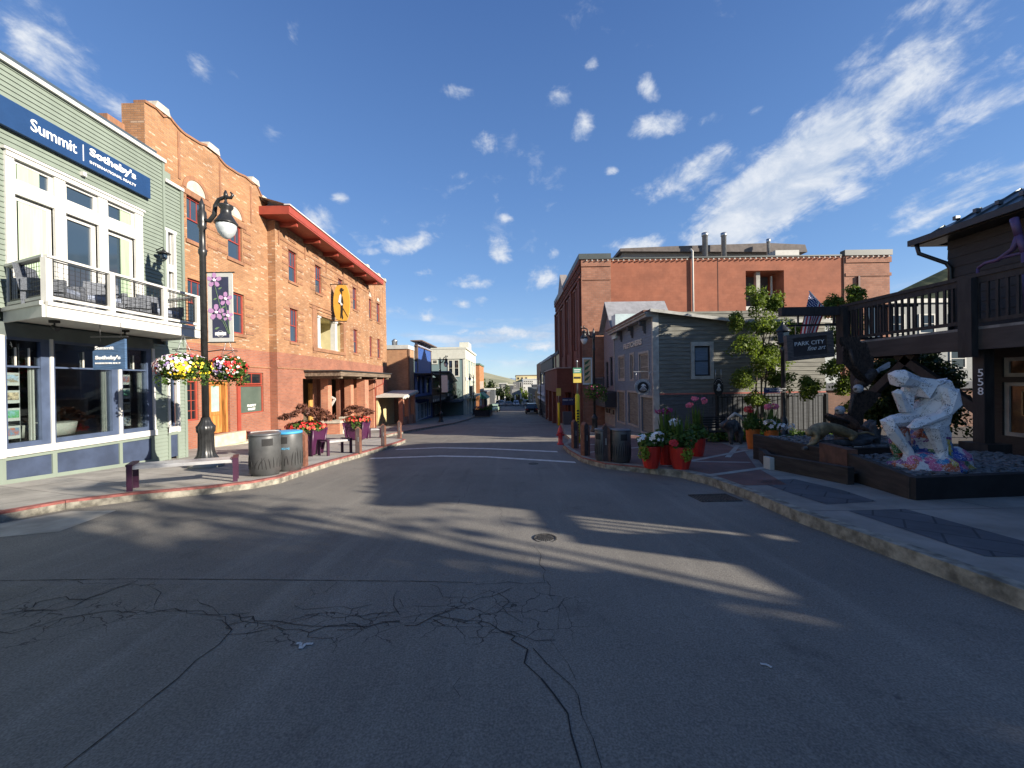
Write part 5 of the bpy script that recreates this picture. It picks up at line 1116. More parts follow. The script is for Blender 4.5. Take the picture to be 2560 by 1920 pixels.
# round sign
cs = Vector((aY(643, 387, 18.7)[0], 18.7, aY(643, 387, 18.7)[1])); R0 = .40
t = thing('round_sign', 'round grey sign with a white mountain face, hanging at the corner of the clapboard shop', 'sign', (cs.x, cs.y, cs.z-R0))
def disc(c, r, y0, y1, m_, name, par, n=28, sq=1.):
    q = MB(); q.prism([(c[0]+r*math.cos(2*math.pi*i/n), c[1]+r*sq*math.sin(2*math.pi*i/n)) for i in range(n)], 0, y1-y0); q.v = [(v[0], y0+v[2], v[1]) for v in q.v]; return q.build(name, m_, par)
def mount_sign(t, cx_, cz_, y, r, sq=1., ring=steel):
    disc((cx_, cz_), r, y, y+.05, ring, 'board', t, sq=sq); disc((cx_, cz_-.02*sq), r*.68, y-.008, y, blackm, 'inner_disc', t, sq=sq)
    q = MB(); S_ = r*.62
    for k in range(9):
        a = -1.15+2.3*k/8; x0_ = math.sin(a*.6)*S_*.35; top_ = .35-.25*abs(a); 
        q.bar((cx_+x0_, y-.012, cz_+S_*top_*sq), (cx_+math.sin(a)*S_*.8, y-.012, cz_-S_*.75*math.cos(a*.6)*sq), r*.05, .008)
    q.prism([(cx_-S_*.5, cz_+S_*.15*sq), (cx_-S_*.2, cz_+S_*.5*sq), (cx_+S_*.05, cz_+S_*.62*sq), (cx_+S_*.4, cz_+S_*.45*sq), (cx_+S_*.6, cz_+S_*.1*sq), (cx_+S_*.2, cz_+S_*.3*sq), (cx_, cz_+S_*.2*sq), (cx_-S_*.2, cz_+S_*.3*sq)], 0, .008)
    for i in range(len(q.v)-16, len(q.v)): v = q.v[i]; q.v[i] = (v[0], y-.016+v[2], v[1])
    q.build('mountain_mark', lettw, t)
    s_ = 'FLETCHERS'
    for i, ch in enumerate(s_):
        a = math.radians(155-130*i/8); p = (cx_+r*.83*math.cos(a), y-.006, cz_+r*.83*math.sin(a)*sq); U = (math.sin(a), 0, -math.cos(a)); upv_ = (math.cos(a), 0, math.sin(a))
        text(ch, Vector(p)-Vector(upv_)*r*.08, U, lettw, t, None, r*.17, bold=.02, up=upv_, align='CENTER')
mount_sign(t, cs.x, cs.z, cs.y, R0)
mb = MB(); mb.bar((XF-.05, cs.y+.02, cs.z+.75), (cs.x-.45, cs.y+.02, cs.z+.75), .03); [mb.tube([(cs.x+d, cs.y+.02, cs.z+R0*.9), (cs.x+d*1.1, cs.y+.02, cs.z+.76)], .012, 5) for d in (-.3, .3)]; mb.build('bracket', steel, t)
p = aY(cS(445, 0)[0], 401, 18.2); p = aY((1700+465*.208)/2.5, (900+325*.208)/2.5, 18.6)
t = thing('oval_shop_sign', 'small black oval mountain sign on two chains against the dark boards, above the wooden bench', 'sign', (p[0], 18.6, p[1])); mount_sign(t, p[0], p[1], 18.6, .42*.55, 1.9, blackm)
mb = MB(); [mb.tube([(p[0]+d, 18.62, p[1]+.35), (p[0]+d, 18.62, p[1]+.85)], .014, 5) for d in (-.13, .13)]; mb.build('chain', steel, t)
# gabled neighbour
t = thing('gabled_house', 'grey boarded house with a steep gable between clapboard shop and red brick building', 'building', (7.1, 28, gz(28)))
XQ = 7.12; mb = FR(XQ); Ya, Yb = YN+.15, 29.7; zg = aX(607, 305.5, XQ)[1]; ze = zg-1.9
hq = [(27.2, 28.0, 1.2, 3.3), (28.4, 29.2, 1.0, 3.0)]
mb.clap(Ya, Yb, gz(Yb)-.4, ze, hq, 0, .15, .02, .15); mb.box(Ya+.05, Yb, gz(Yb)-.4, ze, -6, -.2)
ym = (Ya+Yb)/2-.2; mb.prism([(Ya, ze), (Yb, ze), (ym, zg-.1)], -.2, .01); mb.build('wall', M('lilac_grey_boards', (.22, .22, .25), .7, .15, 4, stretch=(1, 1, 6)), t)
mb = FR(XQ); mb.prism([(Ya-.3, ze-.25), (ym, zg), (ym, zg+.14), (Ya-.45, ze-.15)], -4, .35); mb.prism([(ym, zg), (Yb+.2, ze-.1), (Yb+.2, ze+.04), (ym, zg+.14)], -4, .35); mb.build('roof', M('grey_roof_boards', (.24, .24, .25), .7, .15), t)
for h in hq: window(FR.__call__ if False else (lambda: FR(XQ)), t, *h, dgrey, -.1, .08, 0, True, pane=gl)
mb = FR(XQ); mb.box(25.9, 29.6, -.2, .75, .0, .9); mb.build('awning_box', M('black_awning', (.03, .03, .035), .7, .1), t)
mb = FR(XQ); mb.box(25.9, 29.6, .75, .85, 0, 1.0); [mb.box(25.9+k*.2, 25.95+k*.2, .85, 1.75, .92, .96) for k in range(19)]; mb.box(25.9, 29.6, 1.75, 1.83, .9, 1.0); mb.build('balcony', M('dark_balcony', (.035, .04, .055), .7, .2), t)
for a, b in [(26.0, 27.4), (27.7, 29.3)]: window(lambda: FR(XQ), t, a, b, gz(28)+1.0, -.35, gtrim, .02, .09, 1, False, pane=glb, name='shop_window')
mb = FR(XQ)
for k in range(9): mb.box(25.9+k*.42, 26.2+k*.42, gz(28)+.3, gz(28)+.9, .0, .05)
mb.build('panelled_base', gtrim, t)
# pale roof parts behind the clapboard shop
mb = MB(); a, b = aY(616, 375, 25.5)[0], aY(700, 375, 25.5)[0]; z0_ = aY(650, 313.5, 25.5)[1]; mb.box(a, b, 25.5, 26.5, z0_-1.6, z0_); mb.single('skylight', M('pale_skylight', (.45, .55, .55), .4, .1), 'long pale white framed skylight behind the cornice of the clapboard shop', 'skylight')
t = thing('rear_shed', 'pale grey shed roof behind the clapboard shop, below the red brick wall', 'building', (12, 24, 0)); mb = MB(); a, b = aY(735, 375, 24)[0], aY(795, 375, 24)[0]; z0_ = aY(760, 319, 24)[1]; mb.box(a-2.6, b+3, 24.2, 27, -1, z0_-.3); mb.build('wall', M('pale_grey_wall', (.4, .42, .4), .8, .1), t); MB().box(a-2.8, b+3.2, 24.0, 27.2, z0_-.3, z0_).build('roof', white2, t)
# ================================================================ DARK TIMBER GALLERY (right, nearest)
bdark = M('black_stained_boards', (.030, .027, .026), .7, .25, 5, stretch=(1, 1, 8)); bpost = M('dark_brown_timber', (.028, .023, .021), .7, .3, 4, stretch=(3, 3, .6)); bfas = M('brown_fascia', (.050, .040, .036), .7, .25, 3, stretch=(3, .5, 3))
t = thing('gallery_building', 'dark timber gallery with a long upper deck and metal hip roof at the right edge', 'building', (12.5, 6, gz(6)))
GY0, GY1 = .72, 10.6
mb = FR(12.0); wg = (7.3, 8.4, 3.05, 4.86); mb.clap(GY0, GY1, 2.7, 5.5, [wg], 0, .26, .018, .12); mb.box(GY0+.02, GY1-.02, 2.7, 5.45, -8, -.2)
m2 = FY(GY0); 
mb.build('upper_wall', bdark, t)
mb = FR(12.0); lw = [(7.75, 9.45, .12, 1.42), (7.75, 9.45, 1.55, 2.02)]
mb.clap(-3.4, 10.0, -1.2, 2.2, lw, 0, .2, .015, .12); mb.box(-3.4, 10.0, -1.2, 2.59, -8, -.6); mb.box(-3.4, 10.0, 2.2, 2.59, -.6, .01); mb.box(10.0, 11.0, -1.2, 2.2, -8, -1.5); mb.build('lower_wall', bdark, t)  # wall extended south out of view to block low sun under the deck
window(lambda: FR(12.0), t, *wg, white2, -.08, .09, 0, True, pane=glb)
wm_ = M('warm_window', (.16, .085, .035), .12, .5, 2.5, col2=(.05, .03, .02))
for h in lw:
    w_ = window(lambda: FR(12.0), t, *h, wtrim, -.1, .09, 0, False, pane=wm_, name='shop_window')
text('PARK CITY', (11.99+.08, 9.0, .98), (0, -1, 0), lettw, w_, .95, .09); text('FINE ART', (12.07, 8.9, .78), (0, -1, 0), lettw, w_, .8, .09)
mb = FR(12.08)
for (a, b, c, d) in [(7.95, 9.15, .62, .64), (7.95, 9.15, 1.2, 1.22), (7.95, 7.97, .62, 1.22), (9.13, 9.15, .62, 1.22)]: mb.box(a, b, c, d, 0, .006)
mb.build('gold_frame', M('gold_line', (.45, .3, .12), .5, 0), w_)
# roof
E0, E1 = 11.42, GY1+.3; ez = 5.42
S0 = GY0-.4; rx = 4.2; rz = ez+rx*.6
mb = MB(); A = (E0, S0, ez); B = (E0, E1, ez); Cc = (E0+rx, E1-rx, rz); D = (E0+rx, S0+rx, rz); E_ = (E0+2*rx, E1, ez); F_ = (E0+2*rx, S0, ez)
mb.face([A, B, Cc, D]); mb.face([B, E_, Cc]); mb.face([A, D, F_]); mb.face([D, Cc, E_, F_])
for k in range(24):
    y = S0+.3+k*.45
    if y > E1-.2: break
    l = min(rx, E1-y, y-S0); mb.bar((E0, y, ez+.02), (E0+l, y, ez+.02+l*.6), .03, .05)
for k in range(9): x = E0+.4+k*.45; l = min(x-E0, 2*rx-(x-E0)); mb.bar((x, E1, ez+.02), (x, E1-l, ez+.02+l*.6), .03, .05)
mb.build('roof', M('blue_grey_metal_roof', (.085, .11, .12), .4, .15, 2, .5), t)
mb = MB(); [mb.obox((E0+.5+.0*k, S0+.55+k*.45, ez+.38), (.06, .04, .05)) for k in range(22)]; mb.build('snow_guard', dsteel, t)
mb = MB(); mb.box(E0-.12, E0, S0, E1+.1, ez-.14, ez+.02); mb.box(E0, E0+8.4, E1, E1+.12, ez-.14, ez+.02); mb.box(E0, 11.99, S0, E1, ez-.16, ez-.145); mb.build('gutter', black, t)
mb = MB(); mb.tube([(E0-.02, E1-.05, ez-.1), (E0-.0, E1-.1, ez-.4), (11.9, GY1-.05, ez-.75), (11.95, GY1-.1, ez-.9), (11.95, GY1-.1, 2.8)], .05, 8); mb.build('downpipe', black, t)
# deck
t = thing('timber_deck', 'dark timber upper deck with picket railing along the front of the gallery', 'deck', (10.2, 3, gz(3)))
DX = 10.2; DY0, DY1 = .55, 11.95
mb = MB(); mb.box(DX, 11.99, -3.4, DY1, 2.60, 2.66); mb.box(DX, 11.99, DY0-.3, DY0, 2.67, 3.75); mb.box(DX, DX+.5, -3.4, DY0-.3, 2.2, 3.15); mb.build('deck_boards_and_shade_panels', M('grey_deck_boards', (.20, .185, .17), .8, .3, 4), t)  # unseen south end: floor, end panel and parapet added to shape the road shadow
mb = MB(); mb.box(DX-.02, DX+.12, DY0, DY1, 2.16, 2.60); mb.box(DX, 12.5, DY1-.12, DY1+.02, 2.16, 2.59); [mb.box(DX+.12, 12.4, DY0+.4+k*.6, DY0+.46+k*.6, 2.25, 2.59) for k in range(19)]; mb.build('fascia', bfas, t)
mb = MB(); mb.box(DX-.05, DX+.1, DY0, DY1, 3.74, 3.82); mb.box(DX-.02, DX+.03, DY0, DY1, 3.6, 3.74); mb.box(DX-.02, DX+.04, DY0, DY1, 2.74, 2.82); mb.box(DX, 12.5, DY1-.1, DY1, 3.74, 3.82); mb.box(DX, 12.5, DY1-.07, DY1-.02, 2.74, 2.82); mb.build('rail', bpost, t)
mb = MB(); y = DY0+.1
while y < DY1: mb.box(DX-.015, DX+.025, y, y+.045, 2.8, 3.62); y += .165
x = DX+.2
while x < 12.4: mb.box(x, x+.045, DY1-.065, DY1-.025, 2.8, 3.74); x += .165
mb.build('baluster', bpost, t)
for y in (.75, 3.0, 5.75, 8.55, 11.8):
    MB().box(DX-.17, DX-.0205, y-.13, y+.13, 2.0, 3.73).build('rail_post', bpost, t)
for y in (1.2, 8.45):
    m = MB(); m.box(DX+.14, DX+.36, y, y+.22, gz(y)+.1, 2.2); m.build('post', bpost, t)
    m = MB(); m.bar((DX+.25, y+.1, .75), (DX+.25, y+2.0, 2.2), .14, .2); m.build('brace', bpost, t)
m = MB(); m.box(DX+.02, DX+.55, 8.3, 8.85, gz(8.5)+.1, .1); m.build('post_base', bpost, t)
m = MB(); m.box(DX+.14, DX+.36, 11.6, 11.8, gz(12)+.1, 2.2); m.build('post', bpost, t); m = MB(); m.bar((DX+.25, 11.6, .75), (DX+.25, 10.0, 2.2), .14, .2); m.build('brace', bpost, t)
for i, ch in enumerate('558'):
    z = aX(982, (860+(262+i*91)*.2532)/2.5, DX+.14)[1]; text(ch, (DX+.13, 8.56, z-.13), (0, -1, 0), lettw, t, .10, .165)
# sign beam and gallery sign
t = thing('sign_beam', 'heavy dark beam carrying the gallery sign at the far corner of the deck', 'beam', (9.3, 11.9, 3.5))
mb = MB(); mb.bar((8.25, 11.85, 3.63), (DX+.1, 11.85, 3.63), .16, .26); mb.bar((9.9, 11.85, 3.55), (9.9, 11.85, 3.2), .05) ; mb.build('beam', bpost, t)
MB().bar((8.45, 11.85, 3.20), (9.95, 11.85, 3.22), .06).build('lower_bar', black, t)
MB().bar((8.8, 11.85, 3.2), (8.8, 11.85, 3.55), .04).build('hanger', black, t)
sgn = thing('gallery_sign', 'framed dark wooden gallery sign with white lettering hanging from the beam', 'sign', (9.2, 11.7, 2.2))
q = [aY((1700+x*.217)/2.5, (600+y*.217)/2.5, 11.7) for x, y in [(1215, 1100), (1745, 1045), (1770, 1345), (1235, 1398)]]
def sq(s_, t_, d=0.):
    a = Vector((q[3][0], 0, q[3][1])).lerp(Vector((q[2][0], 0, q[2][1])), s_); b = Vector((q[0][0], 0, q[0][1])).lerp(Vector((q[1][0], 0, q[1][1])), s_); p = a.lerp(b, t_); return (p.x, 11.7+d, p.z)
def slab(s0, s1, t0, t1, d0, d1, name, m_):
    mb = MB(); P0 = [sq(s0, t0, d0), sq(s1, t0, d0), sq(s1, t1, d0), sq(s0, t1, d0)]; P1 = [sq(s0, t0, d1), sq(s1, t0, d1), sq(s1, t1, d1), sq(s0, t1, d1)]
    mb.face(P0); mb.face(P1)
    for i in range(4): mb.face([P0[i], P0[(i+1) % 4], P1[(i+1) % 4], P1[i]])
    return mb.build(name, m_, sgn)
gw = M('weathered_frame', (.10, .085, .08), .8, .35, 6, stretch=(1, 1, 4))
slab(.1, .9, .15, .85, 0, .06, 'panel', M('sign_panel', (.045, .035, .035), .7, .2)); slab(0, 1, .85, 1, -.05, .1, 'frame', gw); slab(0, 1, 0, .15, -.05, .1, 'frame', gw); slab(0, .13, .15, .85, -.045, .095, 'frame', gw); slab(.87, 1, .15, .85, -.045, .095, 'frame', gw)
a = sq(.18, .55, -.006); b = sq(.82, .55, -.006); U = Vector(b)-Vector(a)
text('PARK CITY', a, U, lettw, sgn, U.length, .12, up=(0, 0, 1)); a = sq(.45, .33, -.006); text('fine art', a, U, lettw, sgn, U.length*.62, .14, shear=.4, bold=-.01)
MB().bar((8.65, 11.75, 3.18), (8.65, 11.75, 2.9), .015).build('chain', steel, sgn); MB().bar((9.65, 11.75, 3.2), (9.65, 11.75, 2.95), .015).build('chain', steel, sgn)
# flag
t = thing('flag', 'red and white striped flag with starry blue corner drooping behind the gallery sign', 'flag', (10.2, 12.4, 2.5))
pa = aY(836, 321, 12.4); pb = aY(809, 291, 12.4); mb = MB(); mb.tube([(pa[0], 12.4, pa[1]), (pb[0], 12.4, pb[1])], .018, 6); mb.build('pole', steel, t)
def flagm():
    m, t_, b_ = _mat('flag_cloth'); uv = t_.n('ShaderNodeUVMap', uv_map='UVMap'); s = t_.n('ShaderNodeSeparateXYZ', i={0: uv.outputs[0]})
    st = t_.m('GREATER_THAN', t_.m('FRACT', t_.m('MULTIPLY', s.outputs[1], 6.5)), .5)
    col = t_.mix(st, (.45, .02, .03), (.72, .70, .68))
    can = t_.m('MULTIPLY', t_.m('LESS_THAN', s.outputs[0], .42), t_.m('GREATER_THAN', s.outputs[1], .46))
    gx = t_.m('SUBTRACT', t_.m('FRACT', t_.m('MULTIPLY', s.outputs[0], 16.)), .5); gy_ = t_.m('SUBTRACT', t_.m('FRACT', t_.m('MULTIPLY', s.outputs[1], 12.)), .5)
    star = t_.m('LESS_THAN', t_.m('ADD', t_.m('MULTIPLY', gx, gx), t_.m('MULTIPLY', gy_, gy_)), .07)
    col = t_.mix(can, col, t_.mix(star, (.02, .03, .14), (.7, .7, .72))); m.node_tree.links.new(col, b_.inputs['Base Color']); b_.inputs['Roughness'].default_value = .8; return m
ns, nt = 14, 16; me = bpy.data.meshes.new('cloth'); V = []; UV = []
A = Vector((pb[0]+.02, 12.4, pb[1]-.02)); Bp = Vector((pb[0]+(pa[0]-pb[0])*.62, 12.4, pb[1]+(pa[1]-pb[1])*.62))
for i in range(ns+1):
    for j in range(nt+1):
        f = i/ns; g = j/nt; p = A.lerp(Bp, f); L = 1.35-.35*f
        x = p.x-.28*g*(1-.2*f)-(.22*f*g); z = p.z-L*g*1.0; y = 12.4+.07*math.sin(f*9+g*2)*g; V.append((x-10.2, y-12.4, z-2.5)); UV.append((g, 1-f))
me.from_pydata(V, [], [(i*(nt+1)+j, (i+1)*(nt+1)+j, (i+1)*(nt+1)+j+1, i*(nt+1)+j+1) for i in range(ns) for j in range(nt)]); ul = me.uv_layers.new(name='UVMap')
for l in me.loops: ul.data[l.index].uv = UV[l.vertex_index]
me.materials.append(flagm()); o = bpy.data.objects.new('cloth', me); C.objects.link(o); o.parent = t
# purple metal sculpture on the deck
pm = M('purple_metal', (.10, .055, .13), .5, .2); def_ = [aX(u, v, 11.0) for u, v in [((2060+x*.2653)/2.5, (440+y*.2653)/2.5) for x, y in [(1450, 870), (1520, 820), (1640, 790), (1780, 690), (1835, 560), (1790, 400), (1885, 720), (1680, 770)]]]
P = [(11.0, y, z) for y, z in def_]; sc_ = thing('purple_sculpture', 'purple bent metal pipe sculpture standing on the deck', 'sculpture', (11, 8.4, 2.66))
MB().tube([P[0], P[1], P[2], P[3], P[4]], [.03, .035, .045, .05, .06], 8).build('lower_limb', pm, sc_); MB().tube([P[5], P[4]], [.07, .065], 8).build('upper_limb', pm, sc_); MB().tube([P[4], P[6]], [.06, .05], 8).build('back_limb', pm, sc_); MB().tube([P[2], P[7], P[6]], .035, 8).build('foot_bar', pm, sc_); MB().tube([P[0], (11, P[0][1]+.05, 2.66)], .03, 6).build('foot', pm, sc_); MB().tube([P[6], (11, P[6][1]-.05, 2.66)], .05, 6).build('foot', pm, sc_)
# ================================================================ VEGETATION HELPERS
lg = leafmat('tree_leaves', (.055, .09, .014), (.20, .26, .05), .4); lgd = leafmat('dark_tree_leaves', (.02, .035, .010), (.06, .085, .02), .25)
bark = M('bark', (.10, .075, .05), .9, .3, 9, stretch=(4, 4, 1), bump=.3); plantg = leafmat('plant_leaves', (.035, .075, .015), (.10, .17, .03), .3, 6); limeg = leafmat('lime_leaves', (.18, .24, .03), (.34, .40, .06), .3, 8)
maple = leafmat('maple_leaves', (.085, .03, .022), (.20, .085, .055), .25, 6)
def petal(name, c, v=.15): return M(name, c, .6, v, 25)
fR = petal('red_petals', (.55, .02, .025)); fP = petal('pink_petals', (.75, .16, .24)); fW = petal('white_petals', (.80, .78, .76), .05); fY_ = petal('yellow_petals', (.80, .60, .02)); fV = petal('violet_petals', (.36, .25, .48)); fM = petal('magenta_petals', (.35, .03, .13)); fO = petal('salmon_petals', (.60, .14, .06))
def leaves(mb, c, r, n, size, rnd, flat=.6, shell=.35, aspect=1.6):
    """small tilted leaf quads filling an ellipsoid; r=(rx,ry,rz)"""
    for _ in range(n):
        d = Vector((rnd.gauss(0, 1), rnd.gauss(0, 1), rnd.gauss(0, 1))).normalized(); k = (shell+(1-shell)*rnd.random()**.5)
        p = Vector((c[0]+d.x*r[0]*k, c[1]+d.y*r[1]*k, c[2]+d.z*r[2]*k)); s = size*(.6+.8*rnd.random())
        nn = (d*.7+Vector((rnd.gauss(0, flat), rnd.gauss(0, flat), rnd.gauss(.4, flat)))).normalized(); t = nn.cross(Vector((rnd.gauss(0, 1), rnd.gauss(0, 1), rnd.gauss(0, 1)))).normalized(); b = nn.cross(t)
        mb.face([p-t*s*.5*aspect, p-b*s*.42+t*s*.05, p+t*s*.5*aspect, p+b*s*.42+t*s*.05], raw=True)
def tree(name, label, base, lobes, mat, rnd, nl=260, size=.10, cat='tree', group=None, trunk=(.09, .03), stems=1, sub=9):
    base = Vector(base); t = thing(name, label, cat, base, group)
    tb = MB(); lobes = [(c, (r[0], r[1], r[2]*1.25)) for c, r in lobes]; top = max(l[0][2]+l[1][2]*.4 for l in lobes); cxm = sum(l[0][0] for l in lobes)/len(lobes); cym = sum(l[0][1] for l in lobes)/len(lobes)
    for s in range(stems):
        o = Vector((rnd.gauss(0, .06), rnd.gauss(0, .06), 0)) if stems > 1 else Vector(); P = []
        for k in range(7): f = k/6; P.append(base+o*(1+3*f)+Vector(((cxm-base.x)*f, (cym-base.y)*f, 0))*f+Vector((rnd.gauss(0, .03), rnd.gauss(0, .03), (top-base.z)*f*.92)))
        tb.tube(P, [trunk[0]+(trunk[1]-trunk[0])*k/6 for k in range(7)], 7)
    for (c, r) in lobes:
        f = min(.8, max(.25, (c[2]-base.z)/(top-base.z)*.75)); s = base+Vector(((cxm-base.x)*f*f, (cym-base.y)*f*f, (top-base.z)*f*.92)); e = Vector(c); m_ = s.lerp(e, .5)+Vector((0, 0, -.1))
        tb.tube([s, m_, e], [trunk[1]*1.3, trunk[1], trunk[1]*.4], 5)
    tb.build('trunk', bark, t)
    mb = MB()
    for (c, r) in lobes:
        for q in range(sub):
            d = Vector((rnd.gauss(0, 1), rnd.gauss(0, 1), rnd.gauss(0, 1))).normalized(); k = .15+.85*rnd.random(); cc = (c[0]+d.x*r[0]*k, c[1]+d.y*r[1]*k, c[2]+d.z*r[2]*k); q_ = .30+.30*rnd.random()
            leaves(mb, cc, (r[0]*q_*1.2, r[1]*q_*1.2, r[2]*q_*1.25), int(nl/sub), size, rnd, shell=.05)
    mb.build('crown', mat, t); return t
def blooms(mb, c, r, n, size, rnd, half=True, face=None, zmin=None):
    """flower heads: five little petals each, on the skin of an ellipsoid"""
    for _ in range(n):
        d = Vector((rnd.gauss(0, 1), rnd.gauss(0, 1), abs(rnd.gauss(.2, .8)) if half else rnd.gauss(0, 1))).normalized(); k = .93+.14*rnd.random()
        p = Vector((c[0]+d.x*r[0]*k, c[1]+d.y*r[1]*k, c[2]+d.z*r[2]*k)); s = size*(.7+.6*rnd.random()); nn = (d+Vector((rnd.gauss(0, .25), rnd.gauss(0, .25)-.1, rnd.gauss(0, .25)))).normalized()
        t = nn.cross(Vector((.3, .2, 1))).normalized(); b = nn.cross(t); a0 = rnd.random()*6.28
        for i in range(5):
            a = a0+i*1.2566; e = t*math.cos(a)+b*math.sin(a); g = t*math.cos(a+1.57)+b*math.sin(a+1.57)
            mb.face([p, p+e*s*.6+g*s*.35+nn*s*.12, p+e*s+nn*s*.06, p+e*s*.6-g*s*.35+nn*s*.12], raw=True)
# ================================================================ LAMP POSTS
def lamp_post(scale=1., banner=None, side=1):
    t = thing('street_lamp', 'x', 'street lamp'); H = 7.0
    MB().lathe((0, 0, 0), [(.40, 0), (.40, .12)], 8).build('plinth', concrete, t)
    MB().lathe((0, 0, .12), [(.26, 0), (.275, .05), (.24, .12), (.19, .2), (.165, .35), (.158, .78), (.185, .82), (.195, .96), (.16, 1.0), (.11, 1.1), (.085, 1.2)], 48, flute=16, fa=.12).build('base', black, t)
    MB().lathe((0, 0, 1.2), [(.078, 0), (.072, 4.4), (.095, 4.45), (.095, 4.55), (.07, 4.6), (.068, 5.1), (.10, 5.15), (.09, 5.2), (.10, 5.28), (.10, 5.55), (.06, 5.62), (.065, 5.72), (.015, 5.92)], 20, flute=10, fa=.05).build('pole', black, t)
    m = MB(); P = [(0, 6.55), (.20, 6.52), (.33, 6.68), (.36, 6.92), (.45, 7.08), (.62, 7.14), (.78, 7.12), (.83, 7.2), (.77, 7.27)]; P = [(side*a, 0, b) for a, b in P]; m.tube(P, [.05, .055, .055, .05, .045, .045, .04, .035, .02], 9); m.lathe((side*.64, 0, 7.12), [(.05, 0), (.05, .1), (.02, .2)], 8); m.build('arm', black, t)
    m = MB(); m.lathe((side*.64, 0, 6.42), [(.27, 0), (.27, .03), (.22, .1), (.13, .26), (.12, .38), (.17, .46), (.17, .5), (.06, .53), (.03, .62), (.03, .7)], 16); m.build('lamp_head', black, t)
    m = MB(); m.lathe((side*.64, 0, 6.03), [(.02, 0), (.10, .04), (.19, .16), (.235, .3), (.235, .40)], 16); m.build('lamp_globe', M('frosted_globe%g' % side, (.52, .56, .58), .12, .25, 3), t)
    return t
def banner_cloth(t, art, side=1, z0=3.3, z1=5.15, x0=.12, w_=.66):
    m = MB(); m.bar((side*.05, 0, z1), (side*(x0+w_+.05), 0, z1), .03); m.bar((side*.05, 0, z0), (side*(x0+w_+.05), 0, z0), .03); m.build('banner_arm', black, t)
    xa, xb = sorted((side*x0, side*(x0+w_))); b = MB().box(xa, xb, -.012, .012, z0, z1).build('banner', white, t)
    if art == 'flowers':
        MB().box(xa+.12, xb-.10, -.016, -.0125, z0+.12, z1-.12).build('banner_field', M('banner_navy', (.03, .035, .075), .7, .1), b)
        vp = M('lilac_art', (.48, .26, .47), .6, .15, 30); st = M('stem_art', (.16, .26, .12), .7, .1)
        m = MB(); W_ = xb-xa; H_ = z1-z0
        def flower(fx, fz, r):
            for i in range(5):
                a = .3+i*1.2566; c, s = math.cos(a), math.sin(a); p = [(xa+W_*fx+r*(q*c-w2*s), -.018, z0+H_*fz+r*(q*s+w2*c)) for q, w2 in ((.15, 0), (.5, .28), (.9, .24), (1., 0), (.9, -.24), (.5, -.28))]; m.face(p, raw=True)
        for f in [(.28, .89, .20), (.72, .62, .19), (.34, .43, .22), (.80, .38, .15)]: flower(*f)
        m.build('banner_flowers', vp, b)
        m = MB(); m.prism([(xa+W_*.28, z0+H_*.1), (xa+W_*.72, z0+H_*.1), (xa+W_*.72, z0+H_*.145), (xa+W_*.28, z0+H_*.145)], .0165, .019); m.v = [(v[0], -v[2], v[1]) for v in m.v]
        for i in range(14):
            a = i*.4488; a2 = a+.4488; r = .085; m.bar((xa+W_*.5+r*math.cos(a), -.019, z0+H_*.12+r*math.sin(a)), (xa+W_*.5+r*math.cos(a2), -.019, z0+H_*.12+r*math.sin(a2)), .012, .004)
        for fx, fz in [(.28, .89), (.72, .62), (.34, .43), (.80, .38)]: m.lathe((xa+W_*fx, -.02, z0+H_*fz), [(.03, -.03), (.04, 0), (.03, .03)], 8)
        m.build('banner_logo', lettw, b)
        m = MB()
        for P in [[(.30, .82), (.45, .6), (.62, .35), (.86, .12)], [(.72, .55), (.78, .4), (.88, .12)], [(.36, .36), (.6, .3), (.82, .12)]]:
            for a, c in zip(P, P[1:]): m.bar((xa+W_*a[0], -.0175, z0+H_*a[1]), (xa+W_*c[0], -.0175, z0+H_*c[1]), .012, .003)
        for fx, fz, r in [(.5, .77, .05), (.62, .5, .05), (.35, .2, .06), (.3, .62, .05)]: m.prism([(xa+W_*fx-r, z0+H_*fz-r*.3), (xa+W_*fx, z0+H_*fz-r*.5), (xa+W_*fx+r*1.3, z0+H_*fz+r*.5), (xa+W_*fx, z0+H_*fz+r*.5)], 0, .001); m.v[-8:] = [(v[0], -.0178-v[2], v[1]) for v in m.v[-8:]]
        m.build('banner_stems', st, b)
    else:
        c1, c2 = art; MB().box(xa+.1, xb-.1, -.016, -.0125, z0+.12, z1-.12).build('banner_field', M('banner_tan', c1, .7, .2, 3), b)
        m = MB(); W_ = xb-xa; H_ = z1-z0
        for k in range(4): z = z0+H_*(.12+.2*k); m.prism([(xa+W_*.2, z), (xa+W_*.5, z+H_*.05), (xb-W_*.2, z+H_*.2), (xa+W_*.55, z+H_*.17), (xa+W_*.25, z+H_*.1)], .0165, .018)
        m.v = [(v[0], -v[2], v[1]) for v in m.v]; m.build('banner_leaves', M('banner_green', c2, .7, .15, 4), b)
L1 = lamp_post(); L1['label'] = 'near black street lamp with flower banner and two bright flower baskets by the green shop'; L1['group'] = 'black street lamps'
banner_cloth(L1, 'flowers'); m = MB(); m.tube([(0, 0, 3.05), (-.3, -.2, 3.12), (-.55, -.35, 3.1)], .015, 6); m.tube([(0, 0, 3.05), (.3, .2, 3.12), (.6, .4, 3.1)], .015, 6); m.tube([(0, 0, 2.75), (-.5, -.32, 3.08)], .01, 5); m.tube([(0, 0, 2.75), (.5, .35, 3.08)], .01, 5); m.build('basket_arm', black, L1)
lp = Vector((-8.15, 10.25, gz(10.25)+.15)); L1.location = lp; WL[L1.name] = lp
L2 = lamp_post(side=-1); L2['label'] = 'black street lamp with tan and green banner in front of the red brick building'; L2['group'] = 'black street lamps'; banner_cloth(L2, ((.50, .33, .18), (.03, .085, .035)), -1)
p = Vector((4.45, 20.9, gz(20.9)+.15)); L2.location = p; L2.scale = (.8,)*3; WL[L2.name] = p
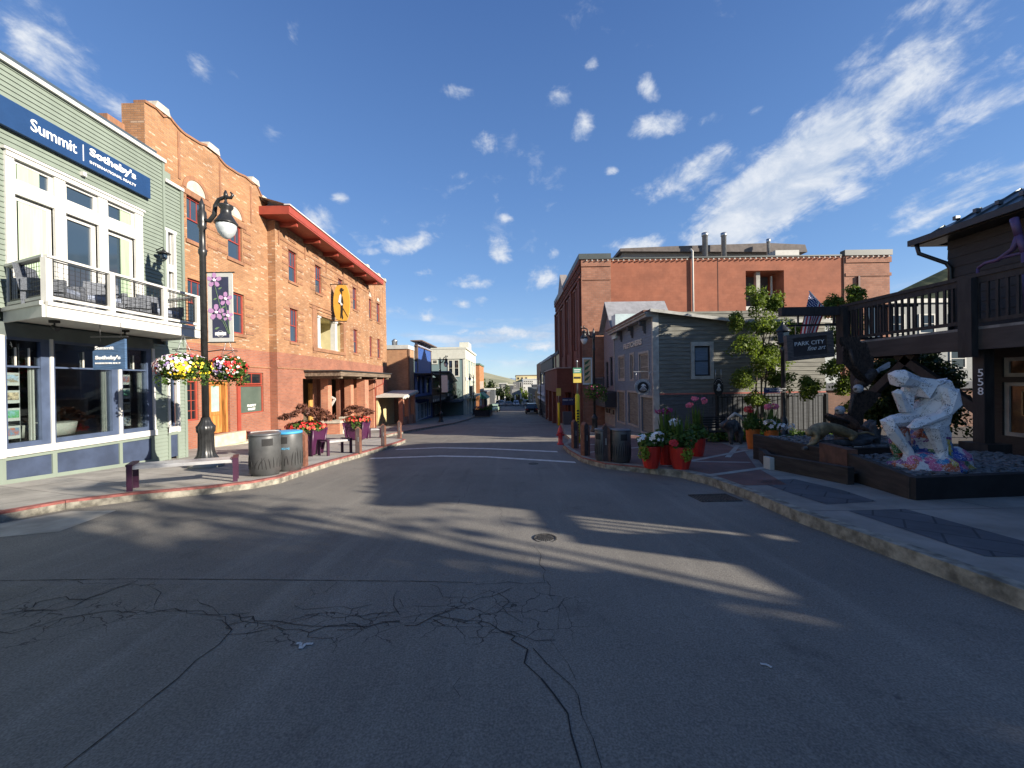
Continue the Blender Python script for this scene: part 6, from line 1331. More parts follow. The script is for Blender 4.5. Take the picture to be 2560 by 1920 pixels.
p = G(441, 423, .15); copy_thing(L2, p, math.pi, 'black street lamp in shadow before the blue false-front house', (.95,)*3)
p = G(474, 415.5, .15); copy_thing(L2, p, 0, 'black street lamp with banner before the pale sage three-storey building', (.85,)*3)
p = G(541, 416, .15); copy_thing(L2, p, math.pi, 'black street lamp beside the white balcony on the far right side', (.85,)*3)
# hanging baskets
def basket(cx_, cy_, cz_, r, zones, label, seed, hang=None, group='hanging flower baskets', n=1.):
    rn = random.Random(seed); t = thing('flower_basket', label, 'flower basket', (cx_, cy_, cz_-r[2]), group)
    MB().lathe((cx_, cy_, cz_-r[2]*.95), [(.08, 0), (.22, .08), (.27, .22), (.28, .3)], 12).build('pot', blackm, t)
    m = MB(); leaves(m, (cx_, cy_, cz_), r, int(900*n), .075, rn, shell=.55); 
    for _ in range(14): a = rn.random()*6.28; leaves(m, (cx_+r[0]*.85*math.cos(a), cy_+r[1]*.85*math.sin(a), cz_-r[2]*.8), (.12, .12, .25), int(25*n), .05, rn)
    m.build('foliage', plantg, t)
    for nm, mt, zs_ in zones:
        m = MB()
        for (dx_, dz_, k, rr_) in zs_:
            for _ in range(int(k*n)):
                # pick skin points close to the zone centre as seen around the ball
                for _t in range(30):
                    d = Vector((rn.gauss(0, 1), rn.gauss(-.35, 1), rn.gauss(.15, .8))).normalized()
                    if abs(d.x-dx_) < rr_ and abs(d.z-dz_) < rr_*1.2: break
                k2 = .97+.12*rn.random(); p = Vector((cx_+d.x*r[0]*k2, cy_+d.y*r[1]*k2, cz_+d.z*r[2]*k2)); s = .033*(.5+.9*rn.random()); nn = (d+Vector((rn.gauss(0, .25), rn.gauss(-.1, .25), rn.gauss(.1, .25)))).normalized(); tt = nn.cross(Vector((.3, .2, 1))).normalized(); b = nn.cross(tt)
                for i in range(5): a = i*1.2566; e = tt*math.cos(a)+b*math.sin(a); g = b*math.cos(a)-tt*math.sin(a); m.face([p, p+e*s*.6+g*s*.4+nn*s*.15, p+e*s+nn*s*.08, p+e*s*.6-g*s*.4+nn*s*.15], raw=True)
        m.build('flowers', mt, t)['label'] = nm
    if hang:
        m = MB(); [m.tube([(cx_+d, cy_+e, cz_+r[2]*.6), (cx_, cy_, hang)], .005, 4) for d, e in ((-.25, 0), (.25, 0), (0, .25), (0, -.25))]; m.build('chain', steel, t)
    return t
basket(-8.45, 9.95, 2.12, (.60, .52, .33), [('white petunias', fW, [(0, .5, 150, .75), (-.3, -.1, 60, .6)]), ('red geraniums', fR, [(-.85, .1, 60, .35), (-.6, -.5, 36, .4), (.2, .9, 16, .4)]), ('yellow daisies', fY_, [(.6, -.15, 80, .36), (.35, -.6, 40, .35)]), ('violet flowers', fV, [(-.1, .2, 70, .8)])], 'overflowing hanging basket with white, red and yellow flowers, left of the near lamp post', 3, 2.95)
basket(-7.78, 10.6, 2.10, (.45, .42, .33), [('red geraniums', fR, [(-.4, .7, 40, .35), (.75, .0, 42, .35), (.1, .95, 22, .3), (.6, -.6, 16, .3)]), ('white petunias', fW, [(.3, .2, 45, .6)]), ('violet flowers', fV, [(-.3, -.1, 100, .6)]), ('salmon flowers', fO, [(0, .1, 40, .7)])], 'hanging basket with red and violet flowers, right of the near lamp post', 5, 2.95)
basket(4.35, 20.2, 1.05, (.62, .5, .42), [('red flowers', fM, [(0, .3, 70, .9)])], 'dark shaded hanging basket on the lamp by the red brick building', 8, n=.6)
for (x, y, z, s, l) in [(-8.7, 46, 1.2, 9, 'dark hanging flower basket on the balcony of the blue house, nearer the false front'), (-8.5, 52, .9, 10, 'dark red flowering basket hanging from the verandah house'), (-8.3, 56.5, .1, 11, 'large dark hanging basket at the far end of the verandah')]: basket(x, y, z, (1.0, .8, .75), [('red flowers', fM, [(0, .3, 60, .9)])], l, s, n=.5)
p = G(474, 415.5, .15); basket(p.x+.1, p.y-.3, p.z+2.6, (.9, .6, .5), [('orange flowers', fO, [(0, .3, 90, .9)])], 'salmon hanging basket on the lamp by the sage building', 13, n=.5)
# ================================================================ LEFT PAVEMENT FURNITURE
def bench(pA, pB, label, depth=.42, h=.46):
    A = Vector(pA); B = Vector(pB); d = B-A; L = Vector((d.x, d.y, 0)).length; ang = math.atan2(d.y, d.x); t = thing('bench', label, 'bench', (0, 0, 0), 'plum and steel benches'); sl = (B.z-A.z)/L
    m = MB(); n = 5
    for i in range(n): y = -depth/2+depth*(i+.5)/n; m.bar((0, y, h), (L, y, h+sl*L), depth/n*.86, .03)
    m.bar((0, -depth/2, h-.02), (L, -depth/2, h+sl*L-.02), .02, .05); m.build('seat', M('bench_steel', (.50, .50, .50), .4, .1, 5, .4) if 'bench_steel' not in bpy.data.materials else bpy.data.materials['bench_steel'], t)
    for f in (0., 1.):
        x = f*L; z = sl*L*f; m = MB(); m.box(x-.05, x+.05, -depth/2-.03, depth/2+.03, z+h+.02, z+h+.05); m.box(x-.04, x+.04, -depth/2-.03, -depth/2+.02, z-.02, z+h+.02); m.box(x-.04, x+.04, depth/2-.02, depth/2+.03, z-.02, z+h+.02); m.build('leg_frame', plum, t)
    t.location = A; t.rotation_euler = (0, 0, ang); WL[t.name] = A; return t
g = lambda u, v: G(u, v, .15)
bench(g(133, 489.5), g(236, 480), 'long steel bench with plum legs on the kerb before the navy shop windows')
c4 = lambda x, y: ((580+x*.2652)/2.5, (800+y*.2652)/2.5)
bench(g(*c4(865, 1278)), g(*c4(1080, 1250)), 'steel bench with plum legs between the two plum planters, beside the second rusty post')
bench(g(*c4(1300, 1112)), g(*c4(1400, 1108)), 'small far steel bench between the two farthest rusty posts')
bench(g(*c4(130, 1150)), g(*c4(420, 1120)), 'steel bench against the brick hotel wall behind the litter bins')
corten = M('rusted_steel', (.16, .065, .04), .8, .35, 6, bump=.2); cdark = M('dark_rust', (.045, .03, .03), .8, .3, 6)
def fin(label, u=None, v=None, h=.9, rz=.35, pos_=None, w_=.30):
    p = pos_ or g(u, v); t = thing('steel_bollard', label, 'bollard', (0, 0, 0), 'rusty steel fin bollards')
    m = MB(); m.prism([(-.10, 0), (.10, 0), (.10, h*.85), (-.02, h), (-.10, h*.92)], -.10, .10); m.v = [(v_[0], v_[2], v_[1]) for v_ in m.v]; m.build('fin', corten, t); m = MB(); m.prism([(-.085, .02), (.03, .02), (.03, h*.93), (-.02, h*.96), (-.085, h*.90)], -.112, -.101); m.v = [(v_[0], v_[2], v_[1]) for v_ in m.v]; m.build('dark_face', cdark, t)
    m = MB(); m.box(-.02, .0, -.118, -.113, h*.45, h*.62); m.build('slot', steel, t)
    t.location = p; t.rotation_euler = (0, 0, rz-.75); WL[t.name] = Vector(p); return t
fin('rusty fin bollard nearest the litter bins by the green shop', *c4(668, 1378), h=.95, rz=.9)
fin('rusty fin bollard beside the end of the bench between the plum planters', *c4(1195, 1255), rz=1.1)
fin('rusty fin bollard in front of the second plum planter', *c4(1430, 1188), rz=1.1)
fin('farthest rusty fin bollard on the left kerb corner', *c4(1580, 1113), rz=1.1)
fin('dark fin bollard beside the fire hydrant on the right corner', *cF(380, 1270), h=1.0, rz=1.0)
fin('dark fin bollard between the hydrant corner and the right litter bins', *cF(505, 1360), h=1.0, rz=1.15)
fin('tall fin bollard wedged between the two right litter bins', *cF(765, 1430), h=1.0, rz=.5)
def bin_(label, p, lidm, rz, r=.315, h=.94, lab=None):
    t = thing('litter_bin', label, 'litter bin', (0, 0, 0), 'grey metal litter bins'); bm_ = M('bin_grey', (.095, .098, .10), .45, .15, 4, .3) if 'bin_grey' not in bpy.data.materials else bpy.data.materials['bin_grey']
    MB().lathe((0, 0, 0), [(r*.88, 0), (r*.88, .06), (r, .08), (r, h-.05), (r*.97, h-.02)], 32).build('body', bm_, t)
    MB().lathe((0, 0, h-.03), [(r*1.02, 0), (r*1.02, .04), (r*.9, .055), (r*.5, .06)], 32).build('lid', lidm, t)
    rn = random.Random(len(label)); m = MB()
    for i in range(26):
        a = i*2*math.pi/26; z0 = .14+.06*rn.random(); z1 = .36+.26*rn.random(); s = rn.gauss(0, .12); P = [(r*1.004*math.cos(a+s*f*f), r*1.004*math.sin(a+s*f*f), z0+(z1-z0)*f) for f in (0, .33, .66, 1)]; m.tube(P, [.004, .009, .009, .003], 5)
    m.build('slot', blackm, t)
    m = MB(); a0, a1 = -1.95, -1.25; n = 6
    for i in range(n):
        a = a0+(a1-a0)*i/n; b = a0+(a1-a0)*(i+1)/n; q = r*1.006; m.face([(q*math.cos(a), q*math.sin(a), h-.25), (q*math.cos(b), q*math.sin(b), h-.25), (q*math.cos(b), q*math.sin(b), h-.09), (q*math.cos(a), q*math.sin(a), h-.09)])
    m.build('opening', blackm, t)
    if lab:
        for i, ch in enumerate(lab): a = -1.9+i*.085; text(ch, (r*1.012*math.cos(a), r*1.012*math.sin(a), h-.39), (-math.sin(a), math.cos(a), 0), M('blue_letter', (.10, .35, .55), .6, 0) if 'blue_letter' not in bpy.data.materials else bpy.data.materials['blue_letter'], t, None, .045)
    t.location = p; t.rotation_euler = (0, 0, rz); WL[t.name] = Vector(p); return t
bgl = M('bin_lid', (.11, .113, .118), .4, .1, 5, .3); blue_l = M('blue_lid', (.05, .30, .55), .5, .1)
bin_('dark grey litter bin with grass-shaped slots, nearest on the left pavement', g(265.5, 474.5), bgl, .75)
bin_('grey recycling bin with a blue lid beside the rusty fin bollard', G(288.5, 470, .15), blue_l, .15, lab='RECYCLING')
bin_('grey litter bin behind the tall fin bollard on the right pavement', G(604, 460.5, .15), bgl, -.9, r=.235, h=.84)
bin_('grey litter bin nearest the red flower pots on the right pavement', G(621.5, 462, .15), bgl, .05, r=.24, h=.84)
# plum planters with small maples
def plum_planter(p, label, seed, s=1.):
    rn = random.Random(seed); t = thing('planter_box', label, 'planter', p, 'plum planters with small maples'); x, y, z = p; h = .85*s; a, b = .32*s, .44*s
    m = MB(); q = [(-a, -a), (a, -a), (a, a), (-a, a)]; Q = [(-b, -b), (b, -b), (b, b), (-b, b)]; lo = [(x+i, y+j, z+.04) for i, j in q]; hi = [(x+i, y+j, z+h) for i, j in Q]
    for i in range(4): m.face([lo[i], lo[(i+1) % 4], hi[(i+1) % 4], hi[i]])
    m.face(hi); [m.tube([(x+q[i][0]*1.05, y+q[i][1]*1.05, z), (x+Q[i][0]*1.03, y+Q[i][1]*1.03, z+h)], .035, 6) for i in range(4)]; m.build('box', plum if False else M('plum_panel_%d' % seed, (.06, .012, .048), .4, .1), t)
    m = MB(); n = 20
    for i in range(n): a0 = i*2*math.pi/n; a1 = a0+2*math.pi/n; m.tube([(x+.3*s*math.cos(a0), y-(a+(b-a)*(.5+.42*math.sin(a0)))-.008, z+h*(.5+.42*math.sin(a0))), (x+.3*s*math.cos(a1), y-(a+(b-a)*(.5+.42*math.sin(a1)))-.008, z+h*(.5+.42*math.sin(a1)))], .008, 4, False)
    m.build('ring_ornament', plum, t)
    m = MB(); leaves(m, (x, y, z+h+.08), (.62*s, .55*s, .2*s), 420, .085, rn, shell=.2); leaves(m, (x+.15*s, y-.45*s, z+h-.08), (.25*s, .15*s, .26*s), 120, .08, rn); m.build('foliage', plantg, t)
    m = MB(); blooms(m, (x, y, z+h+.06), (.62*s, .55*s, .22*s), 95, .05, rn); m.build('flowers', fR, t); m = MB(); blooms(m, (x, y, z+h+.05), (.6*s, .55*s, .22*s), 45, .05, rn); m.build('flowers', fO, t)['label'] = 'salmon flowers'
    m = MB(); m.tube([(x, y, z+h), (x+.02, y, z+h+.3), (x, y, z+h+.5)], .015, 6)
    for _ in range(16): a = rn.random()*6.28; r_ = (.3+.4*rn.random())*s; m.tube([(x, y, z+h+.4), (x+r_*.5*math.cos(a), y+r_*.5*math.sin(a), z+h+.66*s), (x+r_*math.cos(a), y+r_*math.sin(a), z+h+.55*s)], [.008, .006, .002], 4)
    m.build('trunk', bark, t); m = MB()
    for _ in range(26): a = rn.random()*6.28; r_ = .75*s*rn.random()**.6; leaves(m, (x+r_*math.cos(a), y+r_*math.sin(a), z+h+(.72-.42*(r_/.8)**2)*s+rn.gauss(0, .03)), (.17*s, .15*s, .04*s), 46, .06, rn, aspect=2.6)
    m.build('maple_crown', maple, t); return t
plum_planter(g(*c4(705, 1275)), 'plum planter with red flowers and a small maple, nearer the litter bins', 21, 1.0)
plum_planter(g(*c4(1180, 1130)), 'plum planter with red flowers and a small maple, in front of the hotel porch', 22, 1.05)
# ================================================================ RIGHT PAVEMENT
redp = M('red_glazed_pot', (.50, .028, .018), .28, .12, 3); orp = M('orange_glazed_pot', (.52, .13, .02), .35, .12, 3)
def pot(p, label, mat, r0, r1, h, seed, flute, kinds, cat='flower pot', grp=None, tall=None, foliage=.5, trail=False):
    rn = random.Random(seed); t = thing('flower_pot', label, cat, p, grp); x, y, z = p
    prof = [(r0, 0), (r0*1.02, .02), (r0+(r1-r0)*.55, h*.35), (r0+(r1-r0)*.9, h*.7), (r1, h*.97), (r1*1.0, h), (r1*.92, h), (r1*.9, h-.05)]
    MB().lathe((x, y, z), prof, 40 if flute else 24, flute=flute, fa=.09).build('pot', mat, t)
    m = MB(); leaves(m, (x, y, z+h+foliage*.3), (r1*1.55, r1*1.4, foliage*.55), 420, .075, rn, shell=.2)
    if tall:
        for _ in range(34): a = rn.random()*6.28; q = rn.random()*r1*.7; e = Vector((x+q*2.0*math.cos(a), y+q*2.0*math.sin(a), z+h+tall*(.65+.4*rn.random()))); s = Vector((x+q*math.cos(a), y+q*math.sin(a), z+h)); dd = Vector((-math.sin(a), math.cos(a), 0))*.018; mm = s.lerp(e, .55)+Vector((0, 0, .05)); m.face([s-dd, mm-dd*1.4, e, mm+dd*1.4, s+dd], raw=True)
    m.build('foliage', plantg, t)
    if trail: m = MB(); leaves(m, (x+trail*r1, y-r1*.95, z+h*.72), (.14, .08, h*.34), 190, .05, rn, shell=.1); m.build('trailing_leaves', limeg, t)
    for nm, mt, lst in kinds:
        m = MB()
        for (dx_, dy_, dz_, rr_, k, s) in lst:
            blooms(m, (x+dx_, y+dy_, z+h+dz_), (rr_, rr_, rr_*.8), k, s, rn, half=False)
        m.build('flowers', mt, t)['label'] = nm
    return t
GP = 'red fluted pots with flowers'
pot(G(651, 467.5, .15), 'red fluted pot with low white flowers, left of the group', redp, .145, .215, .52, 31, 12, [('white flowers', fW, [(-.24, -.1, .16, .12, 8, .055), (.05, -.2, .2, .16, 14, .055), (.2, 0, .22, .12, 8, .055)])], grp=GP, foliage=.35, trail=-1.1)
pot(G(667, 464.6, .15), 'red fluted pot half hidden behind the two front pots, with dark pink tall flowers', redp, .145, .215, .52, 32, 12, [('magenta flowers', fM, [(-.2, 0, .80, .07, 12, .045), (-.04, 0, .78, .08, 14, .045), (.05, -.05, .82, .06, 8, .045)])], grp=GP, tall=.95)
pot(G(681, 468.7, .15), 'red fluted pot with trailing lime leaves, nearest of the group', redp, .155, .235, .52, 33, 12, [('red flowers', fR, [(-.25, -.25, .1, .08, 10, .06)]), ('white flowers', fW, [(-.12, .0, .55, .08, 8, .08)])], grp=GP, tall=.75, trail=.1)
pot(G(697, 456.0, .15), 'red fluted pot standing farthest back, with tall pink flowers', redp, .145, .215, .52, 34, 12, [('pink flowers', fP, [(-.2, 0, .95, .09, 12, .055), (-.04, 0, 1.12, .08, 12, .055), (.22, 0, 1.06, .09, 14, .055)])], grp=GP, tall=1.0)
GO = 'tall orange pots'
pot(G(753, 448.8, .15), 'tall orange pot with trailing green leaves, left one before the iron fence', orp, .15, .205, .66, 35, 0, [('red flowers', fR, [(-.12, 0, .62, .13, 30, .06)])], grp=GO, tall=.7)
pot(G(771.5, 449.6, .15), 'tall orange pot with white flowers, right one beside the black lamp', orp, .14, .195, .64, 36, 0, [('pink flowers', fP, [(-.1, 0, .72, .1, 24, .06), (.12, 0, .74, .1, 24, .06)]), ('white flowers', fW, [(-.2, -.2, .2, .16, 18, .06), (.15, -.25, .1, .14, 16, .06), (.55, -.1, .1, .12, 12, .06)])], grp=GO, tall=.75)
# fire hydrant, yellow sign post
p = G(560.5, 444.5, .15); t = thing('fire_hydrant', 'red fire hydrant on the right street corner', 'hydrant', p); hy = M('hydrant_red', (.50, .03, .03), .45, .15)
MB().lathe(p, [(.13, 0), (.13, .05), (.085, .07), (.085, .42), (.12, .45), (.12, .49), (.10, .51), (.09, .62), (.04, .68), (.04, .74)], 16).build('barrel', hy, t)
m = MB(); m.tube([(p.x-.15, p.y, p.z+.38), (p.x+.15, p.y, p.z+.38)], .04, 8); m.tube([(p.x, p.y-.15, p.z+.36), (p.x, p.y, p.z+.36)], .05, 8); m.build('nozzle', hy, t)
p = G(578, 443, .15); t = thing('parking_sign_post', 'sign post in a tall yellow sleeve with a green and yellow plate on top', 'sign post', p); yel = M('yellow_sleeve', (.80, .62, .02), .5, .06)
px_ = p; s_ = 15.4/386
m = MB(); m.lathe(p, [(.09, 0), (.09, 1.9), (.05, 1.98)], 14); m.build('sleeve', yel, t)
m = MB(); m.lathe((p.x, p.y, p.z+1.9), [(.03, 0), (.03, 1.35), (.045, 1.37), (.02, 1.42)], 8); m.build('pole', steel, t)
z0 = p.z+2.42; MB().box(p.x-.16, p.x+.16, p.y-.05, p.y-.035, z0, z0+.58).build('sign_plate', M('sign_yellow', (.55, .42, .08), .6, .1), t); MB().box(p.x-.165, p.x+.165, p.y-.055, p.y-.05, z0+.38, z0+.60).build('green_plate', M('sign_green', (.05, .20, .13), .6, .1), t)
m = MB(); m.box(p.x-.13, p.x+.13, p.y-.058, p.y-.0555, z0+.50, z0+.53); m.box(p.x-.13, p.x+.1, p.y-.058, p.y-.0555, z0+.43, z0+.45); m.build('white_mark', lettw, t); m = MB(); m.box(p.x-.14, p.x+.14, p.y-.054, p.y-.0505, z0+.16, z0+.24); m.build('black_mark', blackm, t)
m = MB(); rn = random.Random(2)
for k in range(10): z = p.z+.28+k*.11; m.box(p.x-.045, p.x+.045, p.y-.094, p.y-.086, z, z+.045+.03*rn.random())
m.build('black_mark', blackm, t)
p = G(559, 425.5, .15); t = thing('parking_sign_post', 'farther sign post with a slim yellow sleeve by the arcade', 'sign post', p); MB().lathe(p, [(.09, 0), (.09, 1.8)], 10).build('sleeve', yel, t); MB().lathe((p.x, p.y, p.z+1.8), [(.03, 0), (.03, 1.1)], 6).build('pole', steel, t); MB().box(p.x-.18, p.x+.18, p.y-.05, p.y-.035, p.z+2.35, p.z+2.95).build('sign_plate', bpy.data.materials['sign_yellow'], t)
MB().box(4.2, 4.9, 31.8, 32.4, gz(32)+.1, gz(32)+1.2).single('utility_box', dgrey, 'dark utility cabinet before the brick arcade', 'utility box')
# black classic lamp in the garden with a blue arrow sign
p = G(784, 441, .15); t = thing('garden_lamp', 'black classic lamp post with a lantern top in the garden behind the orange pots', 'lamp', p)
MB().lathe(p, [(.32, 0), (.30, .12), (.2, .2), (.15, .5), (.15, .8), (.10, .9), (.085, 1.0), (.08, 3.45), (.12, 3.5), (.10, 3.6), (.05, 3.75)], 14).build('post', black, t)
MB().lathe((p.x, p.y, p.z+3.75), [(.12, 0), (.20, .05), (.22, .1)], 8).build('lantern_base', black, t); MB().lathe((p.x, p.y, p.z+3.85), [(.17, 0), (.23, .42)], 6, smooth=False).build('lantern_glass', glb, t); MB().lathe((p.x, p.y, p.z+4.27), [(.28, 0), (.27, .03), (.12, .2), (.05, .28), (.06, .33), (.01, .4)], 8).build('lantern_cap', black, t)
qx = [aY((1700+x*.208)/2.5, (900+y*.208)/2.5, p.y-.1) for x, y in [(1003, 335), (1200, 335), (1200, 395), (1003, 395)]]; b = MB().box(qx[0][0], qx[1][0], p.y-.14, p.y-.11, qx[2][1], qx[0][1]).build('direction_sign', M('navy_sign', (.02, .035, .12), .6, .1), t)
hgt = qx[0][1]-qx[2][1]; text('TRANSIT CENTER', (qx[0][0]+.06, p.y-.145, qx[2][1]+hgt*.68), (1, 0, 0), lettw, t, .8, hgt*.18); text('RESTROOMS', (qx[0][0]+.2, p.y-.145, qx[2][1]+hgt*.38), (1, 0, 0), lettw, t, .5, hgt*.16)
m = MB(); m.bar((qx[0][0]+.62, p.y-.146, qx[2][1]+hgt*.18), (qx[0][0]+.82, p.y-.146, qx[2][1]+hgt*.18), .03, .004); m.build('arrow', lettw, t)
# ================================================================ GARDEN, PLANTER BEDS, SCULPTURES
pebm = M('grey_pebbles', (.13, .13, .13), .7, .5, 9); timb = M('charred_timber', (.028, .021, .017), .85, .4, 3, stretch=(.6, .6, 5)); rust = M('rust_brown_panel', (.10, .045, .028), .8, .3, 4)
def bedwall(mb, P, ztop, th=.10, zb=-.9):
    for a, b in zip(P, P[1:]):
        A = Vector((*a, 0)); B = Vector((*b, 0)); d = (B-A).normalized(); e = d*th*.5; n = Vector((-d.y, d.x, 0))*th*.5
        za = (ztop if not callable(ztop) else ztop(a)); zz = (ztop if not callable(ztop) else ztop(b))
        q0 = [A-e-n, B+e-n, B+e+n, A-e+n]; zs = [za, zz, zz, za]; zl_ = [gz(A.y)+.10, gz(B.y)+.10, gz(B.y)+.10, gz(A.y)+.10]
        lo = [(p.x, p.y, z) for p, z in zip(q0, zl_)]; hi = [(p.x, p.y, z) for p, z in zip(q0, zs)]
        mb.face(hi); [mb.face([lo[i], lo[(i+1) % 4], hi[(i+1) % 4], hi[i]]) for i in range(4)]
def pebbles(poly, z, n, seed, parent=None, label=None, s0=.035):
    rn = random.Random(seed); mb = MB(); xs = [p[0] for p in poly]; ys = [p[1] for p in poly]
    def inside(x, y):
        c = False
        for i in range(len(poly)):
            (x1, y1), (x2, y2) = poly[i], poly[i-1]
            if (y1 > y) != (y2 > y) and x < (x2-x1)*(y-y1)/(y2-y1)+x1: c = not c
        return c
    mb.face([(x, y, z-.02) for x, y in poly])
    k = 0
    while k < n:
        x = rn.uniform(min(xs), max(xs)); y = rn.uniform(min(ys), max(ys))
        if not inside(x, y): continue
        k += 1; s = s0*(.6+.9*rn.random()); sx_ = s*(1+.6*rn.random()); a = rn.random()*3.14; c, s2 = math.cos(a), math.sin(a); i0 = len(mb.v); zz = z+rn.random()*.025
        for (r, h) in ((.75, 0), (1., .35), (.62, .72)):
            for j in range(6): t_ = j*1.0472+.3*rn.random(); px_, py_ = sx_*r*math.cos(t_), s*r*math.sin(t_); mb.v.append((x+px_*c-py_*s2, y+px_*s2+py_*c, zz+h*s*.8))
        for q in range(2):
            for j in range(6): mb.sm.add(len(mb.f)); mb.f.append((i0+q*6+j, i0+q*6+(j+1) % 6, i0+(q+1)*6+(j+1) % 6, i0+(q+1)*6+j)); mb.mi.append(0)
        mb.f.append(tuple(i0+12+j for j in range(6))); mb.mi.append(0)
    o = mb.build('pebbles', pebm); tag(o, kind='stuff'); return o
t = thing('timber_planter', 'large black timber planter bed holding the white seated sculpture, nearest on the right', 'planter bed', (5.92, 5.7, gz(5.7)+.15))
c0, cR1, cL1 = (5.98, 5.74), (10.0, 6.1), (6.50, 7.85)
mb = MB(); bedwall(mb, [c0, cR1], lambda p: .10, .12); mb.build('front_wall', M('black_timber', (.008, .008, .009), .8, .3, 4), t)
mb = MB(); bedwall(mb, [(c0[0]-.0, c0[1]+.06), cL1], lambda p: .10 if p[1] < 6.5 else .2, .12); mb.build('side_wall', timb, t)
mb = MB(); bedwall(mb, [(6.36, 7.3), (6.47, 7.95)], .24, .18); mb.build('end_panel', rust, t); MB().bar((7.9, 5.84, .0), (8.0, 5.85, .0), .004, .05).build('label_plate', white, t)
m = MB(); m.obox((8.05, 5.845, -.02), (.09, .004, .03)); m.build('label_plate', white, t)
pebbles([c0, cR1, (10.0, 8.1), (6.52, 7.95)], -.03, 2300, 4)
t = thing('rear_planter', 'raised dark timber bed behind, carrying the eagle sculpture and pebbles', 'planter bed', (7.5, 8.05, gz(8)+.15))
mb = MB(); bedwall(mb, [(6.45, 10.2), (6.52, 8.05), (8.9, 8.15), (9.9, 9.6)], .12, .12); mb.build('wall', timb, t); pebbles([(6.5, 10.2), (6.56, 8.1), (8.85, 8.2), (9.85, 9.6), (9.5, 10.4)], .04, 1500, 5)
t = thing('low_planter', 'low weathered timber bed of dark soil left of the black planter', 'planter bed', (5.8, 8, gz(8)+.15))
mb = MB(); bedwall(mb, [(5.98, 6.9), (5.80, 8.75), (6.5, 10.1)], lambda p: gz(p[1])+.46, .13); mb.build('wall', timb, t); mb = MB(); mb.face([(5.9, 6.9, gz(6.9)+.33), (5.86, 8.7, gz(8.7)+.33), (6.5, 10.1, gz(10)+.33), (6.6, 7, gz(7)+.33)]); mb.build('soil', M('dark_soil', (.03, .022, .018), .95, .4, 20), t)
MB().box(5.66, 5.80, 8.5, 8.72, gz(8.6)+.14, gz(8.6)+.42).single('electric_box', white2, 'small white electric box on the corner of the low timber bed', 'electric box')
# skin-grown figures
def skin(name, verts, edges, radii, mat, parent, sub=0, root=0, smooth=False, decim=None):
    me = bpy.data.meshes.new('sk'); o0 = WL.get(parent.name, Vector()); me.from_pydata([tuple(Vector(v)-o0) for v in verts], edges, []); o = bpy.data.objects.new('sk', me); C.objects.link(o)
    o.modifiers.new('s', 'SKIN'); me.skin_vertices[0].data[root].use_root = True
    for i, r in enumerate(radii): me.skin_vertices[0].data[i].radius = r if isinstance(r, tuple) else (r, r)
    if sub: m_ = o.modifiers.new('b', 'SUBSURF'); m_.levels = sub; m_.render_levels = sub
    if decim: m_ = o.modifiers.new('d', 'DECIMATE'); m_.ratio = decim
    bpy.context.view_layer.update(); m2 = bpy.data.meshes.new_from_object(o.evaluated_get(bpy.context.evaluated_depsgraph_get())); bpy.data.objects.remove(o)
    m2.materials.clear(); m2.materials.append(mat); m2.polygons.foreach_set('use_smooth', [smooth]*len(m2.polygons)); m2.name = name
    r_ = bpy.data.objects.new(name, m2); C.objects.link(r_); r_.parent = parent; WL[r_.name] = o0.copy(); return r_
YSc = 6.75; PX = .2411/2.5/386*YSc
def sp3(x, y, d=0.): q = aY((2160+x*.2411)/2.5, (860+y*.2411)/2.5, YSc); return (q[0], YSc+d, q[1])
def scribble(name, base, bg, thr=.62):
    m, t_, b = _mat(name); p = pos(t_); n1 = t_.n('ShaderNodeTexNoise', i={'Vector': p, 'Scale': 17., 'Detail': 2, 'Distortion': 1.6}).outputs[0]
    l = t_.m('MULTIPLY', t_.ss(t_.m('ABSOLUTE', t_.m('SUBTRACT', n1, .5)), .03, .012), t_.ss(t_.n('ShaderNodeTexNoise', i={'Vector': p, 'Scale': 9., 'Detail': 3}).outputs[0], thr-.10, thr-.03))
    col = base
    if bg:
        v = t_.n('ShaderNodeTexVoronoi', i={'Vector': t_.n('ShaderNodeVectorMath', operation='ADD', i={0: p, 1: t_.n('ShaderNodeVectorMath', operation='SCALE', i={0: t_.n('ShaderNodeTexNoise', i={'Vector': p, 'Scale': 6., 'Detail': 3}).outputs[1], 3: .35}).outputs[0]}).outputs[0], 'Scale': 6.5}).outputs[1]
        r = t_.n('ShaderNodeSeparateColor', i={0: v}).outputs; cr_ = t_.n('ShaderNodeValToRGB', i={0: r[0]}).outputs[0]; el = cr_.node.color_ramp; el.interpolation = 'CONSTANT'
        cols = [(.02, .05, .30), (.03, .14, .05), (.55, .12, .25), (.03, .20, .42), (.62, .60, .58), (.50, .12, .05), (.20, .04, .20), (.55, .40, .05), (.62, .60, .60)]
        el.elements[0].color = (*cols[0], 1); el.elements[1].position = .12; el.elements[1].color = (*cols[1], 1)
        for i, c in enumerate(cols[2:]): e = el.elements.new(.23+i*.11); e.color = (*c, 1)
        l2 = t_.ss(t_.m('ABSOLUTE', t_.m('SUBTRACT', t_.n('ShaderNodeTexNoise', i={'Vector': p, 'Scale': 11., 'Detail': 2, 'Distortion': 2.}).outputs[0], .53)), .03, .015)
        col = t_.mix(t_.m('MULTIPLY', l2, .85), cr_, (.62, .60, .60))
    c = t_.mix(l, col, (.02, .02, .03)); m.node_tree.links.new(c if isinstance(c, bpy.types.NodeSocket) else c, b.inputs['Base Color']); b.inputs['Roughness'].default_value = .45; return m
stw = scribble('white_scribbled', (.70, .70, .70), False, .56); graf = scribble('graffiti_paint', (.5, .5, .5), True, .6)
t = thing('seated_figure_sculpture', 'large white faceted seated figure resting its chin on its hand, on a graffiti-painted rock', 'sculpture', sp3(720, 1330))
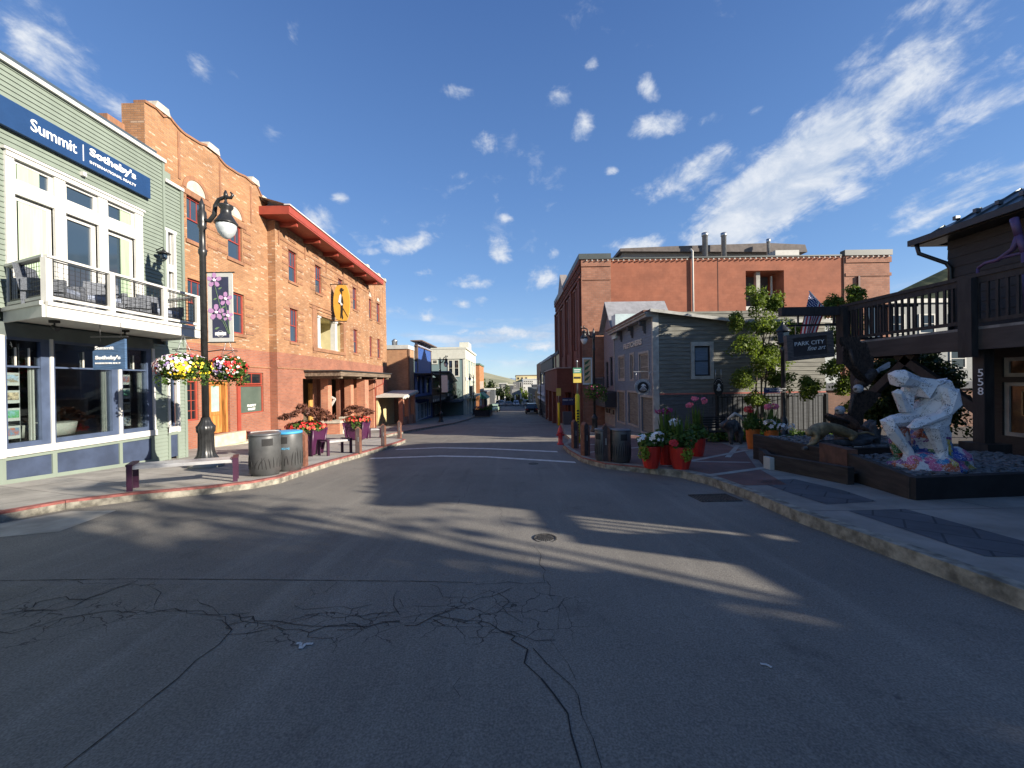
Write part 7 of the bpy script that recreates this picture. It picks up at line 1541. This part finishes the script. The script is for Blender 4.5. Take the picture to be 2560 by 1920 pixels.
J = [(790, 790, .05, .215), (810, 640, .05, .20), (770, 500, .05, .235), (640, 430, .08, .20), (545, 400, .05, .10), (440, 360, .0, .17), (345, 348, -.02, .185), (275, 370, -.02, .115),   # 0-7 spine, neck, head
     (745, 470, -.22, .155), (745, 640, -.26, .12), (610, 745, -.26, .085), (430, 805, -.22, .095), (365, 850, -.22, .09), (335, 830, -.2, .055),     # 8-13 near arm to hand on far knee
     (560, 480, .22, .12), (500, 715, .10, .10), (400, 600, .02, .085), (330, 500, -.02, .085), (345, 465, -.02, .05),      # 14-18 far arm, elbow on knee, hand at chin
     (700, 800, -.16, .17), (560, 850, -.20, .14), (640, 960, -.18, .115), (695, 1080, -.16, .09), (700, 1170, -.18, .10), (610, 1215, -.2, .08),     # 19-24 near leg
     (640, 790, .18, .17), (280, 815, .08, .14), (330, 920, .06, .12), (420, 1040, .04, .09), (480, 1130, .02, .085), (470, 1190, .0, .08)]    # 25-30 far leg
E_ = [(0, 1), (1, 2), (2, 3), (3, 4), (4, 5), (5, 6), (6, 7), (2, 8), (8, 9), (9, 10), (10, 11), (11, 12), (12, 13), (3, 14), (14, 15), (15, 16), (16, 17), (17, 18), (0, 19), (19, 20), (20, 21), (21, 22), (22, 23), (23, 24), (0, 25), (25, 26), (26, 27), (27, 28), (28, 29), (29, 30)]
sk = skin('body', [sp3(a, b, c) for a, b, c, r in J], E_, [r*.98 for *_, r in J], stw, t, sub=1, decim=.22)
def blob_rock(c, r, mat, name, parent, seed, n=20, m_=12, amp=.22, zfl=None):
    mb = MB(); i0 = 0
    for i in range(m_+1):
        th = math.pi*i/m_
        for j in range(n):
            ph = 2*math.pi*j/n; d = Vector((math.sin(th)*math.cos(ph), math.sin(th)*math.sin(ph), math.cos(th))); k = 1+amp*noise.noise(d*1.8+Vector((seed, 0, 0)))+amp*.5*noise.noise(d*5+Vector((seed, 3, 0)))
            z = c[2]+d.z*r[2]*k; mb.v.append((c[0]+d.x*r[0]*k, c[1]+d.y*r[1]*k, max(z, zfl) if zfl is not None else z))
    for i in range(m_):
        for j in range(n): a = i*n+j; b = i*n+(j+1) % n; mb.sm.add(len(mb.f)); mb.f.append((a, b, b+n, a+n)); mb.mi.append(0)
    return mb.build(name, mat, parent)
blob_rock(sp3(720, 1290, .05), (.60, .42, .30), graf, 'painted_base', t, 1, amp=.3); blob_rock(sp3(800, 1080, .16), (.26, .28, .50), graf, 'painted_seat', t, 2, amp=.25); blob_rock(sp3(960, 1230, .05), (.24, .22, .28), graf, 'painted_rock', t, 5); blob_rock(sp3(520, 1000, .25), (.16, .12, .36), graf, 'painted_rock', t, 9)
# bronze eagles
YEa = 8.9
def ea(x, y, d=0.): q = aY((1900+x*.217)/2.5, (820+y*.217)/2.5, YEa); return (q[0], YEa+d, q[1])
bronze = M('dark_bronze_feathers', (.055, .036, .026), .6, .6, 30, .3, bump=.4, stretch=(1, 1, .5)); bronzer = M('rusty_bronze', (.12, .06, .035), .6, .5, 26, .2, bump=.4); paint_w = M('painted_white_feathers', (.36, .37, .39), .6, .3, 30, stretch=(3, 1, 1)); rockg = M('bronze_rock', (.055, .055, .055), .7, .6, 6, bump=.6)
t = thing('eagle_sculpture', 'bronze sculpture of two fighting eagles with white heads on a rocky base', 'sculpture', ea(1100, 1380))
skin('lower_eagle_body', [ea(900, 960), (ea(905, 1010)), ea(960, 1070), ea(1060, 1120), ea(1140, 1160)], [(0, 1), (1, 2), (2, 3), (3, 4)], [.075, .10, .16, .17, .07], bronzer, t, sub=2, smooth=True, root=2)
skin('upper_eagle_body', [ea(1110, 700, -.05), ea(1140, 660), ea(1200, 600), ea(1290, 510), ea(1340, 490)], [(0, 1), (1, 2), (2, 3), (3, 4)], [.07, .09, .15, .13, .05], bronze, t, sub=2, smooth=True, root=2)
def feather_wing(P, Q, n, name, mat, seed, wd=.085, rows=3):
    """P: leading-edge points, Q: tip points; overlapping blades run from P to Q"""
    rn = random.Random(seed); mb = MB()
    def at(L, f): f = f*(len(L)-1); i = min(int(f), len(L)-2); return Vector(L[i]).lerp(Vector(L[i+1]), f-i)
    for r in range(rows):
        for i in range(n):
            f = (i+.5)/n; a = at(P, f); b = at(Q, f); e = a.lerp(b, [1., .68, .42][r]*(.93+.12*rn.random())); d = (e-a).normalized(); u = d.cross(Vector((0, 1, 0))).normalized()*wd*.5; o = Vector((0, -.018*r-.006*(i % 3), 0)); m1 = a.lerp(e, .55)
            for s in (0, .012): mb.face([a-u*.6+o+Vector((0, s, 0)), m1-u+o+Vector((0, s, 0)), e-u*.35+o+Vector((0, s, 0)), e+u*.35+o+Vector((0, s, 0)), m1+u+o+Vector((0, s, 0)), a+u*.6+o+Vector((0, s, 0))])
    mb.tube([Vector(p)+Vector((0, -.03, 0)) for p in P], .045, 7); return mb.build(name, mat, t)
feather_wing([ea(1190, 640), ea(1080, 480), ea(980, 330), ea(960, 200)], [ea(1330, 420), ea(1230, 180), ea(1090, 90), ea(900, 110)], 20, 'raised_wing', bronze, 1, .10)
feather_wing([ea(1170, 620, -.1), ea(1000, 430, -.15), ea(930, 260, -.2)], [ea(1060, 560, -.1), ea(890, 400, -.15), ea(880, 130, -.2)], 13, 'raised_wing', bronze, 2, .10)
feather_wing([ea(1290, 520), ea(1340, 500)], [ea(1500, 380), ea(1500, 450)], 6, 'tail', paint_w, 3, .05, 1)
feather_wing([ea(1000, 1080), ea(1035, 930), ea(1060, 780), ea(1140, 730)], [ea(1160, 1090), ea(1250, 930), ea(1360, 830), ea(1390, 760)], 18, 'wing', bronze, 4, .10)
feather_wing([ea(960, 1080, -.1), ea(830, 1040, -.15), ea(680, 990, -.2)], [ea(930, 1190, -.1), ea(780, 1110, -.15), ea(660, 1020, -.2)], 13, 'wing', bronze, 5, .08)
for (a, b) in [(895, 945), (1105, 700)]:
    q = ea(a, b, -.06); MB().lathe((q[0], q[1], q[2]-.09), [(.05, 0), (.09, .05), (.10, .10), (.08, .16), (.03, .19)], 12).build('white_head', paint_w, t); MB().tube([Vector(q)+Vector((-.06, -.03, .0)), Vector(q)+Vector((-.14, -.05, .0)), Vector(q)+Vector((-.16, -.05, -.05))], [.03, .02, .004], 6).build('beak', M('beak_bronze', (.2, .15, .08), .5, .1) if 'beak_bronze' not in bpy.data.materials else bpy.data.materials['beak_bronze'], t)
blob_rock(ea(1320, 1260, .1), (.16, .2, .34), rockg, 'rock', t, 3, amp=.5); blob_rock(ea(1150, 1310, .1), (.48, .3, .16), rockg, 'rock', t, 6, amp=.5); blob_rock(ea(1010, 1200, .15), (.14, .2, .2), rockg, 'rock', t, 8, amp=.5)
MB().tube([ea(1230, 1180), ea(1180, 1150), ea(1060, 1140)], [.06, .05, .05], 7).build('talon', bronzer, t)
# stretched wild cat on driftwood
catm = M('sandy_bronze', (.23, .17, .085), .6, .35, 9, .1, bump=.2); t = thing('wild_cat_sculpture', 'sandy bronze wild cat stretching down a dark driftwood log', 'sculpture', ea(600, 1380, -.3))
V = [(560, 1150, -.3, .15), (640, 1120, -.3, .125), (760, 1140, -.3, .125), (860, 1180, -.3, .13), (480, 1170, -.3, .13), (430, 1185, -.35, .085), (410, 1215, -.38, .05), (500, 1230, -.42, .085), (455, 1290, -.42, .05), (380, 1325, -.42, .035), (560, 1260, -.2, .07), (500, 1310, -.2, .04), (900, 1225, -.4, .08), (860, 1265, -.42, .045), (920, 1240, -.2, .07), (990, 1200, -.3, .03), (1090, 1180, -.3, .025), (1180, 1210, -.3, .02)]
skin('body', [ea(a, b, c) for a, b, c, r in V], [(0, 1), (1, 2), (2, 3), (0, 4), (4, 5), (5, 6), (4, 7), (7, 8), (8, 9), (0, 10), (10, 11), (3, 12), (12, 13), (3, 14), (3, 15), (15, 16), (16, 17)], [r for *_, r in V], catm, t, sub=2, smooth=True)
m = MB()
for d in (-.03, .03): q = Vector(ea(440, 1165, -.36)); m.tube([q+Vector((0, d, 0)), q+Vector((-.005, d*1.3, .07))], [.03, .008], 5)
m.build('ear', catm, t)
MB().tube([ea(320, 1350, -.45), ea(450, 1335, -.4), ea(600, 1300, -.35), ea(800, 1300, -.35), ea(1000, 1310, -.3), ea(1180, 1290, -.2)], [.035, .06, .08, .09, .08, .05], 9).build('driftwood', rockg, t); MB().tube([ea(620, 1310, -.35), ea(600, 1400, -.35), ea(680, 1500, -.35)], [.07, .10, .14], 8).build('driftwood', bronzer, t); MB().tube([ea(700, 1500, -.3), ea(560, 1450, -.3)], [.09, .03], 7).build('driftwood', bronzer, t)
q = ea(790, 1300, -.75); m = MB(); m.box(q[0]-.10, q[0]+.10, q[1], q[1]+.03, q[2]-.09, q[2]+.02); m.single('label_stand', black, 'black label stand with a white card before the wild cat', 'label'); 
m = MB(); m.box(q[0]-.08, q[0]+.08, q[1]-.006, q[1]-.001, q[2]-.04, q[2]); m.single('label_card', white, 'white card on the black label stand', 'card')
# horned animal by the slatted bench
YB_ = 14.2
def bu(x, y, d=0.): q = aY((1700+x*.208)/2.5, (900+y*.208)/2.5, YB_); return (q[0], YB_+d, q[1])
t = thing('horned_animal_sculpture', 'dark bronze horned animal sculpture beside the slatted bench', 'sculpture', bu(640, 1010))
V = [(700, 780, .1, .24), (620, 800, 0, .27), (560, 770, -.1, .2), (500, 770, -.15, .13), (440, 790, -.2, .07), (580, 880, -.18, .10), (575, 950, -.18, .07), (590, 1010, -.18, .07), (630, 880, .05, .10), (625, 950, .05, .07), (620, 1010, .05, .07), (720, 870, -.05, .12), (715, 950, -.05, .07), (730, 1010, -.05, .06), (730, 880, .25, .1), (745, 1005, .25, .06)]
skin('body', [bu(a, b, c) for a, b, c, r in V], [(0, 1), (1, 2), (2, 3), (3, 4), (2, 5), (5, 6), (6, 7), (1, 8), (8, 9), (9, 10), (0, 11), (11, 12), (12, 13), (0, 14), (14, 15)], [r for *_, r in V], rockg, t, sub=2, smooth=True)
MB().tube([bu(560, 710, -.1), bu(630, 640, -.15), bu(700, 670, -.15), bu(745, 760, -.1)], [.05, .06, .05, .012], 8).build('horn', M('pale_horn', (.45, .42, .36), .5, .2), t); MB().tube([bu(530, 720, -.3), bu(480, 740, -.4), bu(440, 800, -.4)], [.04, .035, .01], 7).build('horn', bronzer, t)
# slatted bench
t = thing('slatted_bench', 'black slatted park bench against the dark boards', 'bench', bu(390, 1000)); zb_ = bu(390, 960)[2]; xa, xb = bu(235, 0)[0], bu(545, 0)[0]; yb = 15.6
xa, xb = xa*yb/YB_, xb*yb/YB_
m = MB(); [m.box(xa, xb, yb-.5+k*.1, yb-.43+k*.1, gz(yb)+.55, gz(yb)+.58) for k in range(5)]; m.build('seat', black, t); m = MB(); [m.box(xa, xb, yb+.02, yb+.05, gz(yb)+.66+k*.1, gz(yb)+.73+k*.1) for k in range(5)]; m.build('backrest', black, t)
for x in (xa+.05, xb-.1): m = MB(); m.box(x, x+.05, yb-.5, yb-.45, gz(yb)+.1, gz(yb)+.78); m.box(x, x+.05, yb, yb+.06, gz(yb)+.1, gz(yb)+1.15); m.box(x, x+.05, yb-.5, yb, gz(yb)+.75, gz(yb)+.8); m.build('leg_frame', black, t)
# white seated-deer-like blossom head on the bench back
rn = random.Random(4)
# iron fence and a low garden bed
t = thing('iron_fence', 'black iron picket fence in front of the grey clapboard wall', 'fence', (11.5, 18.0, gz(18.0)))
ztf = aY(770, 396.5, 18.0)[1]; xa, xb = aY(717, 375, 18.0)[0], aY(826, 375, 18.0)[0]; m = MB(); x = xa
while x < xb: m.box(x, x+.03, 18.0, 18.03, gz(18), ztf); x += .235
m.build('picket', black, t); m = MB(); m.box(xa, xb, 17.98, 18.05, ztf-.02, ztf+.03); m.box(xa, xb, 17.98, 18.05, gz(18)+.35, gz(18)+.4); m.build('rail', black, t)
for x in (xa, (xa+xb)/2+.7, xb): MB().box(x-.05, x+.05, 17.94, 18.09, gz(18), ztf+.1).build('post', black, t)
m = MB(); m.face([(7.4, 14.9, gz(14.9)+.17), (13.5, 13.8, gz(13.8)+.17), (15.5, 18.8, gz(18.8)+.17), (7.2, 18.9, gz(18.9)+.17)]); struct('garden_soil', m, bpy.data.materials['dark_soil'])
m = MB(); rn = random.Random(9)
for k in range(110):
    x = 7.6+rn.random()*6; y = 14.9+rn.random()*1.4-(x-7.4)*.1; leaves(m, (x, y, gz(y)+.3+.1*rn.random()), (.25, .2, .14+.1*rn.random()), 24, .09, rn, shell=.1)
tag(m.build('ground_cover', plantg), kind='stuff')
MB().lathe((11.4, 15.2, gz(15)+.3), [(.1, 0), (.8, .05), (.95, .5), (.7, .95), (.2, 1.1)], 12).v
poly_sheet('garden_soil', [(8.8, 11.2), (40, 11.2), (40, 60), (15.5, 60), (15.5, 19.1), (13.4, 18.9), (13.5, 13.8), (9.2, 14.5)], .16, bpy.data.materials['dark_soil'])
simple('low_brick_house', 'low warm brick house behind the garden, seen under the deck', 15.8, 27, 21, 25, .9, brick('garden_brick', (.16, .09, .065), (.20, .11, .08), (.16, .12, .1)), dgrey)
t = simple('pale_house', 'pale boarded house beyond the red brick building, seen between the deck pickets', 31, 44, 33, 42, aY(925, 303, 33)[1], M('pale_boards', (.20, .21, .20), .7, .12, 3, stretch=(1, 1, 6)), white2, sidewins=[(32.2+k*2.6, 33.6+k*2.6, z, z+1.7) for k in range(4) for z in (2.2, 5.2)])
# ================================================================ TREES
rt = random.Random(12)
def lob(u, v, Y, r, dy=0): q = aY(u, v, Y); return ((q[0], Y+dy, q[1]), r)
T1Y = 17.3; bx = aY(761, 430, T1Y)[0]
tree('garden_tree', 'slender light green young tree beside the black lamp, before the grey clapboard wall', (bx, T1Y, gz(T1Y)+.15),
     [lob(757, 300, T1Y, (.42, .42, .5)), lob(775, 305, T1Y, (.42, .42, .45)), lob(741, 322, T1Y, (.42, .42, .4), .3), lob(765, 326, T1Y, (.75, .7, .42)), lob(787, 333, T1Y, (.5, .5, .4)), lob(744, 346, T1Y, (.65, .6, .38), -.3), lob(772, 352, T1Y, (.7, .7, .4), .3), lob(762, 362, T1Y, (.85, .7, .33), -.35), lob(742, 376, T1Y, (.6, .55, .4)), lob(778, 380, T1Y, (.6, .6, .35)), lob(800, 388, T1Y, (.45, .4, .4), -.5), lob(757, 400, T1Y, (.5, .5, .3))], lg, rt, 2100, .07, stems=3, trunk=(.05, .015), sub=16)
T2Y = 16.4; bx = aY(866, 430, T2Y)[0]
tree('garden_tree', 'light green young tree behind the gallery sign and the eagles', (bx, T2Y, gz(T2Y)+.15),
     [lob(856, 297, T2Y, (.45, .4, .3)), lob(838, 305, T2Y, (.35, .35, .3), .3), lob(851, 316, T2Y, (.6, .5, .35)), lob(845, 340, T2Y, (.5, .5, .4), .2), lob(835, 366, T2Y, (.5, .5, .35)), lob(855, 368, T2Y, (.55, .5, .4), -.3), lob(848, 385, T2Y, (.65, .6, .35)), lob(858, 402, T2Y, (.6, .5, .3), -.2), lob(868, 350, T2Y, (.6, .5, .5), .3)], lg, rt, 2200, .07, stems=2, trunk=(.05, .015), sub=16)
T3Y = 13.; bx = aY(905, 430, T3Y)[0]
tree('shade_tree', 'dark bushy tree under the deck behind the white seated sculpture', (bx, T3Y, gz(T3Y)+.15),
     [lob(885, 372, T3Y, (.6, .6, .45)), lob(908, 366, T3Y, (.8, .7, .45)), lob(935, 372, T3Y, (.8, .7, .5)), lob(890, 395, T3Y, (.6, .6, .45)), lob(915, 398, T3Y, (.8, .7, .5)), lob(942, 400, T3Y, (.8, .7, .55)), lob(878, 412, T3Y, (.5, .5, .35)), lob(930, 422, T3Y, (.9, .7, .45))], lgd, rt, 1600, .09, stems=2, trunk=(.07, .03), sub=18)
tree('backyard_tree', 'tall tree standing behind the gallery, out in the sun', (20.6, 14.1, gz(14)+.1),
     [((20.3, 13.9, 6.6), (1.2, 1.0, 1.0)), ((21, 14.4, 7.4), (1.2, .9, 1.0)), ((20.6, 13.9, 8.6), (1.0, .8, .8)), ((20.2, 14.6, 5.6), (1.1, .8, .7)), ((21.4, 13.6, 5.5), (1.1, .8, .8)), ((21.8, 14.2, 6.3), (.9, .9, .8))], lg, rt, 420, .19, trunk=(.2, .06))
# unseen, behind the camera on the right: a brick block and street trees placed to throw the long morning shade
t = thing('shade_block', 'plain unseen brick block behind the viewer, added to shade the road', 'building', (18, -14, gz(-14))); MB().box(12.8, 16.2, -32, -4.6, gz(-4)-1, 9.2).build('wall', rbk, t); MB().box(12.6, 16.4, -32.2, -4.4, 9.2, 9.5).build('cornice', cap, t)
for (x, y, s, l, tp) in [(14.6, -2.6, .8, 'leafy street tree nearest the gallery, behind the viewer', 9.4), (18.4, -6.6, 1.15, 'broad street tree next to the brick block behind the viewer', 9.8), (13.6, -3.4, .62, 'low leafy tree by the brick block corner behind the viewer', 6.6)]:
    L_ = []
    for k in range(9): a = k*2.4; r_ = 1.5*s*(k/9)**.5; L_.append(((x+r_*math.cos(a), y+r_*math.sin(a), tp-2.6+2.2*(1-k/9)+rt.gauss(0, .3)), (1.15*s, 1.15*s, .75*s)))
    tree('street_tree', l, (x, y, gz(y)+.1), L_, lg, rt, 38 if y > -3 else 260, (.19 if y > -3 else .24), trunk=(.18, .05), sub=8, group='street trees behind the viewer')
# ================================================================ CARS AND FAR CLUTTER
carg = M('tyre_black', (.015, .015, .016), .7, 0); hubm = M('wheel_rim', (.35, .35, .37), .35, 0, metal=.8); lampw = M('headlamp', (.7, .72, .75), .2, 0); lampr = M('tail_lamp', (.35, .01, .01), .3, 0)
def car(label, p, rz, paint, L=4.6, Wd=1.85, H=1.5, suv=False, pick=False, kind='car'):
    t = thing('parked_car', label, kind, (0, 0, 0), 'cars on the street'); w_ = Wd/2
    if pick: body = [(-L/2, .35), (-L/2, 1.0), (-.35*L+1.0, 1.02), (-.2*L+.9, 1.05), (.28*L, 1.05), (L/2-.1, .98), (L/2, .75), (L/2, .35)]; cab = [(-.18*L, 1.04), (-.12*L, H+.25), (.12*L, H+.25), (.26*L, 1.04)]
    elif suv: body = [(-L/2, .35), (-L/2, .95), (-L/2+.1, 1.05), (.2*L, 1.05), (L/2-.15, .92), (L/2, .7), (L/2, .35)]; cab = [(-L/2+.12, 1.04), (-L/2+.4, H), (.05*L, H), (.24*L, 1.04)]
    else: body = [(-L/2, .35), (-L/2, .85), (-L/2+.5, .95), (.2*L, .95), (L/2-.2, .8), (L/2, .6), (L/2, .35)]; cab = [(-.38*L, .94), (-.22*L, H), (.05*L, H), (.25*L, .94)]
    def ex(P, a, b=None):
        m = MB(); n = len(P); b = b or a
        m.v = [(x, -(a if z < 1.2 else b), z) for x, z in P]+[(x, (a if z < 1.2 else b), z) for x, z in P]; m.f = [tuple(range(n))[::-1], tuple(range(n, 2*n))]+[(i, (i+1) % n, n+(i+1) % n, n+i) for i in range(n)]; m.mi = [0]*len(m.f); return m
    ex(body, w_).build('body', paint, t); ex(cab, w_*.94, w_*.78).build('roof', paint, t)
    g_ = [(x*.97+(.0), z if z < H-.05 else z-.05) for x, z in cab]; cx0 = sum(x for x, z in cab)/4
    m = ex([(cx0+(x-cx0)*1.03, z-.06 if z > 1.2 else z+.02) for x, z in cab], w_*.90, w_*.72); m.build('window', gl, t)
    m = ex([(cx0+(x-cx0)*.84, z-.10 if z > 1.2 else z+.05) for x, z in cab], w_*.952, w_*.81); m.build('window', gl, t)
    for sx_ in (-.30*L, .31*L):
        for sy in (-1, 1):
            m = MB(); m.tube([(sx_, sy*(w_-.2), .34), (sx_, sy*(w_+.01), .34)], .34, 16, smooth=True); q = m.build('wheel', carg, t); m = MB(); m.tube([(sx_, sy*(w_+.0), .34), (sx_, sy*(w_+.02), .34)], .2, 12); m.build('rim', hubm, q)
    for sy in (-1, 1): MB().box(L/2-.06, L/2+.015, sy*w_*.55, sy*w_*.92, .62, .76).build('headlight', lampw, t); MB().box(-L/2-.015, -L/2+.05, sy*w_*.62, sy*w_*.95, .75, .95).build('tail_light', lampr, t)
    MB().box(-L/2-.02, -L/2+.02, -.28, .28, .5, .66).build('number_plate', white, t)
    t.location = p; t.rotation_euler = (0, 0, rz); return t
pc = lambda n, c: M(n, c, .25, .05, metal=.3)
s = 62; car('black people carrier parked on the right, seen from behind', (3.15, 64.5, gz(64)), math.pi/2, pc('black_car_paint', (.012, .012, .016)), 4.9, 1.95, 1.75, True)
car('pale green small car parked on the left facing the viewer', (-3.6, 78, gz(78)), -math.pi/2-.12, pc('pale_green_paint', (.35, .48, .36)), 4.3, 1.8, 1.5)
def carat(u, v, label, paint, rz, **k):
    p = G(u, v, .0); return car(label, p, rz, paint, **k)
silver = pc('silver_paint', (.50, .51, .53)); carat(cE(770, 0)[0], cE(0, 850)[1], 'silver van at the far crossing, leftmost at the end of the street', silver, 0, L=5, H=1.9, suv=True, kind='van')
carat(cE(950, 0)[0], cE(0, 850)[1], 'small silver car at the far crossing before the dark block', pc('grey_paint', (.3, .3, .32)), 0, L=4.2)
carat(cE(1110, 0)[0], cE(0, 845)[1], 'silver pickup at the far crossing under the timber gateway', silver, -math.pi/2, L=5.2, pick=True, kind='pickup')
carat(cE(545, 0)[0], cE(0, 850)[1], 'dark car far down on the left before the parked pale green car', pc('dark_paint', (.05, .06, .07)), -math.pi/2, L=4.5)
carat(cE(1450, 0)[0], cE(0, 850)[1], 'white van far away behind the black people carrier', pc('white_car_paint', (.7, .7, .7)), 0, L=5, H=2.0, suv=True, kind='van')
# street dining deck on the left
t = thing('dining_deck', 'street dining deck with a dark fence and red flowers on the left', 'deck', (-4.4, 58, gz(58)))
m = MB(); m.box(-5.3, -3.2, 54, 62, gz(62), gz(58)+.35); m.build('platform', M('deck_timber', (.16, .13, .09), .8, .3), t); m = MB(); m.box(-3.3, -3.2, 54, 62, gz(58)+.35, gz(58)+1.2); m.box(-5.3, -3.2, 54, 54.1, gz(58)+.35, gz(58)+1.3); m.build('fence', M('dark_deck_fence', (.035, .03, .03), .8, .3), t)
rn = random.Random(6); m = MB(); leaves(m, (-4.2, 54, gz(56)+1.4), (1.1, .4, .35), 260, .14, rn); leaves(m, (-3.3, 58, gz(58)+1.3), (.3, 4, .4), 400, .15, rn); m.build('foliage', plantg, t); m = MB(); blooms(m, (-4.2, 53.9, gz(56)+1.4), (1.1, .4, .4), 60, .08, rn); m.build('flowers', fM, t)
def umbrella(p, label, h=2.7, mt=None):
    t = thing('folded_umbrella', label, 'umbrella', p, 'folded patio umbrellas'); MB().lathe(p, [(.25, 0), (.25, .08), (.03, .1), (.03, .7)], 10).build('pole', steel, t); MB().lathe((p[0], p[1], p[2]+.6), [(.10, 0), (.20, .4), (.16, 1.3), (.05, h-.7), (.02, h-.6)], 10, flute=8, fa=.2).build('canopy', mt or white2, t)
umbrella((-4.7, 57, gz(57)+.3), 'folded pale umbrella on the left dining deck'); mtb = M('blue_white_cloth', (.38, .43, .52), .8, .1)
for k, (x, y) in enumerate([(4.35, 45), (4.75, 43.2), (4.9, 48)]): umbrella((x, y, gz(y)+.15), ['folded pale blue umbrella under the white balcony, in the middle', 'folded pale blue umbrella nearest the brick arcade', 'folded pale blue umbrella farthest under the white balcony'][k], 3.0, mtb)
# far trees and banners
for u0, v0, r_, l in [(cE(390, 0)[0], cE(0, 500)[1], 2.4, 'tall narrow green tree far down on the left'), (cE(560, 0)[0], cE(0, 480)[1], 2.8, 'dark rounded tree beside the far red brick house'), (cE(480, 0)[0], cE(0, 560)[1], 2.2, 'small yellow green tree behind the dark shop row'), (cE(760, 0)[0], cE(0, 700)[1], 2.4, 'dark tree in front of the banded grey block'), (cE(940, 0)[0], cE(0, 620)[1], 2.6, 'dark tree in front of the plain grey block'), (cE(1330, 0)[0], cE(0, 690)[1], 2.4, 'brownish tree before the white modern building'), (cE(1420, 0)[0], cE(0, 720)[1], 2.0, 'low brownish tree by the tan gable shop')]:
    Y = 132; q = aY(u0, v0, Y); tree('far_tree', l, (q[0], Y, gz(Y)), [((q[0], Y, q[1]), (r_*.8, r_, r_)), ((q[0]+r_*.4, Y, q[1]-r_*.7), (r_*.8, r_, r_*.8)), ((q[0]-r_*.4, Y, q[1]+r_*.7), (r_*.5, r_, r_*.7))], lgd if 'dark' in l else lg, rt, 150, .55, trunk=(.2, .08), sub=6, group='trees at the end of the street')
for u0, y0, y1, l in [(600, 590, 700, 'white banner on a pole at the far crossing, leftmost'), (678, 610, 700, 'white banner on a pole left of the silver van'), (830, 620, 740, 'white banner on a pole right of the silver van'), (1085, 580, 690, 'tall white figure-shaped banner before the timber gateway'), (1228, 530, 680, 'large white banner on a pole right of the gateway'), (1285, 650, 690, 'round white lamp globe right of the large banner')]:
    Y = 118; a = aY(cE(u0-20, 0)[0], cE(0, y0)[1], Y); b = aY(cE(u0+20, 0)[0], cE(0, y1)[1], Y); t = thing('street_banner', l, 'banner', ((a[0]+b[0])/2, Y, gz(Y)), 'white banners at the far crossing'); MB().box(a[0], b[0], Y, Y+.05, b[1], a[1]).build('cloth', white, t); MB().box((a[0]+b[0])/2-.08, (a[0]+b[0])/2+.08, Y+.06, Y+.2, gz(Y), a[1]+.3).build('pole', dgrey, t)
# ================================================================ parts that come in several separate pieces become one object each
def split_parts():
    for o in [o for o in C.objects if o.type == 'MESH' and o.parent is not None and o.data.users == 1 and len(o.data.polygons) < 3000 and o.name.split('.')[0] not in ('lettering', 'slot', 'crown', 'foliage', 'flowers', 'garland', 'leaves')]:
        me = o.data; n = len(me.vertices); root = list(range(n))
        def find(a):
            while root[a] != a: root[a] = root[root[a]]; a = root[a]
            return a
        for p in me.polygons:
            v = p.vertices; a = find(v[0])
            for q in v[1:]: root[find(q)] = a
        isl = {}
        for i in range(n): isl.setdefault(find(i), []).append(i)
        if not 1 < len(isl) < 220: continue
        B = []
        for k, vs in isl.items():
            cs = [me.vertices[i].co for i in vs]; lo = [min(c[a] for c in cs) for a in range(3)]; hi = [max(c[a] for c in cs) for a in range(3)]; B.append((k, lo, hi, max(hi[a]-lo[a] for a in range(3))))
        par = list(range(len(B)))
        def f2(a):
            while par[a] != a: a = par[a]
            return a
        for i in range(len(B)):
            for j in range(i+1, len(B)):
                g2 = sum(max(0, B[i][1][a]-B[j][2][a], B[j][1][a]-B[i][2][a])**2 for a in range(3))
                if math.sqrt(g2) <= max(.02, .5*max(B[i][3], B[j][3])): par[f2(i)] = f2(j)
        cl = {}
        for i, b in enumerate(B): cl.setdefault(f2(i), set()).add(b[0])
        if not 1 < len(cl) <= 60: continue
        sm = [p.use_smooth for p in me.polygons]; first = True
        for keys in cl.values():
            V = []; mp = {}; Fc = []; mi = []; ss_ = []
            for p in me.polygons:
                if find(p.vertices[0]) in keys:
                    for q in p.vertices:
                        if q not in mp: mp[q] = len(V); V.append(tuple(me.vertices[q].co))
                    Fc.append([mp[q] for q in p.vertices]); mi.append(p.material_index); ss_.append(p.use_smooth)
            m2 = bpy.data.meshes.new(me.name); m2.from_pydata(V, [], Fc)
            for m_ in me.materials: m2.materials.append(m_)
            m2.polygons.foreach_set('material_index', mi); m2.polygons.foreach_set('use_smooth', ss_); m2.update()
            if first: keep = m2; first = False
            else:
                c = o.copy(); c.data = m2; C.objects.link(c)
        o.data = keep
split_parts()
